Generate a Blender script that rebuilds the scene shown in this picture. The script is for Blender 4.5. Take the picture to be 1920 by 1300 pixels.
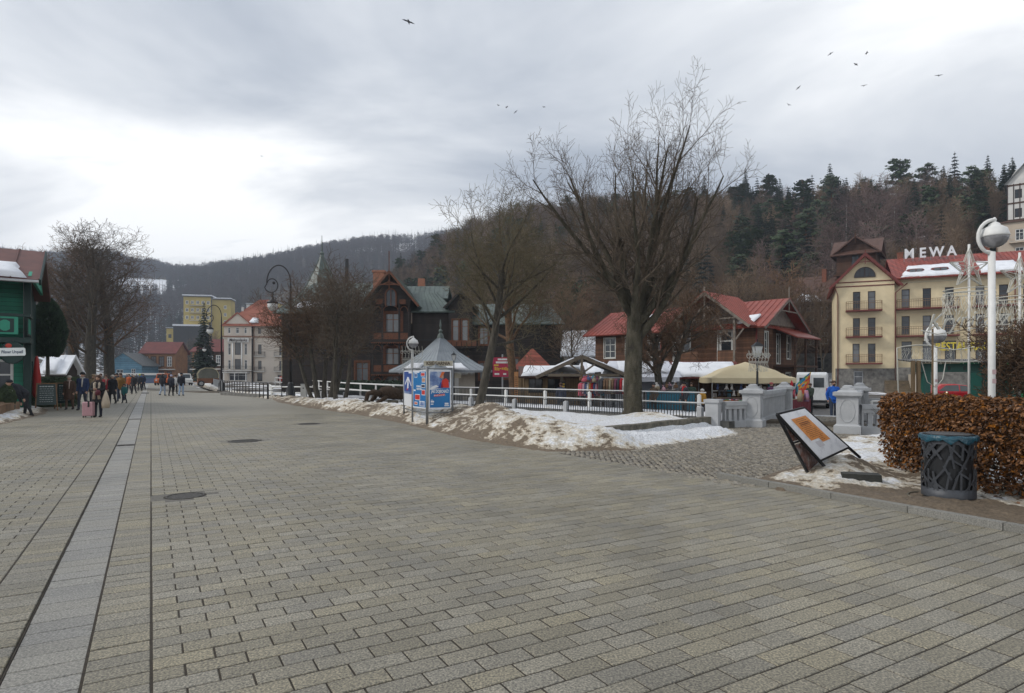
import bpy, bmesh, math, random
from mathutils import Vector, Matrix, noise as mnoise
R = math.radians
for o in list(bpy.data.objects): bpy.data.objects.remove(o)
scene = bpy.context.scene
C = scene.collection

# ------------------------------------------------------------------ camera
FPX, CAMH, HORY = 1165.0, 1.72, 702.0
TH = math.atan(677 / FPX)                     # the street runs this far to the left of the view axis
cd = bpy.data.cameras.new('camera'); cam = bpy.data.objects.new('camera', cd); C.objects.link(cam)
cd.sensor_width = 36.0; cd.lens = FPX / 1920 * 36.0
cd.shift_y = (HORY - 650) / 1920
cd.clip_start = 0.1; cd.clip_end = 6000
cam.location = (0, 0, CAMH); cam.rotation_euler = (R(90), 0, 0)
scene.camera = cam
scene.render.resolution_x = 1024; scene.render.resolution_y = 693
scene.render.engine = 'CYCLES'
scene.view_settings.view_transform = 'Standard'; scene.view_settings.look = 'None'
scene.view_settings.exposure = 0.46; scene.view_settings.gamma = 1.0

# ------------------------------------------------------------------ sky: broken overcast
SUN_EL, SUN_AZ = R(40), R(-98)                # behind thin cloud, to the left
SKYOFF = (2.2, 11.4, 0)
world = bpy.data.worlds.new('World'); scene.world = world; world.use_nodes = True
def build_world():
    nt = world.node_tree; nt.nodes.clear(); N = nt.nodes.new; L = nt.links.new
    out = N('ShaderNodeOutputWorld'); bg = N('ShaderNodeBackground'); bg.inputs['Strength'].default_value = 0.1
    sky = N('ShaderNodeTexSky'); sky.sky_type = 'NISHITA'; sky.sun_disc = False
    sky.sun_elevation = SUN_EL; sky.sun_rotation = SUN_AZ; sky.air_density = 1.2; sky.dust_density = 2.0
    tc = N('ShaderNodeTexCoord'); sep = N('ShaderNodeSeparateXYZ'); L(tc.outputs['Generated'], sep.inputs[0])
    def M(op, a, b=None, c=None, clamp=False):
        n = N('ShaderNodeMath'); n.operation = op; n.use_clamp = clamp
        for i, s in enumerate((a, b, c)):
            if s is None: continue
            if isinstance(s, (int, float)): n.inputs[i].default_value = s
            else: L(s, n.inputs[i])
        return n.outputs[0]
    zc = M('MAXIMUM', M('ADD', sep.outputs['Z'], 0.16), 0.03)
    px = M('DIVIDE', sep.outputs['X'], zc); py = M('DIVIDE', sep.outputs['Y'], zc)
    cb = N('ShaderNodeCombineXYZ'); L(px, cb.inputs[0]); L(py, cb.inputs[1])
    def noise(scale, det, rough, off, dist=0.0, sx=1.0, sy=1.0):
        mp = N('ShaderNodeMapping'); mp.inputs['Location'].default_value = off; mp.inputs['Scale'].default_value = (sx, sy, 1)
        mp.inputs['Rotation'].default_value = (0, 0, R(24))
        L(cb.outputs[0], mp.inputs[0]); n = N('ShaderNodeTexNoise'); n.inputs['Scale'].default_value = scale
        n.inputs['Detail'].default_value = det; n.inputs['Roughness'].default_value = rough; n.inputs['Distortion'].default_value = dist
        L(mp.outputs[0], n.inputs['Vector']); return n.outputs['Fac']
    big = noise(0.34, 3.0, 0.45, SKYOFF, 0.5, 0.7, 1.0)
    mid = noise(0.9, 6.0, 0.58, (7.7, 4.2, 0), 0.6, 0.55, 1.0)
    f = M('ADD', M('MULTIPLY', big, 0.54), M('MULTIPLY', mid, 0.46))
    ramp = N('ShaderNodeValToRGB'); L(f, ramp.inputs[0]); e = ramp.color_ramp.elements
    e[0].position = 0.395; e[0].color = (0.32, 0.36, 0.425, 1)
    e[1].position = 0.58; e[1].color = (0.98, 0.985, 0.985, 1)
    a = e.new(0.445); a.color = (0.44, 0.475, 0.53, 1)
    a = e.new(0.505); a.color = (0.64, 0.665, 0.70, 1)
    # thin places where the blue shows through
    gap = noise(2.1, 6.0, 0.6, (1.7, 9.3, 0), 0.8, 0.5, 1.0)
    gr = N('ShaderNodeValToRGB'); L(gap, gr.inputs[0]); gr.color_ramp.elements[0].position = 0.60; gr.color_ramp.elements[0].color = (0, 0, 0, 1)
    gr.color_ramp.elements[1].position = 0.78; gr.color_ramp.elements[1].color = (0.4, 0.4, 0.4, 1)
    sc = N('ShaderNodeMix'); sc.data_type = 'RGBA'; sc.blend_type = 'MULTIPLY'; sc.inputs[0].default_value = 1.0
    L(sky.outputs[0], sc.inputs[6]); sc.inputs[7].default_value = (0.1, 0.1, 0.1, 1)
    mix = N('ShaderNodeMix'); mix.data_type = 'RGBA'
    L(gr.outputs[0], mix.inputs[0]); L(ramp.outputs[0], mix.inputs[6]); L(sc.outputs[2], mix.inputs[7])
    up = N('ShaderNodeMix'); up.data_type = 'RGBA'; up.blend_type = 'MULTIPLY'; up.inputs[0].default_value = 1.0
    L(mix.outputs[2], up.inputs[6]); up.inputs[7].default_value = (10, 10, 10, 1)     # background strength is 0.1
    L(up.outputs[2], bg.inputs['Color']); L(bg.outputs[0], out.inputs['Surface'])
build_world()
sd = bpy.data.lights.new('sun', 'SUN'); sun = bpy.data.objects.new('sun', sd); C.objects.link(sun)
sd.energy = 1.5; sd.angle = R(12); sd.color = (1.0, 0.95, 0.88)
sdir = Vector((math.sin(SUN_AZ) * math.cos(SUN_EL), math.cos(SUN_AZ) * math.cos(SUN_EL), math.sin(SUN_EL)))
sun.rotation_euler = sdir.to_track_quat('Z', 'Y').to_euler(); sun.location = (-40, 60, 60)

# ------------------------------------------------------------------ coordinates
CT, ST = math.cos(TH), math.sin(TH)
def S(u, v, z=0.0): return Vector((u * CT - v * ST, u * ST + v * CT, z))       # street frame -> world
def uv_of(x, y): return (x * CT + y * ST, -x * ST + y * CT)
def at(px, py, Y): return Vector(((px - 960) / FPX * Y, Y, CAMH - (py - HORY) * Y / FPX))
def onz(px, py, z=0.0):
    Y = FPX * (CAMH - z) / (py - HORY); return Vector(((px - 960) / FPX * Y, Y, z))
def sstep(a, b, x):
    t = min(1.0, max(0.0, (x - a) / (b - a))); return t * t * (3 - 2 * t)
def lerp(a, b, t): return a + (b - a) * t

# ------------------------------------------------------------------ mesh builder
class MB:
    def __init__(s): s.v = []; s.f = []; s.m = []; s.M = None
    def add(s, vs, fs, mat=0):
        o = len(s.v)
        if s.M is not None: vs = [s.M @ Vector(p) for p in vs]
        s.v.extend([tuple(p) for p in vs]); s.f.extend([tuple(i + o for i in q) for q in fs]); s.m.extend([mat] * len(fs)); return s
    def box(s, x0, x1, y0, y1, z0, z1, mat=0):
        return s.add([(x0,y0,z0),(x1,y0,z0),(x1,y1,z0),(x0,y1,z0),(x0,y0,z1),(x1,y0,z1),(x1,y1,z1),(x0,y1,z1)],
                     [(0,3,2,1),(4,5,6,7),(0,1,5,4),(1,2,6,5),(2,3,7,6),(3,0,4,7)], mat)
    def cbox(s, c, sx, sy, sz, mat=0): return s.box(c[0]-sx/2, c[0]+sx/2, c[1]-sy/2, c[1]+sy/2, c[2]-sz/2, c[2]+sz/2, mat)
    def taper(s, c, w0, w1, z0, z1, mat=0, d0=None, d1=None):
        d0 = w0 if d0 is None else d0; d1 = w1 if d1 is None else d1; x, y = c
        return s.add([(x-w0/2,y-d0/2,z0),(x+w0/2,y-d0/2,z0),(x+w0/2,y+d0/2,z0),(x-w0/2,y+d0/2,z0),
                      (x-w1/2,y-d1/2,z1),(x+w1/2,y-d1/2,z1),(x+w1/2,y+d1/2,z1),(x-w1/2,y+d1/2,z1)],
                     [(0,3,2,1),(4,5,6,7),(0,1,5,4),(1,2,6,5),(2,3,7,6),(3,0,4,7)], mat)
    def bar(s, a, b, w, h=None, mat=0):
        a = Vector(a); b = Vector(b); h = h or w; d = (b - a)
        if d.length < 1e-6: return s
        d.normalize(); up = Vector((0, 0, 1)) if abs(d.z) < 0.95 else Vector((0, 1, 0))
        x = d.cross(up).normalized() * (w / 2); y = x.cross(d).normalized() * (h / 2)
        return s.add([a-x-y, a+x-y, a+x+y, a-x+y, b-x-y, b+x-y, b+x+y, b-x+y],
                     [(0,3,2,1),(4,5,6,7),(0,1,5,4),(1,2,6,5),(2,3,7,6),(3,0,4,7)], mat)
    def tube(s, pts, rad, n=8, mat=0, caps=True, flat=1.0):
        pts = [Vector(p) for p in pts]; k = len(pts)
        if not hasattr(rad, '__len__'): rad = [rad] * k
        vs = []; prev = None
        for i, p in enumerate(pts):
            d = (pts[min(i+1, k-1)] - pts[max(i-1, 0)])
            if d.length < 1e-9: d = Vector((0, 0, 1))
            d.normalize()
            if prev is None:
                a = Vector((1, 0, 0)) if abs(d.x) < 0.8 else Vector((0, 1, 0)); x = d.cross(a).normalized()
            else:
                x = prev - d * prev.dot(d)
                x = x.normalized() if x.length > 1e-6 else d.orthogonal().normalized()
            prev = x; y = d.cross(x)
            for j in range(n):
                t = 2 * math.pi * j / n; vs.append(p + (x * math.cos(t) + y * math.sin(t) * flat) * rad[i])
        fs = [(i*n+j, i*n+(j+1) % n, (i+1)*n+(j+1) % n, (i+1)*n+j) for i in range(k-1) for j in range(n)]
        if caps: fs += [tuple(range(n-1, -1, -1)), tuple(range((k-1)*n, k*n))]
        return s.add(vs, fs, mat)
    def lathe(s, prof, n=16, c=(0, 0), mat=0, sx=1.0, sy=1.0, caps=True):
        vs = []; k = len(prof)
        for r, z in prof:
            for j in range(n):
                t = 2 * math.pi * j / n; vs.append((c[0] + r*sx*math.cos(t), c[1] + r*sy*math.sin(t), z))
        fs = [(i*n+j, i*n+(j+1) % n, (i+1)*n+(j+1) % n, (i+1)*n+j) for i in range(k-1) for j in range(n)]
        if caps: fs += [tuple(range(n-1, -1, -1)), tuple(range((k-1)*n, k*n))]
        return s.add(vs, fs, mat)
    def ball(s, c, rx, ry=None, rz=None, n=10, k=7, mat=0):
        ry = ry or rx; rz = rz or rx; vs = []; fs = []
        for i in range(1, k):
            ph = math.pi * i / k
            for j in range(n):
                t = 2*math.pi*j/n; vs.append((c[0]+rx*math.sin(ph)*math.cos(t), c[1]+ry*math.sin(ph)*math.sin(t), c[2]-rz*math.cos(ph)))
        b = len(vs); vs += [(c[0], c[1], c[2]-rz), (c[0], c[1], c[2]+rz)]
        for i in range(k-2):
            for j in range(n): fs.append((i*n+j, i*n+(j+1) % n, (i+1)*n+(j+1) % n, (i+1)*n+j))
        for j in range(n):
            fs.append((b, (j+1) % n, j)); fs.append((b+1, (k-2)*n+j, (k-2)*n+(j+1) % n))
        return s.add(vs, fs, mat)
    def prism(s, poly, a, b, axis='y', mat=0):
        """extrude a 2-D outline: axis y -> outline in (x, z); axis z -> (x, y); axis x -> (y, z)"""
        n = len(poly)
        def P(p, t):
            return (p[0], t, p[1]) if axis == 'y' else (p[0], p[1], t) if axis == 'z' else (t, p[0], p[1])
        vs = [P(p, a) for p in poly] + [P(p, b) for p in poly]
        fs = [tuple(range(n)), tuple(range(2*n-1, n-1, -1))] + [(i, i+n, (i+1) % n + n, (i+1) % n) for i in range(n)]
        return s.add(vs, fs, mat)
    def slab(s, poly, th, mat=0):
        """a flat 3-D outline given a thickness downwards along its normal"""
        P = [Vector(p) for p in poly]; n = len(P); nn = (P[1]-P[0]).cross(P[2]-P[0]).normalized()
        if nn.z < 0: P.reverse(); nn = -nn
        vs = P + [p - nn*th for p in P]
        return s.add(vs, [tuple(range(n)), tuple(range(2*n-1, n-1, -1))] + [(i, i+n, (i+1) % n + n, (i+1) % n) for i in range(n)], mat)
    def wall(s, x0, x1, z0, z1, holes, y=0.0, th=0.25, mat=0, axis='y'):
        """wall in the plane y (or x) = const, outside towards -y, with rectangular openings and their reveals"""
        xs = sorted({x0, x1, *[h[0] for h in holes], *[h[1] for h in holes]}); zs = sorted({z0, z1, *[h[2] for h in holes], *[h[3] for h in holes]})
        xs = [x for x in xs if x0 - 1e-6 <= x <= x1 + 1e-6]; zs = [z for z in zs if z0 - 1e-6 <= z <= z1 + 1e-6]
        def Q(x, yy, z): return (x, yy, z) if axis == 'y' else (yy, x, z)
        for i in range(len(xs)-1):
            for j in range(len(zs)-1):
                cx, cz = (xs[i]+xs[i+1])/2, (zs[j]+zs[j+1])/2
                if any(h[0] < cx < h[1] and h[2] < cz < h[3] for h in holes): continue
                s.add([Q(xs[i],y,zs[j]), Q(xs[i+1],y,zs[j]), Q(xs[i+1],y,zs[j+1]), Q(xs[i],y,zs[j+1])], [(0,1,2,3)], mat)
        for a, b, c, d in holes:
            for p, q in (((a,c),(b,c)), ((b,c),(b,d)), ((b,d),(a,d)), ((a,d),(a,c))):
                s.add([Q(p[0],y,p[1]), Q(p[0],y+th,p[1]), Q(q[0],y+th,q[1]), Q(q[0],y,q[1])], [(0,1,2,3)], mat)
        return s
    def mesh(s, name, mats, smooth=False):
        me = bpy.data.meshes.new(name); me.from_pydata(s.v, [], s.f)
        for m in (mats if isinstance(mats, (list, tuple)) else [mats]): me.materials.append(m)
        if any(s.m): me.polygons.foreach_set('material_index', s.m)
        if smooth: me.polygons.foreach_set('use_smooth', [True] * len(s.f))
        me.update(); return me
    def build(s, name, mats, parent=None, smooth=False, loc=None, rot=None):
        o = bpy.data.objects.new(name, s.mesh(name, mats, smooth)); C.objects.link(o)
        if parent is not None: o.parent = parent
        if loc is not None: o.location = loc
        if rot is not None: o.rotation_euler = (0, 0, rot) if isinstance(rot, (int, float)) else rot
        return o
def link(me, name, parent=None, loc=(0, 0, 0), rot=0.0):
    o = bpy.data.objects.new(name, me); C.objects.link(o); o.parent = parent; o.location = loc
    o.rotation_euler = (0, 0, rot) if isinstance(rot, (int, float)) else rot; return o
def tag(o, label, cat, group=None):
    o['label'] = label; o['category'] = cat
    if group: o['group'] = group
    return o
def thing(name, label, cat, loc=(0, 0, 0), rz=0.0, group=None):
    o = bpy.data.objects.new(name, None); C.objects.link(o); o.location = loc; o.rotation_euler = (0, 0, rz)
    o.empty_display_size = 0.2
    return tag(o, label, cat, group)
def struct(o): o['kind'] = 'structure'; return o
def stuff(o): o['kind'] = 'stuff'; return o
def copy_tree(o, parent=None):
    c = o.copy(); C.objects.link(c); c.parent = parent
    for ch in list(o.children): copy_tree(ch, c)
    return c

# ------------------------------------------------------------------ materials
MATS = {}
def mat(name, c1, c2=None, scale=3.0, rough=0.8, bump=0.0, bscale=40.0, metal=0.0, stretch=(1, 1, 1), detail=5.0, spec=0.4,
        coords='pos', c3=None, island=0.0, planks=None, alpha=None, coat=0.0, trans=0.0, stain=0.0, objvar=0.0, bdist=.02):
    if name in MATS: return MATS[name]
    m = bpy.data.materials.new(name); m.use_nodes = True; nt = m.node_tree; N = nt.nodes.new; L = nt.links.new
    b = nt.nodes['Principled BSDF']; b.inputs['Roughness'].default_value = rough; b.inputs['Metallic'].default_value = metal
    b.inputs['Specular IOR Level'].default_value = spec
    if coat: b.inputs['Coat Weight'].default_value = coat
    if trans: b.inputs['Transmission Weight'].default_value = trans
    if c2 is None: c2 = tuple(x * 0.82 for x in c1)
    if coords == 'pos': src = N('ShaderNodeNewGeometry').outputs['Position']
    else: src = N('ShaderNodeTexCoord').outputs['Object']
    mp = N('ShaderNodeMapping'); mp.inputs['Scale'].default_value = stretch; L(src, mp.inputs[0])
    n = N('ShaderNodeTexNoise'); n.inputs['Scale'].default_value = scale; n.inputs['Detail'].default_value = detail; n.inputs['Roughness'].default_value = 0.6
    L(mp.outputs[0], n.inputs['Vector'])
    r = N('ShaderNodeValToRGB'); L(n.outputs['Fac'], r.inputs[0]); e = r.color_ramp.elements
    e[0].position = 0.32; e[0].color = (*c2, 1); e[1].position = 0.68; e[1].color = (*c1, 1)
    if c3: k = e.new(0.5); k.color = (*c3, 1)
    col = r.outputs[0]; hgt = None
    if planks:                                   # (axis index, pitch): grooves between boards
        sp = N('ShaderNodeSeparateXYZ'); L(src, sp.inputs[0])
        d = N('ShaderNodeMath'); d.operation = 'DIVIDE'; L(sp.outputs[planks[0]], d.inputs[0]); d.inputs[1].default_value = planks[1]
        fr = N('ShaderNodeMath'); fr.operation = 'FRACT'; L(d.outputs[0], fr.inputs[0])
        pr = N('ShaderNodeValToRGB'); L(fr.outputs[0], pr.inputs[0]); pe = pr.color_ramp.elements
        pe[0].position = 0.0; pe[0].color = (0.25,)*3 + (1,); pe[1].position = 0.16; pe[1].color = (1, 1, 1, 1)
        fl = N('ShaderNodeMath'); fl.operation = 'FLOOR'; L(d.outputs[0], fl.inputs[0])
        wn = N('ShaderNodeTexWhiteNoise'); wn.noise_dimensions = '1D'; L(fl.outputs[0], wn.inputs['W'])
        mr = N('ShaderNodeMapRange'); L(wn.outputs['Value'], mr.inputs[0]); mr.inputs[3].default_value = 0.75; mr.inputs[4].default_value = 1.2
        mm = N('ShaderNodeMath'); mm.operation = 'MULTIPLY'; L(mr.outputs[0], mm.inputs[0]); L(pr.outputs[0], mm.inputs[1])
        mx = N('ShaderNodeMix'); mx.data_type = 'RGBA'; mx.blend_type = 'MULTIPLY'; mx.inputs[0].default_value = 1.0
        L(col, mx.inputs[6]); L(mm.outputs[0], mx.inputs[7]); col = mx.outputs[2]; hgt = pr.outputs[0]
    if island:
        gi = N('ShaderNodeNewGeometry'); oi = N('ShaderNodeObjectInfo'); ad = N('ShaderNodeMath'); ad.operation = 'ADD'
        L(gi.outputs['Random Per Island'], ad.inputs[0]); L(oi.outputs['Random'], ad.inputs[1])
        wn = N('ShaderNodeTexWhiteNoise'); wn.noise_dimensions = '1D'; L(ad.outputs[0], wn.inputs['W'])
        mr = N('ShaderNodeMapRange'); L(wn.outputs['Value'], mr.inputs[0]); mr.inputs[3].default_value = 1 - island; mr.inputs[4].default_value = 1 + island
        mx = N('ShaderNodeMix'); mx.data_type = 'RGBA'; mx.blend_type = 'MULTIPLY'; mx.inputs[0].default_value = 1.0
        L(col, mx.inputs[6]); L(mr.outputs[0], mx.inputs[7]); col = mx.outputs[2]
        hs = N('ShaderNodeHueSaturation'); mr2 = N('ShaderNodeMapRange'); L(wn.outputs['Color'], mr2.inputs[0])
        mr2.inputs[3].default_value = 0.7; mr2.inputs[4].default_value = 1.3; L(mr2.outputs[0], hs.inputs['Saturation']); L(col, hs.inputs['Color']); col = hs.outputs[0]
    if objvar:                                   # each tree its own tone
        oi = N('ShaderNodeObjectInfo'); mr = N('ShaderNodeMapRange'); L(oi.outputs['Random'], mr.inputs[0]); mr.inputs[3].default_value = 1 - objvar; mr.inputs[4].default_value = 1 + objvar
        mx = N('ShaderNodeMix'); mx.data_type = 'RGBA'; mx.blend_type = 'MULTIPLY'; mx.inputs[0].default_value = 1.0; L(col, mx.inputs[6]); L(mr.outputs[0], mx.inputs[7]); col = mx.outputs[2]
    if stain:                                    # damp and worn areas
        sn = N('ShaderNodeTexNoise'); sn.inputs['Scale'].default_value = 0.55; sn.inputs['Detail'].default_value = 7; sn.inputs['Roughness'].default_value = 0.62; L(src, sn.inputs['Vector'])
        sm = N('ShaderNodeMapRange'); L(sn.outputs['Fac'], sm.inputs[0]); sm.inputs[1].default_value = .32; sm.inputs[2].default_value = .66; sm.inputs[3].default_value = 1 - stain; sm.inputs[4].default_value = 1.08
        mx = N('ShaderNodeMix'); mx.data_type = 'RGBA'; mx.blend_type = 'MULTIPLY'; mx.inputs[0].default_value = 1.0; L(col, mx.inputs[6]); L(sm.outputs[0], mx.inputs[7]); col = mx.outputs[2]
        rm = N('ShaderNodeMapRange'); L(sn.outputs['Fac'], rm.inputs[0]); rm.inputs[1].default_value = .3; rm.inputs[2].default_value = .6; rm.inputs[3].default_value = rough - .28; rm.inputs[4].default_value = rough; L(rm.outputs[0], b.inputs['Roughness'])
    L(col, b.inputs['Base Color'])
    if bump or hgt is not None:
        bn = N('ShaderNodeBump'); bn.inputs['Strength'].default_value = max(bump, 0.4 if hgt is not None else 0); bn.inputs['Distance'].default_value = bdist
        if hgt is not None: L(hgt, bn.inputs['Height'])
        else:
            n2 = N('ShaderNodeTexNoise'); n2.inputs['Scale'].default_value = bscale; n2.inputs['Detail'].default_value = 4; L(src, n2.inputs['Vector']); L(n2.outputs['Fac'], bn.inputs['Height'])
        L(bn.outputs[0], b.inputs['Normal'])
    m['node_color'] = 1
    MATS[name] = m; return m
def flat(name, c, rough=0.6, metal=0.0, spec=0.4, var=0.12): return mat(name, c, tuple(x*(1-var) for x in c), 6.0, rough, metal=metal, spec=spec)
def glass(name, c, rough=0.08):
    return mat(name, c, tuple(x*0.6 for x in c), 0.7, rough, spec=0.7)
def emis(name, c, s):
    m = flat(name, c); b = m.node_tree.nodes['Principled BSDF']; b.inputs['Emission Color'].default_value = (*c, 1); b.inputs['Emission Strength'].default_value = s; return m

GLASS = glass('window glass', (0.03, 0.035, 0.04)); GLASS2 = glass('pale window glass', (0.16, 0.17, 0.18), 0.12)
WHITEP = flat('white paint', (0.74, 0.74, 0.72), 0.5); BLACK = flat('black paint', (0.015, 0.016, 0.018), 0.45)
GREYP = flat('grey painted concrete', (0.40, 0.41, 0.42), 0.7); STEEL = flat('galvanised steel', (0.36, 0.37, 0.38), 0.4, 0.6)
SNOW = mat('snow', (0.80, 0.82, 0.86), (0.66, 0.68, 0.72), 1.6, 0.75, 0.6, 14.0)
BARK = mat('grey bark', (0.085, 0.075, 0.058), (0.032, 0.028, 0.022), 9.0, 0.95, 0.8, 30.0, stretch=(1, 1, 0.3))
BARKMOSS = mat('mossy bark', (0.10, 0.088, 0.065), (0.03, 0.026, 0.02), 5.0, 0.95, 1.0, 22.0, stretch=(1, 1, 0.35), c3=(0.060, 0.054, 0.036), bdist=.07)
TWIG = mat('twig bark', (0.115, 0.088, 0.062), (0.056, 0.044, 0.033), 5.0, 0.9)
TWIGY = mat('olive twig bark', (0.135, 0.110, 0.060), (0.065, 0.054, 0.034), 5.0, 0.9)
TWIGR = mat('russet twig bark', (0.165, 0.098, 0.054), (0.08, 0.05, 0.032), 5.0, 0.9, objvar=.4)

# ------------------------------------------------------------------ text
def text_mesh(txt, size, depth=0.0, shear=0.0, bold=0.0, align='CENTER', xs=1.0):
    cu = bpy.data.curves.new('lettering', 'FONT'); cu.body = txt; cu.size = size; cu.extrude = depth / 2; cu.shear = shear; cu.offset = bold
    cu.align_x = align; cu.align_y = 'CENTER'; cu.resolution_u = 3
    ob = bpy.data.objects.new('lettering', cu); C.objects.link(ob)
    dg = bpy.context.evaluated_depsgraph_get(); me = bpy.data.meshes.new_from_object(ob.evaluated_get(dg)); bpy.data.objects.remove(ob); bpy.data.curves.remove(cu)
    for v in me.vertices: x, y, z = v.co; v.co = (x * xs, -z, y)           # stand it up, facing -y
    me.update(); return me
def lettering(txt, size, m, parent, loc, depth=0.02, shear=0.0, bold=0.0, rot=0.0, name='lettering', xs=1.0, align='CENTER'):
    me = text_mesh(txt, size, depth, shear, bold, align, xs); me.materials.clear(); me.materials.append(m)
    return link(me, name, parent, loc, rot)
# ================================================================== ground and valley
NX, NY = -0.7071, 0.7071           # the stream runs this way
FN0 = Vector((6.3, 20.5)); FND = Vector((-0.695, 0.719)).normalized()      # near bank fence
FF0 = Vector((9.2, 23.2)); FFD = Vector((-0.71, 0.704)).normalized()       # far bank fence
PLAZA = -0.45
def seg_dist(p, a, d):             # signed distance to the right of a directed line (positive = beyond the stream)
    q = p - a; return q.x * d.y - q.y * d.x
def hill(x, y):
    s = (x + y) / 1.4142; t = (y - x) / 1.4142
    h = 0.0
    top = 46 + (t - 77) * 0.125
    top = max(20.0, min(top, 78.0))
    h += top * sstep(78, 222, s) * sstep(-140, 10, t + 60) * (1 - .85*sstep(205, 300, t))
    far = 0.0
    w = sstep(300, 950, y + 0.12 * x)
    far = (164 + 30 * sstep(-520, 0, x) + 10 * math.sin(x * 0.006 + 1.0)) * w
    h = max(h, far) + 0.25 * min(h, far)
    if y > 160: h += 9 * sstep(170, 330, y) * (0.6 + 0.4 * math.sin(x * 0.02)) * sstep(14, 60, abs(x + 0.52 * y))
    left = sstep(-14, -60, uv_of(x, y)[0]) * sstep(60, 200, y)
    h += 14 * left
    return h
def ground_z(x, y):
    u, v = uv_of(x, y); p = Vector((x, y))
    a = seg_dist(p, FN0, FND); b = seg_dist(p, FF0, FFD)
    base = -0.06
    t = (p - FN0).dot(FND)
    if t > -16 and a > 0.25:
        base = -1.9 if b < -2.0 else (0.08 if b < 0.9 else lerp(0.08, PLAZA - 0.03, sstep(0.9, 2.4, b)))
        if t > 26 and b >= 0.9: base = lerp(base, -0.3, sstep(26, 60, t))
    if t <= -16 and a > -1.0: base = -0.5
    if y < 0: return base
    return base + hill(x, y) + (0.5 * mnoise.noise(Vector((x * 0.03, y * 0.03, 0))) * sstep(70, 120, y))
def axis_pts():
    xs = [-1200, -950]; x = -800
    while x < 900:
        xs.append(x); a = abs(x + (0 if x < 0 else 0))
        x += 1.1 if -32 < x < 34 else 4 if -90 < x < 110 else 12 if abs(x) < 300 else 28
    xs += [1000, 1150]; ys = [-60, -30, -15]; y = -8
    while y < 1150:
        ys.append(y); y += 1.1 if y < 62 else 4 if y < 130 else 8 if y < 320 else 22
    ys += [1250, 1350]
    return xs, ys
MGROUND = None
def ground_material():
    m = bpy.data.materials.new('winter ground'); m.use_nodes = True; nt = m.node_tree; N = nt.nodes.new; L = nt.links.new
    b = nt.nodes['Principled BSDF']; b.inputs['Roughness'].default_value = 0.9
    g = N('ShaderNodeNewGeometry'); at_ = N('ShaderNodeAttribute'); at_.attribute_name = 'snow'
    def noise(sc, det=5):
        n = N('ShaderNodeTexNoise'); n.inputs['Scale'].default_value = sc; n.inputs['Detail'].default_value = det; L(g.outputs['Position'], n.inputs['Vector']); return n.outputs['Fac']
    r1 = N('ShaderNodeValToRGB'); L(noise(0.35, 8), r1.inputs[0]); e = r1.color_ramp.elements
    e[0].position = 0.35; e[0].color = (0.030, 0.024, 0.017, 1); e[1].position = 0.7; e[1].color = (0.10, 0.075, 0.045, 1)
    ad = N('ShaderNodeMath'); ad.operation = 'ADD'; L(at_.outputs['Fac'], ad.inputs[0]); L(noise(0.22, 7), ad.inputs[1])
    r2 = N('ShaderNodeValToRGB'); L(ad.outputs[0], r2.inputs[0]); r2.color_ramp.elements[0].position = 0.93; r2.color_ramp.elements[1].position = 1.02
    mx = N('ShaderNodeMix'); mx.data_type = 'RGBA'; L(r2.outputs[0], mx.inputs[0]); L(r1.outputs[0], mx.inputs[6]); mx.inputs[7].default_value = (0.78, 0.80, 0.84, 1)
    L(mx.outputs[2], b.inputs['Base Color'])
    bp = N('ShaderNodeBump'); bp.inputs['Strength'].default_value = 0.5; bp.inputs['Distance'].default_value = 0.1; L(noise(3.0, 6), bp.inputs['Height']); L(bp.outputs[0], b.inputs['Normal'])
    return m
def build_ground():
    xs, ys = axis_pts(); V = [(x, y, ground_z(x, y)) for y in ys for x in xs]; nx = len(xs)
    F = [(j*nx+i, j*nx+i+1, (j+1)*nx+i+1, (j+1)*nx+i) for j in range(len(ys)-1) for i in range(nx-1)]
    me = bpy.data.meshes.new('ground'); me.from_pydata(V, [], F)
    a = me.attributes.new('snow', 'FLOAT', 'POINT')
    sn = []
    for x, y, z in V:
        s = 0.30                                             # snow cover: 0 bare litter, 1 full snow
        px = 960 + FPX * x / max(y, 1)
        if y > 330:
            py = HORY - (z - CAMH) * FPX / y
            s = 0.16
            if 225 < px < 320 and 524 < py < 556: s = 0.8     # snowy meadow below the far wood
            if 600 < px < 900 and 440 < py < 475: s = 0.45
            if py > 575: s = 0.52
        elif 1465 < px < 1578 and 52 < y < 100: s = 0.62
        elif y > 85: s = 0.22 + 0.2 * sstep(25, 4, z)
        elif x > 0 and seg_dist(Vector((x, y)), FF0, FFD) > 0: s = 0.30 if y < 60 else 0.48
        sn.append(s)
    a.data.foreach_set('value', sn); me.materials.append(ground_material())
    me.polygons.foreach_set('use_smooth', [True]*len(F)); me.update()
    o = bpy.data.objects.new('ground', me); C.objects.link(o); struct(o); return o
build_ground()

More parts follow.
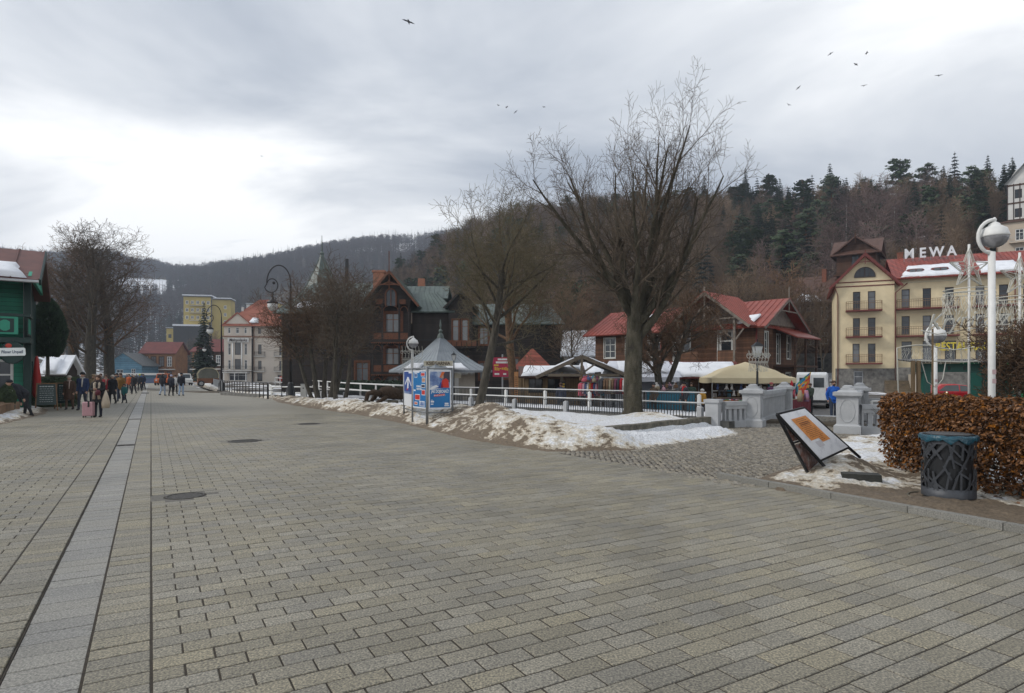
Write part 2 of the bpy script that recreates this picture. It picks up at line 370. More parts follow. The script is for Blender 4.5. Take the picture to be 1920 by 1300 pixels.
# ------------------------------------------------------------------ promenade of granite setts
PAVE = mat('granite paving stone', (0.43, 0.388, 0.295), (0.085, 0.080, 0.067), 72.0, 0.66, 0.35, 160.0, detail=3.0, island=0.12, stain=.3, c3=(0.228, 0.210, 0.165))
GUT = mat('granite gutter stone', (0.40, 0.385, 0.345), (0.12, 0.117, 0.11), 72.0, 0.55, 0.3, 160.0, detail=3.0, island=0.08, stain=.25, c3=(0.25, 0.24, 0.215))
JOINT = mat('sand joint', (0.050, 0.040, 0.029), (0.024, 0.020, 0.016), 30.0, 0.95)
def far_paving():
    m = bpy.data.materials.new('distant paving'); m.use_nodes = True; nt = m.node_tree; N = nt.nodes.new; L = nt.links.new
    b = nt.nodes['Principled BSDF']; b.inputs['Roughness'].default_value = 0.6
    tc = N('ShaderNodeTexCoord'); br = N('ShaderNodeTexBrick'); L(tc.outputs['Object'], br.inputs['Vector'])
    br.inputs['Color1'].default_value = (0.235, 0.216, 0.17, 1); br.inputs['Color2'].default_value = (0.205, 0.19, 0.151, 1); br.inputs['Mortar'].default_value = (0.09, 0.078, 0.06, 1)
    br.inputs['Scale'].default_value = 1.0; br.inputs['Mortar Size'].default_value = 0.006; br.inputs['Brick Width'].default_value = 0.336; br.inputs['Row Height'].default_value = 0.163
    n = N('ShaderNodeTexNoise'); n.inputs['Scale'].default_value = 0.5; n.inputs['Detail'].default_value = 5; L(tc.outputs['Object'], n.inputs['Vector'])
    mr = N('ShaderNodeMapRange'); L(n.outputs['Fac'], mr.inputs[0]); mr.inputs[3].default_value = 0.8; mr.inputs[4].default_value = 1.2
    mx = N('ShaderNodeMix'); mx.data_type = 'RGBA'; mx.blend_type = 'MULTIPLY'; mx.inputs[0].default_value = 1; L(br.outputs[0], mx.inputs[6]); L(mr.outputs[0], mx.inputs[7])
    L(mx.outputs[2], b.inputs['Base Color']); return m
BL, BW, JW = 0.336, 0.163, 0.0105
def kerb_u(v):                                    # right-hand edge of the paving
    return 8.15 if v < 6 else lerp(8.15, 7.65, sstep(6, 12, v)) if v < 12 else 8.3
def build_promenade():
    rz = TH
    base = MB()
    for a, b, zz in ((-6.5, -0.745, -0.0048), (-0.745, -0.325, -0.021), (-0.325, 8.5, -0.0048)): base.add([(a, -4, zz), (b, -4, zz), (b, 28, zz), (a, 28, zz)], [(0, 1, 2, 3)])
    prom = base.build('promenade', [JOINT]); prom.rotation_euler = (0, 0, rz); struct(prom)
    far = MB(); far.add([(-7.5, 28, -0.002), (8.3, 28, -0.002), (8.3, 46, -0.002), (5.2, 70, -0.002), (5.5, 190, -0.002), (-7.5, 190, -0.002)], [(0, 1, 2, 3, 4, 5)])
    fo = far.build('paving', [far_paving()], prom)
    rnd = random.Random(4)
    def stone(l, w, top=0.0, b=0.0045):           # a chamfered sett, 26 triangles or so
        h = 0.03; x, y = l/2, w/2
        vs = [(-x,-y,-h),(x,-y,-h),(x,y,-h),(-x,y,-h),(-x,-y,-b),(x,-y,-b),(x,y,-b),(-x,y,-b),(-x+b,-y+b,0),(x-b,-y+b,0),(x-b,y-b,0),(-x+b,y-b,0)]
        fs = [(0,1,5,4),(1,2,6,5),(2,3,7,6),(3,0,4,7),(4,5,9,8),(5,6,10,9),(6,7,11,10),(7,4,8,11),(8,9,10,11)]
        return vs, fs
    # list of (u, v, length, width, kind)
    L = []
    nrow = int(31 / BW)
    covers = [(0.42, 9.93, 0.25), (2.1, 17.34, 0.37), (4.75, 22.2, 0.34)]
    for r in range(nrow):
        v = -3 + (r + 0.5) * BW; odd = r % 2
        if v > 27.9: break
        L.append((-0.166, v, 0.322, BW - JW, 0))
        L.append((-0.905, v, 0.322, BW - JW, 0))
        u0 = 0.0; ue = kerb_u(v) if not 11.2 < v < 12 else 7.9
        u = 0.005
        first = BL / 2 if odd else BL
        while u < ue - 0.06:
            l = min(first, ue - u); first = BL
            L.append((u + l/2, v, l - JW, BW - JW, 0)); u += l
        u = -1.075; first = BL / 2 if odd else BL
        while u > -6.3:
            L.append((u - first/2, v, first - JW, BW - JW, 0)); u -= first; first = BL
    gp = 0.205
    for r in range(int(31 / gp)):
        v = -3 + (r + 0.5) * gp
        if v > 27.9: break
        L.append((-0.535, v, 0.385, gp - 0.007, 1))
    def hit(u, v): return any(((u-a)/(r+.15))**2 + ((v-b)/(r+.06))**2 < 1 for a, b, r in covers) or (17.72 < v < 18.02 and -0.75 < u < -0.32)
    L = [q for q in L if not hit(q[0], q[1])]
    def visible(q):
        p = S(q[0], q[1]); return p.y > 3.2 and abs(p.x) < p.y * 0.84
    vis = [q for q in L if visible(q)]
    vis.sort(key=lambda q: S(q[0], q[1]).length); near = set(id(q) for q in vis[:300])
    cache = {}; rest = MB(); restg = MB()
    for q in L:
        u, v, l, w, k = q; z = rnd.uniform(-0.0025, 0.0025) - (0.016 if k else 0.0)
        tx, ty = rnd.uniform(-0.006, 0.006), rnd.uniform(-0.006, 0.006); sp = rnd.uniform(-0.003, 0.003)
        if id(q) in near:
            key = (round(l, 2), round(w, 2), k)
            if key not in cache:
                mb = MB(); mb.add(*stone(l, w)); cache[key] = mb.mesh('paving_stone', [GUT if k else PAVE])
            o = link(cache[key], 'paving_stone', prom, (u, v, z), (tx, ty, sp))
        else:
            m = Matrix.Translation((u, v, z)) @ Matrix.Rotation(sp, 4, 'Z') @ Matrix.Rotation(tx, 4, 'X') @ Matrix.Rotation(ty, 4, 'Y')
            t = restg if k else rest; t.M = m; t.add(*stone(l, w))
    rest.M = restg.M = None
    stuff(rest.build('paving_stones', [PAVE], prom)); stuff(restg.build('gutter_stones', [GUT], prom))
    # strip of grit that gathers along the gutter lips
    gm = MB(); gm.box(-0.345, -0.328, -3, 28, -0.05, -0.012); gm.box(-0.742, -0.728, -3, 28, -0.05, -0.012); gm.build('joint_strip', [JOINT], prom)
    return prom
PROM = build_promenade()
IRON = mat('cast iron', (0.085, 0.078, 0.068), (0.035, 0.032, 0.03), 20.0, 0.6, 0.5, 60.0, metal=0.3)
def manhole(u, v, r, label):
    t = thing('manhole_cover', label, 'manhole cover', S(u, v, 0), TH, 'manhole covers in the paving')
    MB().lathe([(r, -0.03), (r, 0.004), (r*0.9, 0.004), (r*0.9, -0.012), (0.01, -0.012)], 28, caps=False).build('frame', [IRON], t)
    b = MB()
    for i in range(-4, 5):
        w = math.sqrt(max(0, (r*0.86)**2 - (i*r*0.19)**2)); b.box(-w, w, i*r*0.19-0.022, i*r*0.19+0.022, -0.013, 0.0)
    b.build('lid', [IRON], t)
    MB().lathe([(r+.2, -.016), (r+.19, -.004), (r, -.004)], 28, sx=1.1, caps=False).build('surround', [mat('grey mortar', (0.17, 0.16, 0.14), (0.09, 0.085, 0.075), 20.0, .9, .5, 40.0)], t)
manhole(0.42, 9.93, 0.25, 'sunken iron manhole cover nearest to the camera beside the gutter')
manhole(2.1, 17.34, 0.37, 'round manhole cover in the paving, second from the camera')
manhole(4.75, 22.2, 0.34, 'flat manhole cover near the snowbank, third from the camera')
def grate(v, label):
    t = thing('drain_grate', label, 'drain grate', S(-0.535, v, -0.02), TH, 'grates in the gutter')
    b = MB(); b.box(-0.2, 0.2, -0.15, -0.12, -0.03, 0.004); b.box(-0.2, 0.2, 0.12, 0.15, -0.03, 0.004); b.box(-0.2, -0.17, -0.12, 0.12, -0.03, 0.004); b.box(0.17, 0.2, -0.12, 0.12, -0.03, 0.004); b.box(-0.02, 0.02, -0.12, 0.12, -0.03, 0.003)
    b.build('frame', [IRON], t)
    for i in range(6): MB().box(-0.17, 0.17, -0.1+i*0.04, -0.085+i*0.04, -0.03, 0.002).build('bar', [IRON], t)
grate(17.87, 'iron drain grate in the gutter closer to the camera')
# far one lies on the plain paving sheet
t = thing('drain_grate', 'dark iron drain grate in the gutter far down the street', 'drain grate', S(-0.45, 66, 0.0), TH, 'grates in the gutter')
MB().box(-0.3, 0.3, -2.2, 2.2, 0.0, 0.006).build('frame', [IRON], t)
# gutter and border lines carried on along the far paving
g = MB(); g.box(-0.74, -0.33, 28, 120, -0.001, 0.003); struct(g.build('gutter', [GUT], rot=TH))
g = MB(); g.box(-0.335, -0.318, 28, 110, 0.0, 0.005); g.box(-0.76, -0.742, 28, 110, 0.0, 0.005); g.box(-0.008, 0.008, 28, 110, 0.0, 0.004); g.box(-1.085, -1.07, 28, 80, 0.0, 0.004); struct(g.build('gutter_lip', [JOINT], rot=TH))

# kerb on the right, one granite stone after another
KERB = mat('granite kerb', (0.29, 0.28, 0.25), (0.11, 0.11, 0.10), 90.0, 0.7, 0.4, 120.0, detail=3.0, island=0.12, c3=(0.20, 0.195, 0.175))
kt = thing('kerb', 'low granite kerb edging the hedge bed on the right', 'kerb', S(8.16, 0, 0), TH)
v = 1.2
while v < 6.6:
    x = kerb_u(v) - 8.15; MB().box(x - 0.06, x + 0.06, v, v + 0.99, -0.05, 0.085).build('kerb_stone', [KERB], kt); v += 1.0
# cobbled lane that leads onto the bridge
COB = mat('cobble', (0.30, 0.27, 0.22), (0.12, 0.11, 0.092), 60.0, 0.75, 0.5, 90.0, detail=3.0, island=0.28)
BR0 = Vector((7.93, 20.45)); BRD = Vector((0.53, 0.85)).normalized()      # left bridge parapet
BR1 = Vector((9.85, 18.22))
def lane_z(x, y):
    t = (Vector((x, y)) - BR0).dot(BRD); return lerp(0.0, PLAZA, sstep(6.2, 12.0, t))
def build_lane():
    mb = MB(); bed = MB(); rnd = random.Random(8); n = 0
    poly = [S(7.72, 11.4), S(7.75, 6.3), S(9.2, 6.7), S(12.5, 8.2), (9.85+0.4, 18.2, 0), (9.85+BRD.x*9, 18.22+BRD.y*9, 0), (13.5, 29.3, 0), (7.93-0.2, 20.45, 0), S(15.2, 13.4), S(14.4, 12.2), S(11.5, 11.4)]
    poly = [(p[0], p[1]) for p in poly]
    def inside(x, y):
        c = False; j = len(poly) - 1
        for i in range(len(poly)):
            (xi, yi), (xj, yj) = poly[i], poly[j]
            if (yi > y) != (yj > y) and x < (xj-xi)*(y-yi)/(yj-yi)+xi: c = not c
            j = i
        return c
    p = 0.115; ang = math.atan2(BRD.y, BRD.x); ca, sa = math.cos(ang), math.sin(ang); row = 0
    a = -16.0
    while a < 14:
        b = -12.0 + (p/2 if row % 2 else 0)
        while b < 9:
            bb = b + rnd.uniform(-.012, .012); aa = a + 0.035*math.sin(b*1.7) + rnd.uniform(-.012, .012)
            x = 9 + ca*aa - sa*bb; y = 19 + sa*aa + ca*bb
            if inside(x, y):
                z = lane_z(x, y) + rnd.uniform(-.007, .007); r = rnd.uniform(.044, .053); q = r*.66; t = rnd.uniform(0, 1.5)
                vs = []
                for k, (rr, zz) in enumerate(((r, -.03), (r, -.006), (q, .008))):
                    for i in range(4): vs.append((x + rr*1.2*math.cos(t+i*1.5708), y + rr*1.2*math.sin(t+i*1.5708), z + zz))
                mb.add(vs, [(0,1,5,4),(1,2,6,5),(2,3,7,6),(3,0,4,7),(4,5,9,8),(5,6,10,9),(6,7,11,10),(7,4,8,11),(8,9,10,11)])
            b += p
        a += p; row += 1
    for i in range(44):
        for j in range(40):
            x = -1 + i*.5; y = 5 + j*.65
            if all(inside(x+dx, y+dy) for dx in (0, .5) for dy in (0, .65)) or inside(x+.25, y+.3):
                vs = [(x+dx, y+dy, lane_z(x+dx, y+dy) - .016) for dx, dy in ((0,0),(.5,0),(.5,.65),(0,.65))]; bed.add(vs, [(0,1,2,3)])
    o = struct(bed.build('cobbled_lane', [JOINT])); stuff(mb.build('cobbles', [COB], o))
build_lane()
# market square beyond the stream
SQ = mat('wet asphalt', (0.105, 0.10, 0.095), (0.055, 0.053, 0.05), 0.8, 0.55, 0.3, 60.0)
sq = MB()
FFP = Vector((FFD.y, -FFD.x))
q = [FF0 + FFD*(-6) + FFP*1.6, FF0 + FFD*26 + FFP*1.6, Vector((4, 62)), Vector((60, 66)), Vector((60, 22)), Vector((16, 24))]
sq.add([(p.x, p.y, PLAZA) for p in q], [tuple(range(len(q)-1, -1, -1))]); struct(sq.build('market_square', [SQ]))

# ------------------------------------------------------------------ stream between its walls
WALLM = mat('canal wall stone', (0.20, 0.195, 0.18), (0.09, 0.088, 0.08), 2.0, 0.85, 0.5, 12.0)
def bank_wall(a, d, t0, t1, z0, z1, label, side):
    o = thing('retaining_wall', label, 'retaining wall', (a.x, a.y, 0), math.atan2(d.y, d.x))
    n = int((t1-t0)/2.0)
    for i in range(n):
        MB().box(t0+i*2.0, t0+i*2.0+1.985, -0.2 if side > 0 else -0.2, 0.2, z0, z1).build('wall_block', [WALLM], o)
    MB().box(t0, t1, -0.19, 0.19, z0, z1-0.01).build('core', [WALLM], o)
bank_wall(FN0, FND, -1, 44, -2.2, 0.22, 'stone bank wall of the stream on the near side', 1)
FFP = Vector((FFD.y, -FFD.x))
FW0 = FF0 - FFP*1.95
bank_wall(FW0, FFD, 1.5, 44, -2.2, 0.14, 'stone bank wall of the stream on the market side', -1)
WATER = mat('stream water', (0.03, 0.035, 0.035), (0.015, 0.018, 0.018), 1.0, 0.08, 0.3, 5.0)
w = MB(); a0 = FN0 - FND*3; a1 = FN0 + FND*60; b0 = FF0 - FFD*5; b1 = FF0 + FFD*60
w.add([(a0.x, a0.y, -1.6), (b0.x, b0.y, -1.6), (b1.x, b1.y, -1.6), (a1.x, a1.y, -1.6)], [(0, 1, 2, 3)]); struct(w.build('stream', [WATER]))

# ------------------------------------------------------------------ snow
def snow_material(name, dirt_lo=0.5, dirt_hi=0.62):
    m = bpy.data.materials.new(name); m.use_nodes = True; nt = m.node_tree; N = nt.nodes.new; L = nt.links.new
    b = nt.nodes['Principled BSDF']; b.inputs['Roughness'].default_value = 0.7; b.inputs['Subsurface Weight'].default_value = 0.0
    g = N('ShaderNodeNewGeometry'); at_ = N('ShaderNodeAttribute'); at_.attribute_name = 'dirt'
    def noise(sc, det=6, st=(1, 1, 1)):
        mp = N('ShaderNodeMapping'); mp.inputs['Scale'].default_value = st; L(g.outputs['Position'], mp.inputs[0])
        n = N('ShaderNodeTexNoise'); n.inputs['Scale'].default_value = sc; n.inputs['Detail'].default_value = det; n.inputs['Roughness'].default_value = 0.65; L(mp.outputs[0], n.inputs['Vector']); return n.outputs['Fac']
    nm = N('ShaderNodeMapRange'); L(noise(4.2, 9, (1, 1, 2.2)), nm.inputs[0]); nm.inputs[1].default_value = .25; nm.inputs[2].default_value = .75; nm.inputs[3].default_value = .12; nm.inputs[4].default_value = .88; nz = nm.outputs[0]
    ad = N('ShaderNodeMath'); ad.operation = 'ADD'; L(at_.outputs['Fac'], ad.inputs[0]); L(nz, ad.inputs[1])
    r = N('ShaderNodeValToRGB'); L(ad.outputs[0], r.inputs[0]); e = r.color_ramp.elements
    e[0].position = 0.60; e[0].color = (0.80, 0.815, 0.84, 1); e[1].position = 1.42; e[1].color = (0.062, 0.046, 0.031, 1)
    k = e.new(0.78); k.color = (0.70, 0.66, 0.58, 1); k = e.new(0.98); k.color = (0.46, 0.385, 0.28, 1); k = e.new(1.18); k.color = (0.17, 0.128, 0.085, 1)
    n2 = noise(22.0, 8); mr = N('ShaderNodeMapRange'); L(n2, mr.inputs[0]); mr.inputs[1].default_value = 0.36; mr.inputs[2].default_value = 0.6; mr.inputs[3].default_value = 0.62; mr.inputs[4].default_value = 1.06
    mx = N('ShaderNodeMix'); mx.data_type = 'RGBA'; mx.blend_type = 'MULTIPLY'; mx.inputs[0].default_value = 1; L(r.outputs[0], mx.inputs[6]); L(mr.outputs[0], mx.inputs[7])
    L(mx.outputs[2], b.inputs['Base Color'])
    bp = N('ShaderNodeBump'); bp.inputs['Strength'].default_value = 1.0; bp.inputs['Distance'].default_value = 0.06; L(noise(16.0, 8), bp.inputs['Height']); L(bp.outputs[0], b.inputs['Normal'])
    return m
DSNOW = snow_material('thawing snow')
def fbm(x, y, s, o=4, seed=0.0):
    a = 0.0; w = 0.5
    for i in range(o): a += w * mnoise.noise(Vector((x*s + seed, y*s, seed*1.7))); s *= 2.1; w *= 0.5
    return a
def snowfield(name, x0, x1, y0, y1, step, inside, height, dirt, world=None, m=None):
    """sheet over a region: inside(x,y) = distance from the edge (positive inside)"""
    nx = int((x1-x0)/step)+1; ny = int((y1-y0)/step)+1; idx = {}; V = []; D = []; F = []
    for j in range(ny):
        for i in range(nx):
            x = x0+i*step; y = y0+j*step; d = inside(x, y)
            if d > -step*1.5:
                idx[(i, j)] = len(V); z = height(x, y, d) if d > 0 else height(x, y, 0.0) - 0.06
                p = world(x, y, z) if world else (x, y, z); V.append(tuple(p)); D.append(dirt(x, y, d))
    for j in range(ny-1):
        for i in range(nx-1):
            k = [(i, j), (i+1, j), (i+1, j+1), (i, j+1)]
            if all(q in idx for q in k): F.append(tuple(idx[q] for q in k))
    me = bpy.data.meshes.new(name); me.from_pydata(V, [], F); a = me.attributes.new('dirt', 'FLOAT', 'POINT'); a.data.foreach_set('value', D)
    me.materials.append(m or DSNOW); me.polygons.foreach_set('use_smooth', [True]*len(F)); me.update()
    o = bpy.data.objects.new(name, me); C.objects.link(o); return o
def poly_dist(poly):
    P = [Vector((p[0], p[1])) for p in poly]; n = len(P)
    def f(x, y):
        q = Vector((x, y)); best = 1e9; c = False
        for i in range(n):
            a, b = P[i], P[(i+1) % n]; e = b-a; t = max(0, min(1, (q-a).dot(e)/e.length_squared)); best = min(best, (q-a-e*t).length_squared)
            if (a.y > y) != (b.y > y) and x < (b.x-a.x)*(y-a.y)/(b.y-a.y)+a.x: c = not c
        return math.sqrt(best) if c else -math.sqrt(best)
    return f
# the snowy island between promenade and stream, in street coordinates
fn = [uv_of(*(FN0 + FND*t - Vector((FND.y, -FND.x))*0.22)) for t in (0.2, 10, 20, 26, 31)]
ISL = [(7.55, 11.5), (9.3, 10.75), (11.9, 11.45), (14.5, 12.0), (15.6, 13.1), (16.0, 14.4)] + fn + [(8.6, 47.5), (7.3, 46.0), (6.7, 40), (6.9, 33), (7.6, 26), (7.55, 20.5), (7.2, 14.8)]
isl_d = poly_dist(ISL)
def street_edge(v):
    pts = [(10.7, 8.0), (11.5, 7.55), (14.8, 7.2), (20.5, 7.55), (26, 7.6), (33, 6.9), (40, 6.7), (46, 7.3)]
    for (a, ua), (b, ub) in zip(pts, pts[1:]):
        if v <= b: return lerp(ua, ub, max(0, (v-a)/(b-a)))
    return 7.3
def isl_h(u, v, d):
    du = u - street_edge(v)
    fr = sstep(-.05, -.3, v - (12.62 + (u-10.2)*.27)) * sstep(9.4, 10.6, u)      # ground in front of the stone edging lies lower
    rim = lerp(0.28, 0.10, fr) * sstep(0.0, 0.9, d)
    # ploughed heap along the street
    hp = (0.46*math.exp(-((v-17.0)/2.6)**2) + 0.26*math.exp(-((v-13.2)/1.5)**2) + 0.22*math.exp(-((v-22)/3.0)**2) + 0.13*math.exp(-((v-30)/5.0)**2))
    rim += hp * math.exp(-((du - 1.55 - 0.35*math.sin(v*0.8))/0.85)**2) * sstep(0, 0.6, d)
    # ridge thrown up in front of the stone edging
    rim += 0.10 * math.exp(-((v - 11.7 - (u-9.5)*0.13)/0.45)**2) * sstep(9, 10.5, u) * sstep(15.6, 14.0, u) * sstep(0, 0.5, d)
    rim += 0.20 * math.exp(-((u-14.6)**2 + (v-15.6)**2)/0.9)
    amp = sstep(0, 0.35, d)
    return 0.004 + rim + amp*((0.20 if du < 3 or v < 12.6 else 0.10)*fbm(u, v, 0.9, 5, 3.0) + 0.09*abs(fbm(u, v, 3.2, 4, 9.0))*(1.7 if du < 3 or v < 12.6 else 0.4) + 0.012*fbm(u, v, 9.0, 2, 1.0))
def isl_dirt(u, v, d):
    du = u - street_edge(v); k = 0.02
    k += 0.40*math.exp(-(max(0, du-0.2)/1.6)**2) + 0.40*math.exp(-((d)/0.22)**2)
    k += 0.30*math.exp(-((v-18)/3.0)**2 - ((du-2.0)/0.7)**2) + 0.5*max(0, fbm(u, v, 1.7, 3, 11.0))*(1 if du < 2.8 else 0)
    k += 0.40*math.exp(-((u-14.6)**2 + (v-15.6)**2)/0.8)
    if v < 12.6 and u > 9.2: k -= 0.10
    return k + 0.55*fbm(u, v, 0.8, 4, 5.0)*(1 if du < 3.4 else 0.25)
island = snowfield('snow_bank', 6.3, 17.6, 10.4, 48.0, 0.11, isl_d, isl_h, isl_dirt, lambda u, v, z: S(u, v, z)); stuff(island)
# stone edging of the planted bed
STONE = mat('mossy edging stone', (0.165, 0.15, 0.115), (0.055, 0.052, 0.04), 7.0, 0.9, 0.7, 25.0)
et = thing('stone_edging', 'long low stone edging poking out of the snow below the big tree', 'stone edging', S(10.2, 12.62, 0), TH + math.atan2(1.45, 5.4))
for i in range(5): MB().box(i*1.12, i*1.12+1.105, -0.14, 0.14, -0.1, 0.37 - 0.012*(i % 2)).build('edging_stone', [STONE], et)
# snow beside the hedge and the tilted sign
bed = [(8.25, 1.0), (8.25, 5.0), (8.05, 6.0), (8.3, 6.6), (9.3, 6.95), (11.2, 7.6), (13.0, 8.8), (15.6, 9.5), (17.2, 9.3), (16.5, 6.2), (12.8, 2.5), (11, 1.0)]
bd = poly_dist(bed)
def bed_h(u, v, d):
    z = 0.03 + 0.02*sstep(0, .4, d) + 0.30*math.exp(-((u-10.0)**2*1.4+(v-6.15)**2*3.0)/0.5) + 0.12*math.exp(-((u-9.3)**2+(v-6.0)**2)/0.5) + 0.10*sstep(10.5, 12, u)
    return z + sstep(0, .3, d)*(0.10*fbm(u, v, 1.5, 5, 2.0) + 0.10*abs(fbm(u, v, 4.0, 4, 6.0)))
def bed_dirt(u, v, d):
    k = 0.38 + 0.8*fbm(u, v, 1.1, 4, 8.0) + 0.45*math.exp(-(d/0.3)**2)
    k += 0.75*math.exp(-((u-8.85)/0.45)**2)*sstep(5.6, 4.8, v)*(1 if v > 3.2 else 0.35)         # bare trodden soil round the bin
    return k - 0.25*sstep(10.6, 11.6, u)
stuff(snowfield('snow_patch', 8.0, 17.4, 0.9, 9.8, 0.07, bd, bed_h, bed_dirt, lambda u, v, z: S(u, v, z)))
# dirty snow at the green house, along the flower box
ld = poly_dist([(-5.2, 26), (-4.35, 27.5), (-4.2, 30), (-3.95, 33.5), (-4.3, 37.5), (-5.0, 39), (-7, 39), (-7, 26)])
stuff(snowfield('snow_patch', -7, -3.8, 25.5, 39.5, 0.12, ld, lambda u, v, d: 0.01+0.2*sstep(0, .8, d)+sstep(0, .3, d)*0.12*fbm(u, v, 1.3, 4, 4.0),
      lambda u, v, d: 0.2+0.5*math.exp(-(d/.35)**2)+0.4*fbm(u, v, 1.0, 4, 2.0), lambda u, v, z: S(u, v, z)))
# snow along the railing further on, and heaps on the far bank and by the car park
def strip(px):
    dd = poly_dist(px); us = [p[0] for p in px]; vs = [p[1] for p in px]
    stuff(snowfield('snow_patch', min(us)-.3, max(us)+.3, min(vs)-.3, max(vs)+.3, 0.2, dd, lambda u, v, d: 0.01+0.22*sstep(0, .6, d)+sstep(0, .3, d)*0.12*fbm(u, v, 1.1, 4, 7.0),
      lambda u, v, d: 0.15+0.4*math.exp(-(d/.4)**2)+0.4*fbm(u, v, .8, 4, 3.0), lambda u, v, z: S(u, v, z)))
strip([(7.1, 46), (8.2, 46.5), (7.6, 56), (6.9, 68), (6.2, 68), (6.3, 56)])
strip([(6.0, 69), (7.5, 69), (9.2, 120), (6.5, 120)])
def heap(x, y, rx, ry, h, z0, dirt=0.1, seed=1.0):
    f = lambda a, b: 1 - math.hypot((a-x)/rx, (b-y)/ry) + 0.25*fbm(a, b, 0.9, 3, seed)
    stuff(snowfield('snow_heap', x-rx*1.3, x+rx*1.3, y-ry*1.3, y+ry*1.3, 0.16, f, lambda a, b, d: z0 + h*sstep(0, .8, d) + 0.12*h*fbm(a, b, 2.0, 4, seed), lambda a, b, d: dirt + 0.35*fbm(a, b, .9, 4, seed)))
def shelf_w(t, w, z): q = FF0 + FFD*t + FFP*w; return (q.x, q.y, z)
sd_ = poly_dist([(0.6, -1.75), (44, -1.75), (44, 1.6), (0.6, 1.6)])
stuff(snowfield('snow_patch', 0.3, 44.3, -2.0, 1.9, 0.22, sd_, lambda t, w, d: 0.10 + 0.10*sstep(0, .5, d)*(1 - sstep(0.4, 1.6, w)) - 0.5*sstep(0.8, 1.7, w) + 0.08*fbm(t, w, 1.0, 4, 2.0),
      lambda t, w, d: -0.05 + 0.3*math.exp(-(d/.3)**2) + 0.3*fbm(t, w, .8, 4, 3.0), shelf_w))
# ================================================================== fences, bridge and foreground things
DARKP = flat('dark fence paint', (0.030, 0.032, 0.034), 0.5)
def bank_fence(a, d, t0, t1, step, zpost, zrail, zbot, label, postm, railm, pick, cat_label_post=None, rail2=None):
    o = thing('bank_fence', label, 'fence', (a.x, a.y, 0), math.atan2(d.y, d.x))
    pm = MB(); pw = .085 if postm is GREYP else .06; pm.box(-pw, pw, -pw, pw, zbot - 0.15, zpost - 0.05); pm.taper((0, 0), pw*2, 0.03, zpost - 0.05, zpost)
    pme = pm.mesh('post', [postm]); n = int((t1 - t0) / step) + 1
    for i in range(n): link(pme, 'post', o, (t0 + i * step, 0, 0))
    MB().tube([(t0 - 0.3, 0, zrail), (t1, 0, zrail)], 0.026, 8).build('hand_rail', [railm], o, True)
    MB().box(t0, t1, -0.012, 0.012, zbot + 0.05, zbot + 0.08).build('lower_rail', [DARKP], o)
    MB().box(t0, t1, -0.012, 0.012, zrail - 0.09, zrail - 0.06).build('upper_rail', [DARKP], o)
    if pick:
        k = int((t1 - t0) / pick); me = MB().box(-0.010, 0.010, -0.010, 0.010, zbot, zrail - 0.06).mesh('picket', [DARKP])
        for i in range(min(k, 290)):
            x = t0 + (i + 0.5) * pick
            if abs((x - t0 + step/2) % step - step/2) > 0.1: link(me, 'picket', o, (x, 0.0, 0))
    return o
bank_fence(FN0, FND, 0.1, 27.0, 2.93, 0.67, 0.77, 0.24, 'near bank fence with grey posts, dark pickets and a pale handrail', GREYP, WHITEP, 0.118)
bank_fence(FF0, FFD, 2.4, 21.5, 2.75, 0.93, 0.99, 0.18, 'far bank fence with white posts and dark pickets in front of the stalls', WHITEP, WHITEP, 0.118)
FB0 = FF0 + FFD*21.5; FBD = Vector((-0.52, 0.855)).normalized()
def rail_fence(name, label, pts, h, step, postm, railm, pr=0.04, rails=(1.0, 0.5), pick=0):
    o = thing(name, label, 'railing', tuple(pts[0]))
    P = [Vector(p) - Vector(pts[0]) for p in pts]
    for r in rails: MB().tube([p + Vector((0, 0, h*r)) for p in P], pr*0.8, 6).build('rail', [railm], o, True)
    pm = MB().tube([(0, 0, -0.1), (0, 0, h)], pr, 6).mesh('post', [postm])
    for a, b in zip(P, P[1:]):
        n = max(1, int((b-a).length/step))
        for i in range(n): link(pm, 'post', o, a.lerp(b, i/n))
    link(pm, 'post', o, P[-1]); return o
def V3(v2, z): return Vector((v2.x, v2.y, z))
rail_fence('bank_railing', 'white two-rail railing along the far bank in front of the dark villa', [V3(FB0, 0.0), V3(FB0 + FBD*14, 0.0), V3(FB0 + FBD*44, 0.3)], 1.0, 3.0, WHITEP, WHITEP, 0.07)
rail_fence('bank_railing', 'white railing on the near bank behind the curled street lamp', [V3(FN0 + FND*27.2, 0.1), V3(FN0 + FND*34, 0.0), S(9.6, 62, 0)], 0.8, 2.6, WHITEP, WHITEP, 0.06)
rail_fence('street_railing', 'black bar railing at the edge of the promenade by the curled lamp', [S(7.05, 46.2), S(6.6, 54), S(5.9, 67)], 1.12, 1.25, BLACK, BLACK, 0.035, (0.98,))
rail_fence('street_railing', 'long grey railing further along the promenade towards the cream hotel', [S(6.2, 69), S(7.2, 90), S(9.6, 128)], 1.05, 2.0, STEEL, STEEL, 0.05, (1.0, 0.3))
rail_fence('step_railing', 'black handrail sloping down beside the end of the bar railing', [S(7.1, 46.1), S(7.9, 45.6, -0.05), S(8.6, 45.2, -0.3)], 1.05, 1.1, BLACK, BLACK, 0.03, (1.0, 0.55))

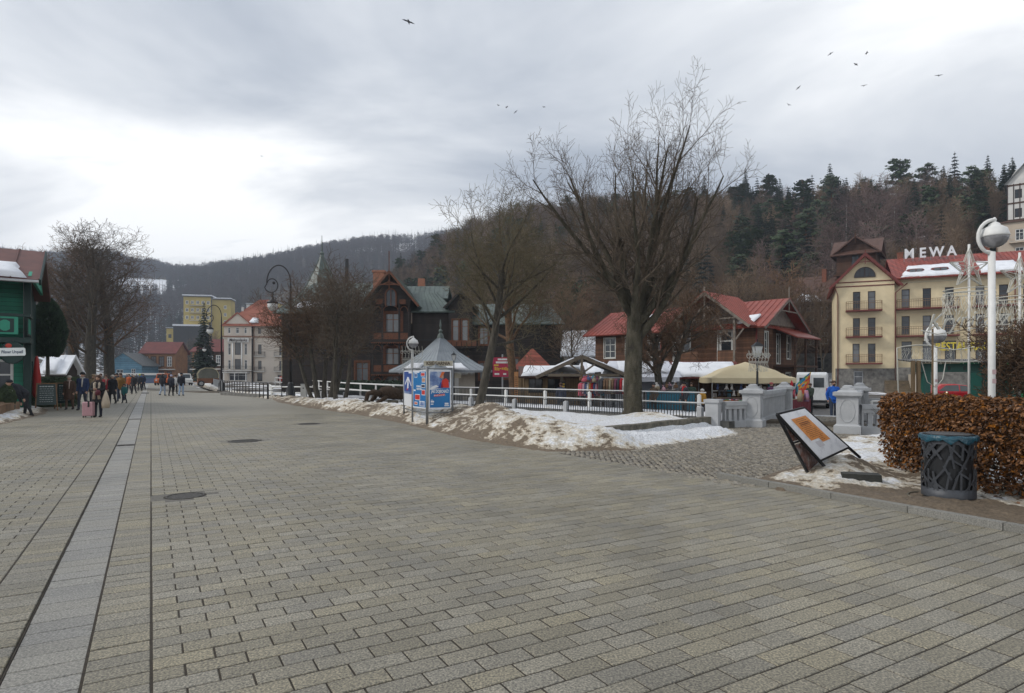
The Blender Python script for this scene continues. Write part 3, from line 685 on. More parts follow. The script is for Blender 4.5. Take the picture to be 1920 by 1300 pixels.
# ------------------------------------------------------------------ bridge
CONC = mat('grey painted parapet', (0.44, 0.45, 0.46), (0.34, 0.35, 0.36), 3.0, 0.75, 0.25, 30.0)
brz = math.atan2(BRD.y, BRD.x)
bt = thing('footbridge', 'grey concrete bridge with oval-panelled pillars and slotted parapets', 'bridge', (BR0.x, BR0.y, 0), brz)
def pillar(x, y, z0=0.0, h=1.40, w=0.56):
    m = MB(); m.M = Matrix.Translation((x, y, z0))
    m.box(-w/2-.07, w/2+.07, -w/2-.07, w/2+.07, -0.3, 0.22); m.taper((0, 0), w+.14, w, 0.22, 0.27); m.box(-w/2, w/2, -w/2, w/2, 0.27, 1.06)
    m.box(-w/2-.04, w/2+.04, -w/2-.04, w/2+.04, 1.06, 1.10); m.box(-w/2-.09, w/2+.09, -w/2-.09, w/2+.09, 1.10, 1.2)
    m.taper((0, 0), w+.02, w-.12, 1.2, 1.26); m.box(-w/2+.1, w/2-.1, -w/2+.1, w/2-.1, 1.26, 1.32); m.lathe([(0.15, 1.32), (0.14, 1.37), (0.08, 1.40)], 12)
    p = m.build('pillar', [CONC], bt)
    for ax in (0, 1):
        for s_ in (-1, 1):                        # raised oval rings
            ring = [(0.19*math.cos(t), 0.33*math.sin(t) + 0.66) for t in [2*math.pi*i/20 for i in range(21)]]
            pts = [((a, s_*(w/2+.002), b) if ax else (s_*(w/2+.002), a, b)) for a, b in ring]
            r = MB(); r.M = Matrix.Translation((x, y, z0)); r.tube(pts, 0.014, 5, caps=False); r.build('oval_ring', [CONC], p)
    return p
def parapet(p0, p1, h, z0=0.0, slots=True, d=0.2, pitch=0.2):
    """slotted parapet between two points in the bridge frame"""
    a = Vector((p0[0], p0[1], 0)); b = Vector((p1[0], p1[1], 0)); L_ = (b-a).length; ang = math.atan2(b.y-a.y, b.x-a.x)
    m = MB(); m.M = Matrix.Translation((a.x, a.y, z0)) @ Matrix.Rotation(ang, 4, 'Z')
    m.box(0, L_, -d/2-.04, d/2+.04, h-.13, h); m.box(0, L_, -d/2, d/2, h-.24, h-.13); m.box(0, L_, -d/2, d/2, -0.3, 0.2)
    p = m.build('parapet', [CONC], bt); n = int(L_/pitch); g = L_/n; w = g*0.52
    for i in range(n+1):
        x = i*g; q = MB(); q.M = Matrix.Translation((a.x, a.y, z0)) @ Matrix.Rotation(ang, 4, 'Z')
        x0, x1 = max(0, x-w/2), min(L_, x+w/2); hw = (g-w)/2
        q.box(x0, x1, -d/2+.03, d/2-.03, 0.2, h-.24)
        if i < n:                                  # rounded slot heads
            cx = x+g/2
            for zz, sg in ((h-.24, -1), (0.2, 1)):
                pts = [(cx-hw, zz)] + [(cx+hw*math.cos(t), zz+sg*(hw-hw*math.sin(t))) for t in [math.pi*k/6 for k in range(6, -1, -1)]] + [(cx+hw, zz)]
                q.prism(pts, -d/2+.031, d/2-.031, 'y')
        q.build('baluster', [CONC], p)
    return p
WB = (BR1 - BR0); wx, wy = WB.dot(BRD), WB.dot(Vector((-BRD.y, BRD.x)))         # right parapet in the bridge frame
pillar(0, 0); pillar(6.6, 0); pillar(wx, wy); pillar(6.4 + wx, wy)
parapet((0.3, 0), (6.3, 0), 1.12, pitch=0.22); parapet((wx+0.3, wy), (wx+6.1, wy), 1.12, pitch=0.22)
def to_b(x, y): q = Vector((x, y)) - BR0; return (q.dot(BRD), q.dot(Vector((-BRD.y, BRD.x))))
def pier(q, z0=0, h=0.92):
    m = MB(); m.M = Matrix.Translation((q[0], q[1], z0)); m.box(-.24, .24, -.2, .2, -.3, h-.1); m.box(-.28, .28, -.24, .24, h-.1, h); m.build('end_pier', [CONC], bt)
lw = to_b(6.45, 19.9); pier(lw); parapet((lw[0]*0.75, lw[1]*0.75), (lw[0]*0.22, lw[1]*0.22), 0.84, pitch=0.2)
a0 = Vector(lw); 
rw = to_b(11.5, 17.75); pier(rw); q0 = Vector((wx, wy)); q1 = Vector(rw); parapet(q0.lerp(q1, 0.2), q0.lerp(q1, 0.86), 0.84, pitch=0.2)
rw2 = to_b(15.3, 23.2); q0 = Vector((wx+6.4, wy)); q1 = Vector(rw2); parapet(q0.lerp(q1, 0.12), q0.lerp(q1, 0.95), 0.8, pitch=0.24)
deck = MB(); deck.box(-0.4, 8.0, wy-.2, .2, -0.5, -0.035); deck.build('deck', [CONC], bt)
rail_fence('bank_railing', 'grey pipe railing from the bridge along the stream to the right', [(12.9, 22.3, -0.2), (17, 20, -0.3), (24, 17, -0.3)], 0.95, 2.4, WHITEP, WHITEP, 0.05)

# ------------------------------------------------------------------ beech hedge keeping its dry leaves
LEAF = mat('dry beech leaf', (0.275, 0.128, 0.047), (0.075, 0.033, 0.015), 14.0, 0.7, spec=0.25, island=0.55, c3=(0.14, 0.066, 0.028))
STEM = mat('hedge stem', (0.07, 0.055, 0.042), (0.035, 0.028, 0.022), 12.0, 0.9)
def hedge():
    t = thing('beech_hedge', 'clipped beech hedge holding dry copper-brown leaves behind the litter bin', 'hedge', (6.75, 8.0, 0))
    rnd = random.Random(5); st = MB(); lf = MB()
    # plan: a run parallel to the view, from behind the sign towards and past the right-hand edge of the picture
    path = [Vector((0.24, 3.3)), Vector((0.2, 2.0)), Vector((0.25, 0.6)), Vector((0.55, -0.6)), Vector((1.2, -1.6)), Vector((2.6, -2.3))]
    lens = [0.0]
    for a, b in zip(path, path[1:]): lens.append(lens[-1] + (b-a).length)
    def along(s):
        for i in range(len(path)-1):
            if s <= lens[i+1] or i == len(path)-2:
                k = (s-lens[i])/(lens[i+1]-lens[i]); d = (path[i+1]-path[i]).normalized(); return path[i].lerp(path[i+1], k), Vector((d.y, -d.x))
    T = lens[-1]; n = int(T/0.22)
    for i in range(n):
        p, nn = along((i+rnd.random())*T/n); q = p + nn*rnd.uniform(-.2, .2)
        for k in range(3):
            a = rnd.uniform(0, 6.28); pts = [Vector((q.x, q.y, 0))]; d = Vector((.25*math.cos(a), .25*math.sin(a), 1))
            for j in range(6):
                d = (d + Vector((rnd.uniform(-.3, .3), rnd.uniform(-.3, .3), .15))).normalized(); pts.append(pts[-1] + d*.2)
            st.tube(pts, [.016, .013, .011, .009, .007, .005, .003], 4, caps=False)
            for j in range(2, 6):
                for s_ in range(4):
                    e = Vector((rnd.uniform(-1, 1), rnd.uniform(-1, 1), rnd.uniform(-.1, .6))).normalized(); st.tube([pts[j], pts[j]+e*rnd.uniform(.12, .3)], [.004, .002], 3, caps=False)
    st.build('stems', [STEM], t)
    N_ = 40000
    for i in range(N_):
        s = rnd.random()*T; p, nn = along(s); z = rnd.random()
        z = 0.06 + 1.33*(z**0.85)
        w = 0.40*(0.75 + 0.25*sstep(0.1, 0.7, z)) + 0.05*math.sin(s*3.1) + 0.05*mnoise.noise(Vector((s*2, z*3, 0)))
        if z > 1.2: w *= 1 - 0.5*((z-1.2)/.2)**2
        e = rnd.random(); side = -1 if rnd.random() < .5 else 1
        off = side*w*(1-0.35*e*e) if rnd.random() < .72 else rnd.uniform(-w, w)
        den = 0.62 + 1.0*mnoise.noise(Vector((s*1.5, z*2.2, 7))) + 0.55*sstep(0.25, 0.75, z) + 0.35*sstep(0.9, 1.3, z)
        if s < .25 or s > T-.2: off *= math.sqrt(max(0, min(1, s/.25)))
        if rnd.random() > den: continue
        c = Vector((p.x + nn.x*off, p.y + nn.y*off, z + 0.04*mnoise.noise(Vector((s*4, off*5, 1)))))
        d = Vector((rnd.uniform(-1, 1), rnd.uniform(-1, 1), rnd.uniform(-1.1, .3))).normalized(); x = d.orthogonal().normalized(); x.rotate(Matrix.Rotation(rnd.uniform(0, 6.28), 3, d)); l = rnd.uniform(.05, .095); w_ = l*.30
        up = d.cross(x)*l*.18
        lf.add([c, c+d*l*.5+x*w_+up, c+d*l, c+d*l*.5-x*w_+up], [(0, 1, 2), (0, 2, 3)])
    stuff(lf.build('foliage', [LEAF], t)); fl = MB()
    for i in range(420):
        p, nn = along(rnd.random()*T); a = rnd.uniform(-1.2, .7); u_, v_ = uv_of(6.75+p.x+nn.x*a, 8.0+p.y+nn.y*a); dd = bd(u_, v_)
        if dd < .02: continue
        c = Vector((p.x+nn.x*a, p.y+nn.y*a, bed_h(u_, v_, dd)+.012)); d = Vector((rnd.uniform(-1, 1), rnd.uniform(-1, 1), rnd.uniform(-.1, .25))).normalized()*.07; x = Vector((-d.y, d.x, rnd.uniform(-.02, .02)))*.35; fl.add([c-d*.5, c+x, c+d*.5, c-x], [(0, 1, 2, 3)])
    stuff(fl.build('fallen_leaves', [LEAF], t))
hedge()

# ------------------------------------------------------------------ litter bin
BINM = mat('anthracite bin steel', (0.066, 0.071, 0.08), (0.042, 0.045, 0.052), 8.0, 0.5, metal=0.3)
BAG = mat('blue-green bin bag', (0.006, 0.075, 0.11), (0.003, 0.03, 0.05), 9.0, 0.28, 0.9, 18.0, spec=0.6)
def litter_bin():
    t = thing('litter_bin', 'round anthracite litter bin with cut-out twig pattern and blue-green bag', 'litter bin', (5.87, 8.36, 0.04)); r = 0.31; h = 0.86
    MB().lathe([(r-.035, .12), (r-.035, h-.03)], 32, caps=False).build('inner_drum', [BLACK], t, True)
    MB().lathe([(r-.03, 0.0), (r-.03, .05)], 24).build('plinth', [BLACK], t)
    for z0, z1 in ((.05, .17), (h-.1, h)): MB().lathe([(r, z0), (r, z1), (r-.008, z1), (r-.008, z0)], 36, caps=False).build('shell_band', [BINM], t, True)
    rnd = random.Random(3); sh = MB()
    def strip(t0, z0, t1, z1, w):
        k = 5; vs = []; dz = z1-z0; dt = (t1-t0)*r; ln = math.hypot(dz, dt); nx, nz = -dz/ln*w/2, dt/ln*w/2
        for i in range(k+1):
            f = i/k; tt = lerp(t0, t1, f); zz = lerp(z0, z1, f)
            for rr in (r, r-.007):
                for s_ in (-1, 1):
                    a = tt + s_*nx/r; z = min(h-.05, max(.1, zz+s_*nz)); vs.append((rr*math.cos(a), rr*math.sin(a), z))
        fs = []
        for i in range(k):
            a = i*4; b = a+4; fs += [(a, a+1, b+1, b), (a+2, b+2, b+3, a+3), (a, b, b+2, a+2), (a+1, a+3, b+3, b+1)]
        sh.add(vs, fs)
    for i in range(64):
        t0 = 6.283*i/64 + rnd.uniform(-.1, .1); z0 = rnd.choice([.15, .15, .3, .45, .6]); l = rnd.uniform(.16, .42); a = rnd.choice([-1, 1])*rnd.uniform(.15, 1.05)
        strip(t0, z0, t0 + math.sin(a)*l/r, z0 + math.cos(a)*l, rnd.uniform(.016, .028))
    for i in range(22):
        t0 = 6.283*i/22 + rnd.uniform(-.1, .1); strip(t0, .16, t0+rnd.uniform(-.25, .25), rnd.uniform(.35, .45), .024); strip(t0+.1, h-.06, t0+rnd.uniform(-.8, .8), h-.3, .026)
    sh.build('twig_pattern', [BINM], t)
    bg = MB(); vs = []; n = 48; prof = [(r-.05, h-.1), (r-.03, h+.008), (r+.012, h+.015), (r+.034, h-.012), (r+.028, h-.06)]
    for k, (rr, z) in enumerate(prof):
        for j in range(n):
            a = 6.2832*j/n; q = mnoise.noise(Vector((math.cos(a)*5.5, math.sin(a)*5.5, k*.3))); vs.append(((rr+.014*q*(k > 1))*math.cos(a), (rr+.014*q*(k > 1))*math.sin(a), z + (.075*q if k == 4 else .012*q)))
    bg.add(vs, [(i*n+j, i*n+(j+1) % n, (i+1)*n+(j+1) % n, (i+1)*n+j) for i in range(4) for j in range(n)]); bg.build('bag', [BAG], t, True)
    lid = MB(); lid.lathe([(r-.01, h+.012), (r-.06, h+.03), (.02, h+.034)], 32); lid.build('mouth_shade', [BLACK], t, True)  # black disc: the shaded mouth of the bin, painted rather than open
    ring = MB(); ring.tube([(0.47*math.cos(a), 0.44*math.sin(a), 0.02) for a in [6.2832*i/40 for i in range(41)]], .014, 6, caps=False); ring.build('base_ring', [STONE], t, True)
litter_bin()
# stone block in the snow
o = tag(MB().taper((0, 0), .56, .52, 0, .19, 0, .30, .26).build('stone_block', [mat('dark wet stone', (0.035, 0.036, 0.03), (0.016, 0.017, 0.015), 12.0, 0.6, 0.5, 30.0)], None, False, (5.28, 9.42, 0.03), R(-20)), 'dark rectangular stone block lying in dirty snow left of the bin', 'stone block')

# ------------------------------------------------------------------ tilted display stand
def display_stand():
    t = thing('display_stand', 'black-framed A-board tipped backwards with an orange notice on its white board', 'display stand', (4.9, 9.9, 0))
    O = Vector((4.9, 9.9, 0)); TL, TR = Vector((4.05, 9.5, 1.11)) - O, Vector((4.69, 10.0, 1.18)) - O; BL, BR = Vector((4.89, 9.88, .34)) - O, Vector((5.61, 10.36, .50)) - O
    FC, FD = Vector((4.80, 9.93, 0.0)) - O, Vector((5.40, 10.55, 0.05)) - O
    FA, FB = BL + (BL-TL)*.27, BR + (BR-TR)*.27
    f = MB()
    for a, b in ((TL, FA), (TR, FB), (TL, FC), (TR, FD)): f.bar(a, b, .035)
    for a, b in ((TL, TR), (BL, BR)): f.bar(a, b, .03)
    f.bar(TL.lerp(FC, .42), TR.lerp(FD, .42), .025); f.bar(TL.lerp(FC, .86), TR.lerp(FD, .86), .025)
    f.build('frame', [BLACK], t)
    nrm = (TR-TL).cross(BL-TL).normalized(); nrm = nrm if nrm.z > 0 else -nrm
    def pt(a, b, up): return TL.lerp(TR, a).lerp(BL.lerp(BR, a), b) + nrm*up
    BOARD = mat('scuffed white board', (0.78, 0.79, 0.81), (0.60, 0.61, 0.64), 7.0, 0.45, c3=(0.75, 0.76, 0.78))
    def patch(a0, a1, b0, b1, up, skip=None, n=12):
        q = MB()
        for i in range(n):
            for j in range(n):
                A0, A1, B0, B1 = lerp(a0, a1, i/n), lerp(a0, a1, (i+1)/n), lerp(b0, b1, j/n), lerp(b0, b1, (j+1)/n)
                if skip and skip(i/n, j/n): continue
                q.add([pt(A0, B0, up), pt(A1, B0, up), pt(A1, B1, up), pt(A0, B1, up)], [(0, 1, 2, 3)])
        return q
    bd_ = patch(.03, .97, .02, .98, .02); o2 = patch(.03, .97, .02, .98, .0); bd_.add(o2.v, o2.f)
    board = bd_.build('board', [BOARD], t)
    OR = mat('orange notice paper', (0.72, 0.30, 0.09), (0.60, 0.23, 0.06), 9.0, 0.7)
    patch(.22, .75, .15, .71, .025, lambda a, b: a < .45 and b > .78).build('orange_notice', [OR], board)
    INK = flat('notice ink', (0.16, 0.06, 0.03)); rnd = random.Random(2); ln = MB()
    for i in range(15):
        b = .185 + i*.034; a0, a1 = (.32, .66) if i in (2, 3) else (.27 + rnd.uniform(0, .05), .70 - rnd.uniform(0, .1)); hh = .02 if i in (2, 3) else .009
        if b > .58: a0 = .5
        x = a0
        while x < a1:
            w = rnd.uniform(.015, .05); ln.add([pt(x, b, .03), pt(min(x+w, a1), b, .03), pt(min(x+w, a1), b+hh, .03), pt(x, b+hh, .03)], [(0, 1, 2, 3)]); x += w + .012
    ln.build('print', [INK], board)
    patch(.28, .46, .66, .78, .024, None, 3).build('paper_scrap', [flat('pale paper', (0.6, 0.58, 0.6))], board)
    POST = mat('faded photo print', (0.34, 0.36, 0.36), (0.05, 0.045, 0.05), 5.0, 0.25, c3=(0.20, 0.10, 0.08))
    def p2(a, b): return TL.lerp(TR, a).lerp(FC.lerp(FD, a), b)
    for b0, b1 in ((.08, .40), (.45, .84)): MB().slab([p2(.05, b0), p2(.95, b0), p2(.95, b1), p2(.05, b1)], .006).build('photo_panel', [POST], t)
display_stand()

# ------------------------------------------------------------------ poster screen
def poster_screen():
    A, B, D, E_ = Vector((-3.98, 22.9, .27)), Vector((-3.42, 21.35, .22)), Vector((-2.76, 20.2, .25)), Vector((-1.97, 20.55, .25))
    t = thing('poster_screen', 'folding pipe screen carrying three blue tourist posters on the snow', 'poster stand', tuple(D))
    PIPE = flat('grey pipe', (0.22, 0.23, 0.24), 0.45, 0.5)
    for p, h in ((A, 1.68), (B, 1.72), (D, 1.72), (E_, 1.66)):
        q = p - D; MB().tube([q + Vector((0, 0, -.4)), q + Vector((0, 0, h))], .032 if p is not D else .045, 8).build('post', [PIPE], t, True)
    for a, b in ((A, B), (B, D), (D, E_)):
        for z in (1.66, .22): MB().tube([a-D+Vector((0, 0, z+.25-(a.z-.0))), b-D+Vector((0, 0, z+.25-b.z))], .022, 6).build('cross_rail', [PIPE], t, True)
    fb = MB(); fb.M = Matrix.Translation(E_-D); fb.box(-.35, .1, -.05, .05, -.03, .03); fb.bar((0, 0, .2), (.55, .3, .15), .03); fb.build('foot', [PIPE], t)
    W_ = flat('poster white', (0.72, 0.74, 0.77), 0.5); BLU = mat('poster blue', (0.012, 0.17, 0.42), (0.008, 0.12, 0.34), 2.0, 0.4); DB = flat('poster deep blue', (0.02, 0.07, 0.30), 0.4)
    PH = mat('poster ski photo', (0.50, 0.55, 0.62), (0.03, 0.06, 0.18), 3.0, 0.4, c3=(0.14, 0.22, 0.42)); RED = flat('poster red', (0.55, 0.03, 0.02), 0.5); DK = flat('poster dark', (0.05, 0.04, 0.06), .5); ORG = flat('poster orange', (0.60, 0.13, 0.03), .5); SKIN_ = flat('poster skin', (0.45, 0.25, 0.17), .5)
    def panel(a, b, label, fill):
        a = a - D; b = b - D; d = (b-a); L_ = math.hypot(d.x, d.y); ang = math.atan2(d.y, d.x)
        o = MB().box(.05, L_-.05, -.004, .004, .34, 1.60).build('poster', [W_], t, False, (a.x, a.y, 0), ang); o['label'] = label; fill(o, L_); return o
    def art(o, m, poly, lay=1, nm='print'): return MB().prism(poly, -.005-lay*.0022, -.004-(lay-1)*.0022, 'y').build(nm, [m], o)
    def rect(a, b, c, d): return [(a, c), (b, c), (b, d), (a, d)]
    def f3(o, L_):
        x0, x1 = .09, L_-.09; art(o, PH, rect(x0, x1, 1.0, 1.56)); art(o, BLU, [(x0, .38), (x1, .38), (x1, 1.02), (x0, .96)], 2)
        art(o, DK, [(x1-.24, 1.28), (x1, 1.2), (x1, 1.56), (x1-.2, 1.55), (x1-.27, 1.42)], 2); art(o, RED, [(x1-.32, 1.03), (x1-.03, 1.03), (x1-.05, 1.27), (x1-.14, 1.34), (x1-.27, 1.28)], 3)
        art(o, ORG, [(x1-.36, 1.36), (x1-.28, 1.55), (x1-.18, 1.55), (x1-.26, 1.36)], 3); art(o, SKIN_, [(x1-.3, 1.33), (x1-.22, 1.33), (x1-.22, 1.44), (x1-.28, 1.42)], 4)
        art(o, W_, [(x0, 1.0), (x0+.1, 1.0), (x0+.3, 1.06), (x0+.22, 1.12), (x0+.1, 1.08)], 3); art(o, DB, [(x0+.28, 1.02), (x0+.45, 1.02), (x0+.42, 1.2), (x0+.36, 1.22)], 3)
        art(o, RED, [(x0+.13, .735), (x1-.17, .765), (x1-.18, .835), (x0+.15, .805)], 3)
        lettering('JAK DOJECHAĆ?', .135, W_, o, ((x0+x1)/2, -.012, .905), .004, 0, .004, 0, 'title_print', .60); lettering('Sprawdź naszą mapę', .062, W_, o, ((x0+x1)/2-.02, -.014, .785), .003, .2, .001, (0, R(-2), 0), 'red_label_print', .72)
        for r_ in (rect(x0+.03, x0+.14, .55, .60), rect(x0+.03, x0+.12, .48, .51), rect(x1-.18, x1-.05, .47, .53), rect(x1-.19, x1-.03, .42, .45), rect(x0+.03, x0+.1, .62, .635)): art(o, W_, r_, 3)
    def f2(o, L_):
        x0, x1 = .09, L_-.09; w = x1-x0; art(o, BLU, rect(x0, x1, .38, 1.56))
        rnd = random.Random(6)
        for a, b, c, d in ((.1, .33, 1.36, 1.5), (.62, .92, 1.40, 1.53), (.7, .95, 1.2, 1.36), (.66, .94, 1.02, 1.14), (.68, .95, .78, .96), (.15, .55, .60, .80), (.1, .35, .44, .54), (.5, .92, .41, .58)):
            art(o, W_, rect(x0+a*w, x0+b*w, c, d), 2); art(o, rnd.choice([RED, ORG, DK, SKIN_, PH]), rect(x0+a*w+.02, x0+b*w-.02, c+.02, d-.02), 3)
        art(o, W_, rect(x0+.06*w, x0+.5*w, 1.52, 1.555), 2); art(o, W_, rect(x0+.04*w, x0+.2*w, .9, .95), 2)
        lettering('INFORMACJA', .085, W_, o, ((x0+x1)/2-.05, -.011, 1.06), .003, 0, .003, 0, 'title_print', .8); lettering('TURYSTYCZNA', .085, W_, o, ((x0+x1)/2-.02, -.011, .97), .003, 0, .003, 0, 'title_print', .8)
    def f1(o, L_):
        x0, x1 = .09, L_-.09; w = x1-x0; art(o, DB, rect(x0, x1, .85, 1.56)); art(o, W_, [(x0+.1*w, 1.12), (x0+.45*w, 1.38), (x0+.62*w, 1.36), (x0+.95*w, 1.08), (x0+.9*w, 1.05), (x0+.6*w, 1.28), (x0+.58*w, .98), (x0+.4*w, .95), (x0+.45*w, 1.28), (x0+.15*w, 1.08)], 2)
        art(o, RED, rect(x0+.36*w, x0+.5*w, .9, .96), 3); art(o, W_, rect(x0+.6*w, x1-.02, 1.5, 1.555), 2); art(o, PH, rect(x0, x1, .78, .86), 2)
    panel(A, B, 'narrow poster with a white skier on dark blue above white', f1); panel(B, D, 'blue poster dotted with small photos', f2); panel(D, E_, 'poster of a skier in red over a blue field with white lettering', f3)
poster_screen()

# ------------------------------------------------------------------ woven reclining figure
def woven_figure():
    t = thing('woven_sculpture', 'brown woven-wicker reclining figure resting on stone blocks by the fence', 'sculpture', (-5.9, 29.0, 0.3), R(6))
    W = mat('dark wicker', (0.060, 0.036, 0.020), (0.016, 0.010, 0.007), 40.0, 0.9, 1.0, 50.0, stretch=(1, 1, 2.5))
    m = MB()
    m.tube([(-.35, 0, .42), (-.15, 0, .55), (.15, 0, .58), (.5, 0, .50), (.8, 0, .42), (.95, 0, .38)], [.12, .26, .31, .27, .2, .08], 14)
    m.tube([(.7, 0, .55), (.85, -.03, .66), (.98, -.03, .66), (1.06, -.03, .6)], [.1, .13, .11, .05], 10)
    m.tube([(-.2, -.16, .5), (-.5, -.2, .60), (-.78, -.2, .52), (-.86, -.2, .25), (-.80, -.2, .06)], [.15, .13, .12, .1, .08], 10)
    m.tube([(-.2, .16, .5), (-.42, .2, .52), (-.55, .22, .32), (-.7, .25, .14), (-.95, .25, .08)], [.15, .13, .11, .09, .07], 10)
    m.tube([(.1, -.2, .4), (-.15, -.34, .22), (-.4, -.36, .1)], [.11, .09, .06], 8)
    m.build('body', [W], t, True); rnd = random.Random(7); c = MB()
    for i in range(60):
        x = rnd.uniform(-.25, .8); r = .31*math.sqrt(max(.05, 1-((x-.2)/.72)**2)) ; ph = rnd.uniform(0, 6.28)
        c.tube([(x+.1*k*rnd.uniform(.5, 1), (r+.012)*math.cos(ph+.35*k), .55+(r+.012)*math.sin(ph+.35*k)) for k in range(4)], .012, 4)
    c.build('withies', [W], t)
    for x, y, w in ((-.85, -.1, .35), (.35, 0, .5)): tag_ = MB().taper((x, y), w, w*.9, -.15, .2, 0, .45, .4).build('stone_block', [STONE], t)
woven_figure()

# ------------------------------------------------------------------ lamps
LAMPG = mat('milky lamp glass', (0.70, 0.71, 0.70), (0.60, 0.61, 0.60), 3.0, 0.25); CLEARG = mat('smoky lamp glass', (0.30, 0.30, 0.31), (0.16, 0.16, 0.17), 5.0, 0.12, spec=0.7)
def curl_lamp(loc, H_, label):
    t = thing('street_lamp', label, 'street lamp', loc, 0, 'curled black street lamps'); s = H_/9.0
    m = MB(); m.lathe([(.42*s, 0), (.42*s, .12*s), (.30*s, .2*s), (.30*s, .75*s), (.2*s, .95*s), (.2*s, 1.1*s), (.12*s, 1.25*s)], 10); m.build('base', [BLACK], t, True)
    pts = [(0, 0, 1.1*s), (0, 0, 7.6*s)]; c = Vector((-.78*s, 0, 7.7*s)); ang = [(-.02 + i*.2) for i in range(0, 40)]
    arc = []
    for i in range(17): a = i*math.pi*1.02/16; arc.append((c.x + .78*s*math.cos(a), 0, c.z + 1.15*s*math.sin(a)))
    for i in range(1, 20):
        f = i/19; a = math.pi*1.02 + f*math.pi*1.9; r = .78*s*(1-.72*f); cx = c.x - .78*s + r*(1) + 0.0; arc.append((c.x - .78*s + .78*s*(1-.5*f)*.55 + r*math.cos(a)*.8, 0, c.z - .05*s + r*math.sin(a)*.9))
    MB().tube(pts + arc, [.085*s] + [.06*s] + [.042*s]*16 + [.036*s]*20, 8).build('pole', [BLACK], t, True)
    e = Vector((c.x - .40*s, 0, c.z - .62*s)); m = MB(); m.ball((c.x-.32*s, 0, c.z), .1*s, n=8, k=6)
    m.lathe([(.03*s, e.z), (.1*s, e.z-.1*s), (.05*s, e.z-.2*s), (.13*s, e.z-.45*s), (.34*s, e.z-.62*s), (.36*s, e.z-.72*s)], 14, (e.x, 0)); m.build('lantern_hood', [BLACK], t, True)
    MB().ball((e.x, 0, e.z-.86*s), .33*s, .33*s, .36*s, 14, 9).build('globe', [LAMPG], t, True)
curl_lamp(onz(545, 752), 8.9, 'tall black street lamp with a curled top in front of the bare shrubs')
curl_lamp(S(6.2, 69.5), 8.9, 'black curled street lamp further off beside the grey railing')
curl_lamp(S(1.9 + 7, 118), 8.6, 'distant curled street lamp in front of the spruce')
def ball_lamp(loc, H_, label, s=1.0):
    t = thing('ball_lamp', label, 'street lamp', loc, 0, 'white ball lamps')
    m = MB(); m.tube([(0, 0, 0), (0, 0, H_-.9*s)], .09*s, 14); m.tube([(0, 0, 0), (0, 0, .5)], .12*s, 14); m.build('pole', [WHITEP], t, True)
    c = Vector((.08*s, 0, H_-.45*s)); r = .36*s
    MB().lathe([(.04*s, c.z+.42*s), (.13*s, c.z+.36*s), (.15*s, c.z+.31*s), (.3*s, c.z+.22*s), (.365*s, c.z+.02*s), (.355*s, c.z-.02*s)], 22, (c.x, c.y)).build('shade', [WHITEP], t, True)
    MB().ball((c.x, c.y, c.z-.02*s), .345*s, .345*s, .31*s, 18, 10).build('globe', [CLEARG], t, True)
    a = [(c.x - .12*s, 0, H_-.95*s)] + [(c.x + .47*s*math.cos(q), 0, c.z - .02*s + .5*s*math.sin(q)) for q in [R(235 - i*13.5) for i in range(12)]]
    MB().tube(a, .05*s, 8).build('arm', [WHITEP], t, True); MB().tube([(0, 0, H_-1.25*s), (-.02, 0, H_-.9*s), (a[1][0], 0, a[1][2])], .05*s, 8).build('bracket', [WHITEP], t, True)
    MB().lathe([(.02*s, c.z+.36*s), (.06*s, c.z+.48*s), (.02*s, c.z+.55*s)], 8, (c.x, 0)).build('finial', [WHITEP], t, True)
    for z in (1.52, 1.72): MB().box(-.05*s, .06*s, -.0925*s, -.09*s, z, z+.1).build('sticker', [flat('lamp sticker', (0.5, 0.35, 0.35))], t)
ball_lamp((10.5, 13.6, 0), 5.08, 'big white ball lamp on a thick pole rising behind the hedge', .76)
ball_lamp((at(1753, 700, 24.5).x, 24.5, -.3), 3.95, 'smaller white ball lamp in front of the hotel, beneath the script lettering', 0.92)
ball_lamp((at(773, 700, 39).x, 39, 0), 4.05, 'white ball lamp with a scrolled ornament behind the poster stand', 0.88)
def lantern(loc, H_, label, s=1.0):
    t = thing('lantern_post', label, 'street lamp', loc, 0, 'black lantern posts')
    m = MB(); m.tube([(0, 0, 0), (0, 0, H_-.7*s)], [.06*s, .04*s], 8); m.tube([(0, 0, 0), (0, 0, .5)], .09*s, 8); m.build('pole', [BLACK], t, True)
    z = H_-.7*s; m = MB(); m.taper((0, 0), .1*s, .06*s, z-.06, z); m.taper((0, 0), .4*s, .1*s, z+.42*s, z+.58*s); m.box(-.02, .02, -.02, .02, z+.58*s, z+.7*s)
    for sx in (-1, 1):
        for sy in (-1, 1): m.bar((sx*.085*s, sy*.085*s, z), (sx*.165*s, sy*.165*s, z+.42*s), .018*s)
    m.build('lantern_frame', [BLACK], t); MB().taper((0, 0), .17*s, .33*s, z, z+.42*s).build('lantern_glass', [LAMPG], t)
lantern((at(1420, 700, 24.5).x, 24.5, 0), 3.1, 'black lantern post behind the left bridge pillar')
lantern((at(851, 700, 43).x, 43, -.2), 3.5, 'thin black lantern post in front of the bookshop kiosk', 0.9)
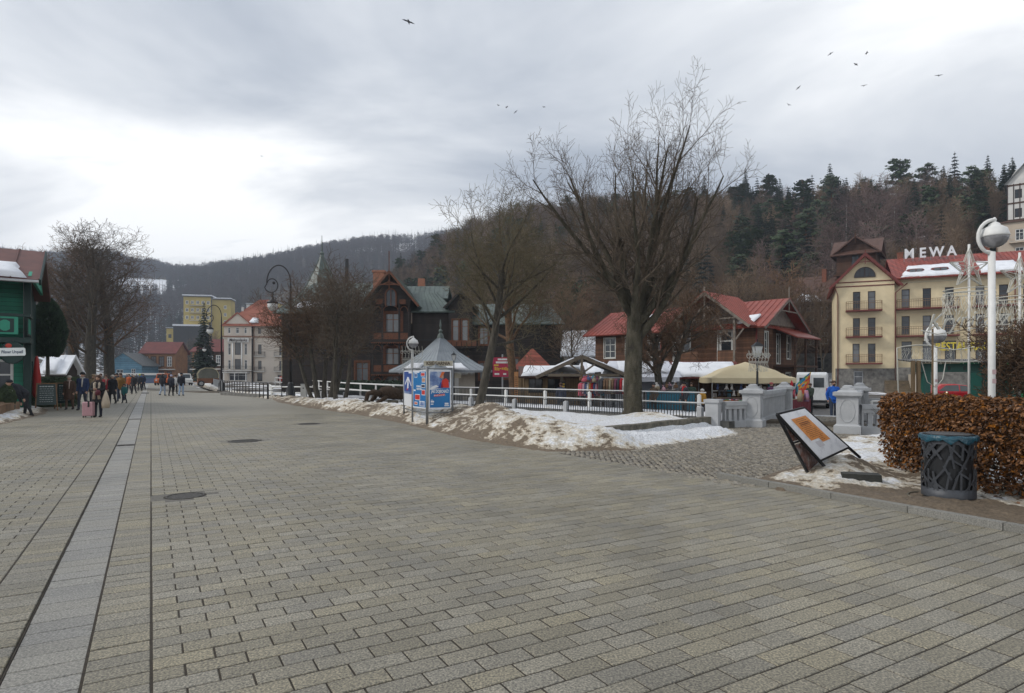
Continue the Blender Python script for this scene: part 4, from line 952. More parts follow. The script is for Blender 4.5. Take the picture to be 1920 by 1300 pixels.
# white winter ornaments: a fan of wire curls on the lamps
WIRE = flat('white light wire', (0.54, 0.53, 0.47), 0.5)
def ornament(loc, w, h, label):
    t = thing('light_ornament', label, 'light ornament', loc, 0, 'white wire ornaments on lamp posts'); m = MB(); rnd = random.Random(2)
    for k in range(7):
        x = (k-3)/3*w/2; c = [(x + .10*math.cos(a)*(1-a/14), 0, h*.8 + .13*math.sin(a)*(1-a/14)) for a in [i*.6 for i in range(16)]]; m.tube(c, .012, 4)
        m.tube([(x, 0, h*.55), (x+.05, 0, h*.8), (x, 0, h*1.05)], .012, 4)
    m.build('scrolls', [WIRE], t); n = MB()
    for z in (h*.55, h*.5): n.tube([(-w/2, 0, z), (w/2, 0, z)], .014, 5)
    for k in range(26):
        x = -w/2 + w*k/25; z = h*.5; pts = [(x, 0, z)]
        for j in range(5): z -= h*.1*rnd.uniform(.6, 1); pts.append((x+rnd.uniform(-.03, .03), rnd.uniform(-.03, .03), max(0, z)))
        n.tube(pts, .008, 3, caps=False)
    n.build('icicle_lights', [WIRE], t)
ornament((at(1421, 700, 24.3).x, 24.25, 1.75), .75, .85, 'white wire crown and hanging lights round the lantern at the bridge')
ornament((at(773, 700, 38.9).x, 38.75, 1.9), 1.25, 1.5, 'white wire crown and hanging lights on the ball lamp behind the posters')
# short white service post
o = thing('service_post', 'short pale grey service post beside the curled lamp', 'post', onz(570, 751)); MB().box(-.18, .18, -.15, .15, -.05, 1.05).build('body', [flat('pale cabinet', (0.55, 0.55, 0.53))], o); MB().box(-.19, .19, -.16, .16, 1.05, 1.09).build('cap', [GREYP], o); MB().box(-.03, .03, -.154, -.15, .75, .85).build('lock', [BLACK], o)
# ================================================================== trees
def seg3(mb, a, b, r0, r1):
    d = b - a; x = d.orthogonal(); x.normalize(); y = d.cross(x); y.normalize()
    o = len(mb.v); V = mb.v
    for p, r in ((a, r0), (b, r1)):
        px, py, pz = p
        V.append((px + x.x*r, py + x.y*r, pz + x.z*r)); h = r*.866; g = -r*.5
        V.append((px + x.x*g + y.x*h, py + x.y*g + y.y*h, pz + x.z*g + y.z*h)); V.append((px + x.x*g - y.x*h, py + x.y*g - y.y*h, pz + x.z*g - y.z*h))
    mb.f.extend(((o, o+1, o+4, o+3), (o+1, o+2, o+5, o+4), (o+2, o, o+3, o+5))); mb.m.extend((0, 0, 0))
def grow(tr, cr, rnd, p, d, L, r, lvl, P):
    n = P['seg'][lvl]; s = L/n; jit = P['jit'][lvl]; up = P['up'][lvl]; pts = [p.copy()]; rad = [r]; dirs = [d.copy()]; rmin = P['rmin']
    for i in range(n):
        d = Vector((d.x + rnd.uniform(-jit, jit), d.y + rnd.uniform(-jit, jit), d.z + rnd.uniform(-jit, jit)*.7 + up)); d.normalize()
        p = p + d*s; pts.append(p); rad.append(max(rmin, r*(1 - P['tap'][lvl]*(i+1)/n))); dirs.append(d)
    if lvl <= P['thick']: tr.tube(pts, rad, 9 if lvl == 0 else 6 if lvl == 1 else 5, caps=False)
    else:
        for i in range(n): seg3(cr, pts[i], pts[i+1], rad[i], rad[i+1])
    if lvl + 1 >= len(P['seg']): return
    k = P['nch'][lvl]; k = k if isinstance(k, int) else rnd.randint(*k)
    az = rnd.uniform(0, 6.28)
    for j in range(k):
        t = lerp(P['t0'][lvl], 1.0, (j + rnd.random())/k)*n if k > 1 else n
        i = min(n-1, int(t)); f = t - i; q = pts[i].lerp(pts[i+1], f); dd = dirs[i+1]; rr = rad[i]*(1-f) + rad[i+1]*f
        az += 2.4 + rnd.uniform(-.5, .5); a = R(rnd.uniform(*P['ang'][lvl])); x = dd.orthogonal().normalized(); x.rotate(Matrix.Rotation(az, 3, dd))
        nd = dd*math.cos(a) + x*math.sin(a); fl = t/n
        grow(tr, cr, rnd, q, nd, L*rnd.uniform(*P['len'][lvl])*(1.12 - P['fall'][lvl]*fl), min(rr*.9, max(rmin, rr*P['rr'][lvl])), lvl+1, P)
def tree_thing(name, label, loc, seed, P, H0, r0, lean=(0, 0, 1), bark=BARK, twig=TWIG, rz=0.0, group=None, extra=None):
    t = thing(name, label, 'tree', loc, rz, group); rnd = random.Random(seed); tr, cr = MB(), MB()
    d = Vector(lean).normalized()
    grow(tr, cr, rnd, Vector((0, 0, -.15)), d, H0, r0, 0, P)
    if extra: extra(tr, cr, rnd)
    tr.build('trunk', [bark], t, True); cr.build('crown', [twig], t); return t
BIG = dict(seg=[5, 9, 7, 5, 3], jit=[.06, .15, .2, .27, .3], up=[.05, .05, .045, .04, .03], tap=[.22, .86, .85, .8, .5], nch=[14, 9, 8, 6], t0=[.66, .14, .1, .1],
           ang=[(14, 60), (24, 46), (25, 55), (25, 60)], len=[(1.25, 1.6), (.34, .5), (.36, .55), (.35, .6)], fall=[.12, .45, .35, .3], rr=[.50, .55, .5, .6], rmin=.0062, thick=1)
def flare(tr, cr, rnd):
    for i in range(7):
        a = i*.9+.3; tr.tube([(.25*math.cos(a), .25*math.sin(a), .75), (.36*math.cos(a), .36*math.sin(a), .28), (.62*math.cos(a), .62*math.sin(a), -.12)], [.14, .17, .10], 7, caps=False)
tree_thing('bare_tree', 'largest bare tree with a thick mossy trunk rising from the snowy island', (at(1188, 700, 21.6).x, 21.6, .22), 14, BIG, 4.9, .52, (.01, 0, 1), BARKMOSS, TWIG, extra=flare).scale = (.66, .66, .84)
MIDT = dict(seg=[7, 8, 6, 5, 3], jit=[.06, .13, .2, .28, .3], up=[.04, .03, .04, .03, .03], tap=[.35, .85, .85, .8, .5], nch=[13, 8, 7, 5], t0=[.45, .15, .12, .1],
            ang=[(25, 70), (25, 55), (30, 60), (30, 65)], len=[(.45, .72), (.42, .65), (.4, .6), (.4, .6)], fall=[.35, .4, .35, .3], rr=[.45, .5, .5, .6], rmin=.0075, thick=1)
tree_thing('bare_tree', 'leaning grey-green tree with twiggy crown on the snow right of the posters', (at(893, 700, 25.4).x, 25.4, .2), 23, MIDT, 6.6, .23, (.27, .05, 1), BARK, TWIGY).scale = (.82, .82, .92)
tree_thing('bare_tree', 'bare tree with orange-brown trunk standing behind the far fence', (at(966, 700, 35).x, 35, -.1), 31, MIDT, 7.8, .26, (-.03, 0, 1), mat('orange-brown bark', (0.15, 0.085, 0.045), (0.06, 0.036, 0.022), 6.0, 0.9, 0.6, 20.0), TWIGY)
SHRUB = dict(seg=[7, 6, 5, 4], jit=[.12, .2, .28, .3], up=[.06, .05, .05, .04], tap=[.7, .8, .8, .5], nch=[15, 11, 7], t0=[.38, .15, .1], ang=[(25, 65), (30, 65), (30, 70)], len=[(.3, .5), (.4, .65), (.4, .65)], fall=[.3, .35, .3], rr=[.42, .5, .6], rmin=.008, thick=1)
def multi(stems, H_, r):
    def f(tr, cr, rnd):
        for dx, dy, lx, ly, k in stems: grow(tr, cr, rnd, Vector((dx, dy, -.15)), Vector((lx, ly, 1)).normalized(), H_*k, r*k, 0, SHRUB)
    return f
tree_thing('bare_shrub_tree', 'many-stemmed bare shrub tree right behind the curled lamp', (at(598, 700, 37).x, 37, .15), 5, SHRUB, 6.2, .17, (-.3, 0, 1), BARK, TWIGR, extra=multi([(.3, .1, -.12, .1, 1.0), (.6, 0, .12, -.1, .95), (-.35, .1, -.5, .1, .85), (.75, .2, .35, .1, .9)], 6.4, .16))
tree_thing('bare_shrub_tree', 'slim bare tree with two upright stems left of the woven figure', (at(630, 700, 34.5).x, 34.5, .2), 9, SHRUB, 5.6, .14, (-.05, 0, 1), BARK, TWIG, extra=multi([(.45, .1, .12, .1, 1.0)], 5.9, .13))
tree_thing('bare_tree', 'small forked bare tree in front of the white market tent', (at(1243, 700, 34.5).x, 34.5, PLAZA), 17, MIDT, 4.6, .24, (-.12, 0, 1), BARK, TWIGR, extra=lambda tr, cr, rnd: grow(tr, cr, rnd, Vector((.1, 0, 1.2)), Vector((.35, 0, 1)).normalized(), 4.2, .17, 0, MIDT))
LIND = dict(seg=[8, 8, 6, 4, 3], jit=[.05, .12, .2, .28, .3], up=[.02, .05, .03, .02, .02], tap=[.55, .85, .85, .8, .5], nch=[20, 8, 6, 4], t0=[.22, .15, .12, .1],
            ang=[(28, 62), (25, 55), (30, 65), (30, 65)], len=[(.36, .56), (.4, .6), (.4, .6), (.45, .6)], fall=[.45, .4, .35, .3], rr=[.4, .5, .5, .6], rmin=.013, thick=0)
for i, (px, Y, H_, lb) in enumerate(((138, 74, 14.4, 'leftmost'), (170, 70, 14.6, 'middle'), (205, 77, 15.2, 'rightmost'))):
    tree_thing('bare_linden', '%s of the tall bare trees at the left side of the promenade' % lb, (at(px, 700, Y).x, Y, -.1), 40+i, LIND, H_, .55, (.02*(i-1), 0, 1), BARK, TWIGR if i != 1 else TWIG, group='tall bare trees left of the promenade').scale = (1.2, 1.2, 1)
# roadside bush reaching in at the right-hand edge
tree_thing('bare_bush', 'reddish bare bush reaching in at the right edge by the big ball lamp', (at(1958, 700, 17).x, 17, -.2), 3, MIDT, 2.6, .07, (-.1, 0, 1), BARK, TWIGR, extra=multi([(.2, 0, -.25, 0, .8), (-.2, .1, -.3, 0, .7)], 3.4, .05))
# clipped conifers and spruces
NEED = mat('dark spruce needles', (0.038, 0.066, 0.036), (0.015, 0.027, 0.018), 3.0, 0.85, objvar=.4); NEEDB = mat('blue-green fir needles', (0.026, 0.045, 0.036), (0.010, 0.020, 0.017), 3.0, 0.85); PINEN = mat('pine needles', (0.058, 0.084, 0.036), (0.022, 0.036, 0.018), 3.0, 0.85, objvar=.3)
PINEB = mat('pine bark', (0.16, 0.075, 0.038), (0.06, 0.035, 0.022), 3.0, 0.9); BIRCHB = mat('birch bark', (0.52, 0.50, 0.46), (0.14, 0.13, 0.12), 1.2, 0.8, stretch=(1, 1, 4)); BIRCHT = mat('birch twig', (0.19, 0.13, 0.115), (0.11, 0.078, 0.07), 3.0, 0.9, objvar=.35); BROWNT = mat('brown wood twig', (0.190, 0.132, 0.084), (0.095, 0.068, 0.046), .15, 0.95, objvar=.5)
def spruce_meshes(seed, H_, w, n_whorl=32, m=NEED, tuft=3):
    rnd = random.Random(seed); tr, cr = MB(), MB(); tr.tube([(0, 0, -.3), (0, 0, H_*.97)], [H_*.016, .02], 6, caps=False)
    for i in range(n_whorl):
        f = i/n_whorl; z = H_*(.08 + .9*f); rr = w*(1-f)**.85*rnd.uniform(.8, 1.12)+.12; k = max(6, int(14*(1-f))+5)
        for j in range(k):
            a = 6.283*j/k + rnd.uniform(-.3, .3) + i; L_ = rr*rnd.uniform(.7, 1.1); dr = -.28*L_ - .05; c, s = math.cos(a), math.sin(a); hw = L_*.24 + .1
            for q in range(tuft):
                t0 = q/tuft*.8; t1 = min(1, t0+.5); b0 = hw*(1-t0*.6); zz = z + rnd.uniform(-.1, .1)*H_/14
                p0 = Vector((c*L_*t0, s*L_*t0, zz+dr*t0*t0)); p1 = Vector((c*L_*t1, s*L_*t1, zz+dr*t1*t1 + .06*L_*t1)); sd_ = Vector((-s, c, 0))*b0
                cr.add([p0, p0.lerp(p1, .55)+sd_+Vector((0, 0, -.15*hw)), p1, p0.lerp(p1, .55)-sd_+Vector((0, 0, -.15*hw))], [(0, 1, 2, 3)])
                cr.add([p0+Vector((0, 0, .05)), p0.lerp(p1, .6)+Vector((0, 0, -.5*hw)), p1], [(0, 1, 2)])
    return tr.mesh('trunk', [BARK]), cr.mesh('crown', [m])
def pine_meshes(seed, H_, w):
    rnd = random.Random(seed); tr, cr = MB(), MB(); pts = [Vector((rnd.uniform(-.2, .2)*i/3, rnd.uniform(-.2, .2)*i/3, H_*i/6 - .3)) for i in range(7)]; tr.tube(pts, [H_*.016*(1-.12*i) for i in range(7)], 6, caps=False)
    for i in range(26):
        z = H_*(.42 + .56*(i/26)); a = i*2.4 + rnd.random(); L_ = w*rnd.uniform(.5, 1.0)*(1.05-.75*((z/H_-.42)/.58)**1.5); e = Vector((L_*math.cos(a), L_*math.sin(a), z + L_*.18)); tr.tube([Vector((0, 0, z-.2)), e*.6+Vector((0, 0, z*.4-.05)), e], [.07, .045, .02], 4, caps=False)
        for k in range(3):
            c = Vector((0, 0, z)).lerp(e, .55+.22*k)
            for q in range(22):
                d = Vector((rnd.gauss(0, 1), rnd.gauss(0, 1), rnd.gauss(0, .45))); p = c + d*.33*w/3; x = Vector((rnd.uniform(-1, 1), rnd.uniform(-1, 1), rnd.uniform(-.4, .4))).normalized()*.30*w/3; y = x.orthogonal().normalized()*.16*w/3
                cr.add([p-x, p+y, p+x, p-y], [(0, 1, 2, 3)])
    return tr.mesh('trunk', [PINEB]), cr.mesh('crown', [PINEN])
WOODP = dict(seg=[7, 6, 4, 3], jit=[.06, .13, .22, .3], up=[.03, .07, .06, .04], tap=[.8, .85, .8, .5], nch=[22, 9, 6], t0=[.3, .12, .1], ang=[(25, 55), (25, 55), (30, 60)], len=[(.28, .44), (.4, .6), (.45, .65)], fall=[.5, .35, .3], rr=[.42, .5, .6], rmin=.022, thick=0)
def bare_meshes(seed, H_, r, bark, twig, P=WOODP, lean=(0, 0, 1)):
    rnd = random.Random(seed); tr, cr = MB(), MB(); grow(tr, cr, rnd, Vector((0, 0, -.4)), Vector(lean).normalized(), H_, r, 0, P); return tr.mesh('trunk', [bark]), cr.mesh('crown', [twig])
BIRP = dict(WOODP, nch=[20, 9, 6], up=[.03, .09, .04, -.02], t0=[.38, .12, .1])
PROTO = dict(
    oak=[bare_meshes(60+i, 15, .22, BARK, BROWNT) for i in range(4)], russet=[bare_meshes(70+i, 14, .2, BARK, TWIGR) for i in range(2)],
    birch=[bare_meshes(80+i, 16, .16, BIRCHB, BIRCHT, BIRP, (.1*(i-1), 0, 1)) for i in range(3)],
    spruce=[spruce_meshes(90+i, 17, 3.0+.4*i) for i in range(3)], fir=[spruce_meshes(95, 18, 3.6, 24, NEEDB)], pine=[pine_meshes(100+i, 16, 3.6) for i in range(2)])
KINDN = dict(oak='bare_tree', russet='bare_tree', birch='birch_tree', spruce='spruce_tree', fir='fir_tree', pine='pine_tree')
def plant(kind, i, loc, s, rz, label, group):
    tm, cm = PROTO[kind][i % len(PROTO[kind])]; t = thing(KINDN[kind], label, 'tree', loc, rz, group); t.scale = (s, s, s); link(tm, 'trunk', t); link(cm, 'crown', t); return t
def on_hill(px, Y):
    x = (px-960)/FPX*Y; return Vector((x, Y, ground_z(x, Y) - .1))
# single trees that stand out on the near hillside, by kind and place
rt = random.Random(77); ORD = 'first second third fourth fifth sixth seventh eighth ninth tenth eleventh twelfth thirteenth'.split()
SKY = [('spruce', 1852, 165, 1.35, 'tallest dark spruce on the skyline beside the upper right building'), ('spruce', 1893, 168, 1.25, 'narrow dark spruce at the far right edge of the skyline'), ('fir', 1790, 172, 1.4, 'broad dark fir on the skyline left of the tallest spruce'),
       ('pine', 1686, 182, 1.5, 'tall pine with layered crown standing out on the right skyline'), ('pine', 1738, 178, 1.35, 'green pine between the layered pine and the dark fir'), ('spruce', 1556, 192, 1.45, 'dark slender spruce left of the pale birches'), ('spruce', 1398, 212, 1.5, 'lone dark spruce on the skyline right of the big bare tree'),
       ('pine', 1545, 118, .95, 'bushy green pine low on the slope above the wooden tower'), ('fir', 1765, 118, 1.0, 'dark fir low on the slope behind the hotel roof'), ('spruce', 1320, 222, 1.4, 'dark spruce behind the right side of the big bare crown'), ('pine', 1440, 205, 1.35, 'pine on the ridge left of the slender spruce'), ('pine', 800, 210, 1.15, 'green pine on the slope behind the dark villa'), ('pine', 828, 205, 1.3, 'taller green pine on the slope right behind the villa roof')]
for k, px, Y, s, lb in SKY: plant(k, int(px), on_hill(px, Y), s, rt.uniform(0, 6), lb, None)
for i, (px, Y, s) in enumerate(((1572, 112, 1.15), (1590, 140, 1.2), (1612, 118, 1.2), (1622, 110, 1.1), (1632, 142, 1.2), (1648, 122, 1.25), (1668, 128, 1.15), (1720, 116, 1.0))):
    plant('birch', i, on_hill(px, Y), s, rt.uniform(0, 6), '%s white-stemmed birch from the left on the slope above the hotel' % ORD[i], 'birches on the slope above the hotel')
def ordinal(n): return ORD[n] if n < 13 else ('%s-%s' % (['', 'twenty', 'thirty', 'forty', 'fifty'][(n+1)//10-1], ORD[(n+1) % 10-1]) if (n+1) % 10 and n > 19 else {13: 'fourteenth', 14: 'fifteenth', 15: 'sixteenth', 16: 'seventeenth', 17: 'eighteenth', 18: 'nineteenth', 19: 'twentieth', 29: 'thirtieth', 39: 'fortieth', 49: 'fiftieth'}[n])
FH = sorted((rt.uniform(1000, 1560), rt.uniform(86, 135)) for i in range(58)); nf_ = 0
for i, (px, Y) in enumerate(FH):
    p = on_hill(px, Y)
    if (p.x+p.y)/1.414 < 84 or (1465 < px and Y < 104): continue
    plant('russet' if rt.random() < .35 else 'oak', i, p, rt.uniform(.6, .95), rt.uniform(0, 6), '%s bare brown tree from the left at the foot of the wooded hill' % ordinal(nf_), 'bare trees at the foot of the hill'); nf_ += 1
BTW = ['%s bare tree between the market and the hill, counted from the villa side' % w for w in ('third', 'fourth', 'fifth', 'sixth', 'seventh', 'tenth', 'eleventh', 'twelfth', 'thirteenth', 'fourteenth', 'second', 'first', 'eighth', 'ninth')]
for i, (px, Y, s) in enumerate(((1010, 62, .7), (1040, 70, .8), (1075, 58, .62), (1100, 75, .8), (1140, 66, .7), (1300, 74, .75), (1340, 80, .85), (1400, 72, .7), (1452, 82, .8), (1462, 88, .7), (940, 85, .9), (895, 92, .9), (1180, 84, .9), (1250, 88, .95))):
    plant('oak' if i % 3 else 'russet', i, on_hill(px, Y), s, rt.uniform(0, 6), BTW[i], 'bare trees between market and hill')
plant('spruce', 0, S(8.5, 128) + Vector((0, 0, -.1)), .92, 0, 'dense dark spruce at the end of the promenade', None)
plant('fir', 0, on_hill(385, 300), 1.3, 1, 'dark fir in front of the yellow block', None); plant('fir', 0, on_hill(443, 340), 1.35, 2, 'tall dark fir on the slope right of the yellow block', None); plant('spruce', 1, on_hill(318, 520), 1.2, 2, 'dark conifer beside the snowy meadow', None); plant('spruce', 2, on_hill(333, 515), 1.3, 4, 'second dark conifer beside the snowy meadow', None)
# trimmed thuja beside the green house
def thuja():
    t = thing('thuja', 'tall rounded dark green thuja beside the green wooden house', 'tree', (-26.9, 36, 0)); rnd = random.Random(3); lf = MB(); MB().tube([(0, 0, -.1), (0, 0, 4.5)], [.14, .05], 6).build('trunk', [BARK], t)
    for i in range(9000):
        z = rnd.random(); a = rnd.uniform(0, 6.283); r = 1.2*(math.sin(math.pi*min(1, z*.82+.16))**.7)*(1+.1*mnoise.noise(Vector((math.cos(a)*2, math.sin(a)*2, z*6)))); rr = r*(1-.25*rnd.random()**2)
        c = Vector((rr*.75*math.cos(a), rr*.75*math.sin(a), 2.75+z*3.3)); d = Vector((math.cos(a)*.5, math.sin(a)*.5, rnd.uniform(.3, 1.2))).normalized()*rnd.uniform(.09, .17); x = d.orthogonal().normalized()*.045; x.rotate(Matrix.Rotation(rnd.uniform(0, 6), 3, d.normalized()))
        lf.add([c-d*.5, c+x, c+d, c-x], [(0, 1, 2, 3)])
    stuff(lf.build('crown', [NEED], t))
thuja()
# ------------------------------------------------------------------ the woods as one mass (instanced)
def forest(name, pts, protos, label=None):
    col = bpy.data.collections.new(name + '_kinds'); k = 0
    for tm, cm in protos:
        mb = bpy.data.meshes.new('tree_kind'); bm = bmesh.new(); bm.from_mesh(tm); n0 = len(bm.faces); bm.from_mesh(cm); bm.faces.ensure_lookup_table()
        for f in bm.faces[n0:]: f.material_index = 1
        bm.to_mesh(mb); bm.free(); mb.materials.append(tm.materials[0]); mb.materials.append(cm.materials[0]); o = bpy.data.objects.new('%02d_kind' % k, mb); col.objects.link(o); k += 1
    me = bpy.data.meshes.new(name); me.from_pydata([tuple(p[0]) for p in pts], [], [])
    for nm, ty, vals in (('kind', 'INT', [p[1] for p in pts]), ('size', 'FLOAT', [p[2] for p in pts]), ('turn', 'FLOAT', [p[3] for p in pts])):
        a = me.attributes.new(nm, ty, 'POINT'); a.data.foreach_set('value', vals)
    o = bpy.data.objects.new(name, me); C.objects.link(o); stuff(o)
    ng = bpy.data.node_groups.new(name, 'GeometryNodeTree'); ng.interface.new_socket('Geometry', in_out='INPUT', socket_type='NodeSocketGeometry'); ng.interface.new_socket('Geometry', in_out='OUTPUT', socket_type='NodeSocketGeometry')
    N = ng.nodes.new; L = ng.links.new; gi = N('NodeGroupInput'); go = N('NodeGroupOutput'); iop = N('GeometryNodeInstanceOnPoints'); ci = N('GeometryNodeCollectionInfo')
    ci.inputs['Collection'].default_value = col; ci.inputs['Separate Children'].default_value = True; ci.inputs['Reset Children'].default_value = True
    def attr(nm, ty): n = N('GeometryNodeInputNamedAttribute'); n.data_type = ty; n.inputs['Name'].default_value = nm; return n.outputs['Attribute']
    L(gi.outputs[0], iop.inputs['Points']); L(ci.outputs[0], iop.inputs['Instance']); iop.inputs['Pick Instance'].default_value = True; L(attr('kind', 'INT'), iop.inputs['Instance Index'])
    cx = N('ShaderNodeCombineXYZ'); L(attr('turn', 'FLOAT'), cx.inputs[2]); L(cx.outputs[0], iop.inputs['Rotation']); sz = N('ShaderNodeCombineXYZ'); a = attr('size', 'FLOAT')
    for i in range(3): L(a, sz.inputs[i])
    L(sz.outputs[0], iop.inputs['Scale']); L(iop.outputs[0], go.inputs[0])
    md = o.modifiers.new('trees', 'NODES'); md.node_group = ng; return o
protos = PROTO['oak'] + PROTO['russet'] + PROTO['spruce'] + PROTO['fir'] + PROTO['pine'] + PROTO['birch']       # 0-3 oak 4-5 russet 6-8 spruce 9 fir 10-11 pine 12-14 birch
rf = random.Random(12); pts = []
for i in range(5200):
    s = rf.uniform(88, 330); t_ = rf.uniform(-90, 330); x = (s-t_)/1.4142; y = (s+t_)/1.4142
    if y < 84 or abs(x) > y*.95: continue
    px = 960+FPX*x/y
    if y < 135 and px > 1500 and rf.random() < .35: continue
    if px > 1835 and y < 132: continue
    if t_ > 215 and rf.random() < sstep(205, 300, t_)*.8: continue
    n = mnoise.noise(Vector((x*.02, y*.02, 3))); q = rf.random(); con = .22 + .8*n + (.06 + .34*sstep(130, 185, s) if px > 1360 else .05)
    k = rf.choice([6, 7, 8, 9, 10, 11]) if q < con else rf.choice([0, 1, 2, 3, 4, 0, 1, 2, 3, 5]) if q < .93 else rf.choice([12, 13, 14])
    pts.append((Vector((x, y, ground_z(x, y)-.2)), k, rf.uniform(.62, 1.05)*(1.2 if 6 <= k <= 11 else 1), rf.uniform(0, 6.28)))
forest('hillside_wood', pts, protos)
FARO = mat('distant bare wood', (0.075, 0.052, 0.045), (0.045, 0.034, 0.031), .05, 0.95)
def far_bare(seed):
    rnd = random.Random(seed); tr, cr = MB(), MB(); tr.tube([(0, 0, -.5), (0, 0, 12)], [.18, .04], 4, caps=False)
    for i in range(260):
        a = rnd.uniform(0, 6.283); z = rnd.uniform(4, 15); r = 3.0*math.sin(math.pi*(z-3)/13)**.7*rnd.random()**.5; c = Vector((r*math.cos(a), r*math.sin(a), z)); d = Vector((math.cos(a)*.4, math.sin(a)*.4, 1))*rnd.uniform(.6, 1.4); x = Vector((rnd.uniform(-1, 1), rnd.uniform(-1, 1), 0))*.14; cr.add([c-x, c+x, c+d], [(0, 1, 2)])
    return tr.mesh('trunk', [BARK]), cr.mesh('crown', [FARO])
fp = [spruce_meshes(200, 19, 3.3, 11, NEEDB, 1), spruce_meshes(201, 22, 3.0, 12, NEED, 1), far_bare(1), far_bare(2), far_bare(3)]; pts = []
for i in range(30000):
    y = 240 + 860*rf.random()**.8; x = rf.uniform(-.95, .42)*y
    z = ground_z(x, y); px = 960+FPX*x/y; py = HORY-(z-CAMH)*FPX/y
    if (x+y)/1.414 < 330 and x > -.09*y and y < 420: continue
    if 228 < px < 312 and 526 < py < 552 and y > 330: continue                    # the snowy meadow stays open
    if y < 400 and (rf.random() < .72 or abs(uv_of(x, y)[0] - 0) < 14): continue
    if y > 500 and mnoise.noise(Vector((x*.012, y*.012, 9))) > .42: continue
    q = rf.random(); con = .38 + .6*mnoise.noise(Vector((x*.006, y*.006, 1)))
    pts.append((Vector((x, y, z-.3)), rf.choice([0, 1]) if q < con else rf.choice([2, 3, 4]), rf.uniform(.65, 1.1), rf.uniform(0, 6.28)))
forest('far_hill_wood', pts, fp)
# ================================================================== buildings
RZ = lambda a: Matrix.Rotation(a, 4, 'Z'); TR = lambda x, y, z=0: Matrix.Translation((x, y, z))
class Facade:
    """one face of a building: x along it, -y outwards, z up"""
    def __init__(s, parent, F): s.p = parent; s.F = F
    def mb(s): m = MB(); m.M = s.F; return m
    def wall(s, x0, x1, z0, z1, holes, m, th=.22, name='wall'): s.w = s.mb().wall(x0, x1, z0, z1, holes, 0, th).build(name, [m], s.p); return s.w
    def window(s, h, fm, pane=GLASS, mull=(1, 1), fw=.08, rec=.12, name='window', trim=None, tw=.1, sill=None):
        x0, x1, z0, z1 = h; m = s.mb(); y0, y1 = rec-.03, rec+.03
        m.box(x0, x0+fw, y0, y1, z0, z1); m.box(x1-fw, x1, y0, y1, z0, z1); m.box(x0+fw, x1-fw, y0, y1, z1-fw, z1); m.box(x0+fw, x1-fw, y0, y1, z0, z0+fw)
        for i in range(mull[0]): c = lerp(x0, x1, (i+1)/(mull[0]+1)); m.box(c-fw*.35, c+fw*.35, y0+.005, y1-.005, z0+fw, z1-fw)
        for i in range(mull[1]): c = lerp(z0, z1, (i+1)/(mull[1]+1)) if mull[1] > 1 else lerp(z0, z1, .68); m.box(x0+fw, x1-fw, y0+.008, y1-.008, c-fw*.3, c+fw*.3)
        o = m.build(name, [fm], s.p); q = s.mb(); q.add([(x0+.01, rec, z0+.01), (x1-.01, rec, z0+.01), (x1-.01, rec, z1-.01), (x0+.01, rec, z1-.01)], [(0, 1, 2, 3)]); q.build('pane', [pane], o)
        if trim is not None:
            t = s.mb(); t.box(x0-tw, x0, -.03, .02, z0-tw, z1+tw); t.box(x1, x1+tw, -.03, .02, z0-tw, z1+tw); t.box(x0, x1, -.03, .02, z1, z1+tw); t.box(x0, x1, -.045, .02, z0-tw, z0); t.build('casing', [trim], o)
        if sill is not None: s.mb().box(x0-.1, x1+.1, -.1, .05, z0-.07, z0-.002).build('sill', [sill], o)
        return o
    def balcony(s, x0, x1, z, depth, slabm, railm, rh=1.0, pitch=.28, th=.16, thin=.018):
        b = s.mb().box(x0, x1, -depth, 0.0, z-th, z).build('balcony', [slabm], s.p); r = s.mb()
        for zz in (rh, rh-.22, .12): r.bar((x0+.03, -depth+.04, z+zz), (x1-.03, -depth+.04, z+zz), .04); r.bar((x0+.04, -depth+.04, z+zz), (x0+.04, 0, z+zz), .035); r.bar((x1-.04, -depth+.04, z+zz), (x1-.04, 0, z+zz), .035)
        n = int((x1-x0)/pitch)
        for i in range(n+1): x = lerp(x0+.04, x1-.04, i/n); r.bar((x, -depth+.04, z), (x, -depth+.04, z+rh), thin*1.4)
        for k in range(3):
            y = -depth*(k+.5)/3.0
            for x in (x0+.04, x1-.04): r.bar((x, y, z), (x, y, z+rh), thin)
        r.build('railing', [railm], b); return b
def front(t, y=0): return Facade(t, TR(0, y))
def right(t, W): return Facade(t, TR(W, 0) @ RZ(R(90)))
def left(t, D): return Facade(t, TR(0, D) @ RZ(R(-90)))
def back(t, W, D): return Facade(t, TR(W, D) @ RZ(R(180)))
def seam_roof(m, poly, th, pitch=.6, rib=.03, mat_=0, along=None):
    """a roof plane given by eave-left, eave-right, ridge-right, ridge-left; standing seams run up the slope"""
    m.slab(poly, th, mat_); A, B, Cc, D = [Vector(p) for p in poly]; n = max(1, int((B-A).length/pitch)); nn = (B-A).cross(D-A).normalized(); nn = nn if nn.z > 0 else -nn
    for i in range(n+1): f = i/n; m.bar(A.lerp(B, f)+nn*rib*.5, D.lerp(Cc, f)+nn*rib*.5, rib, rib*1.6, mat_)
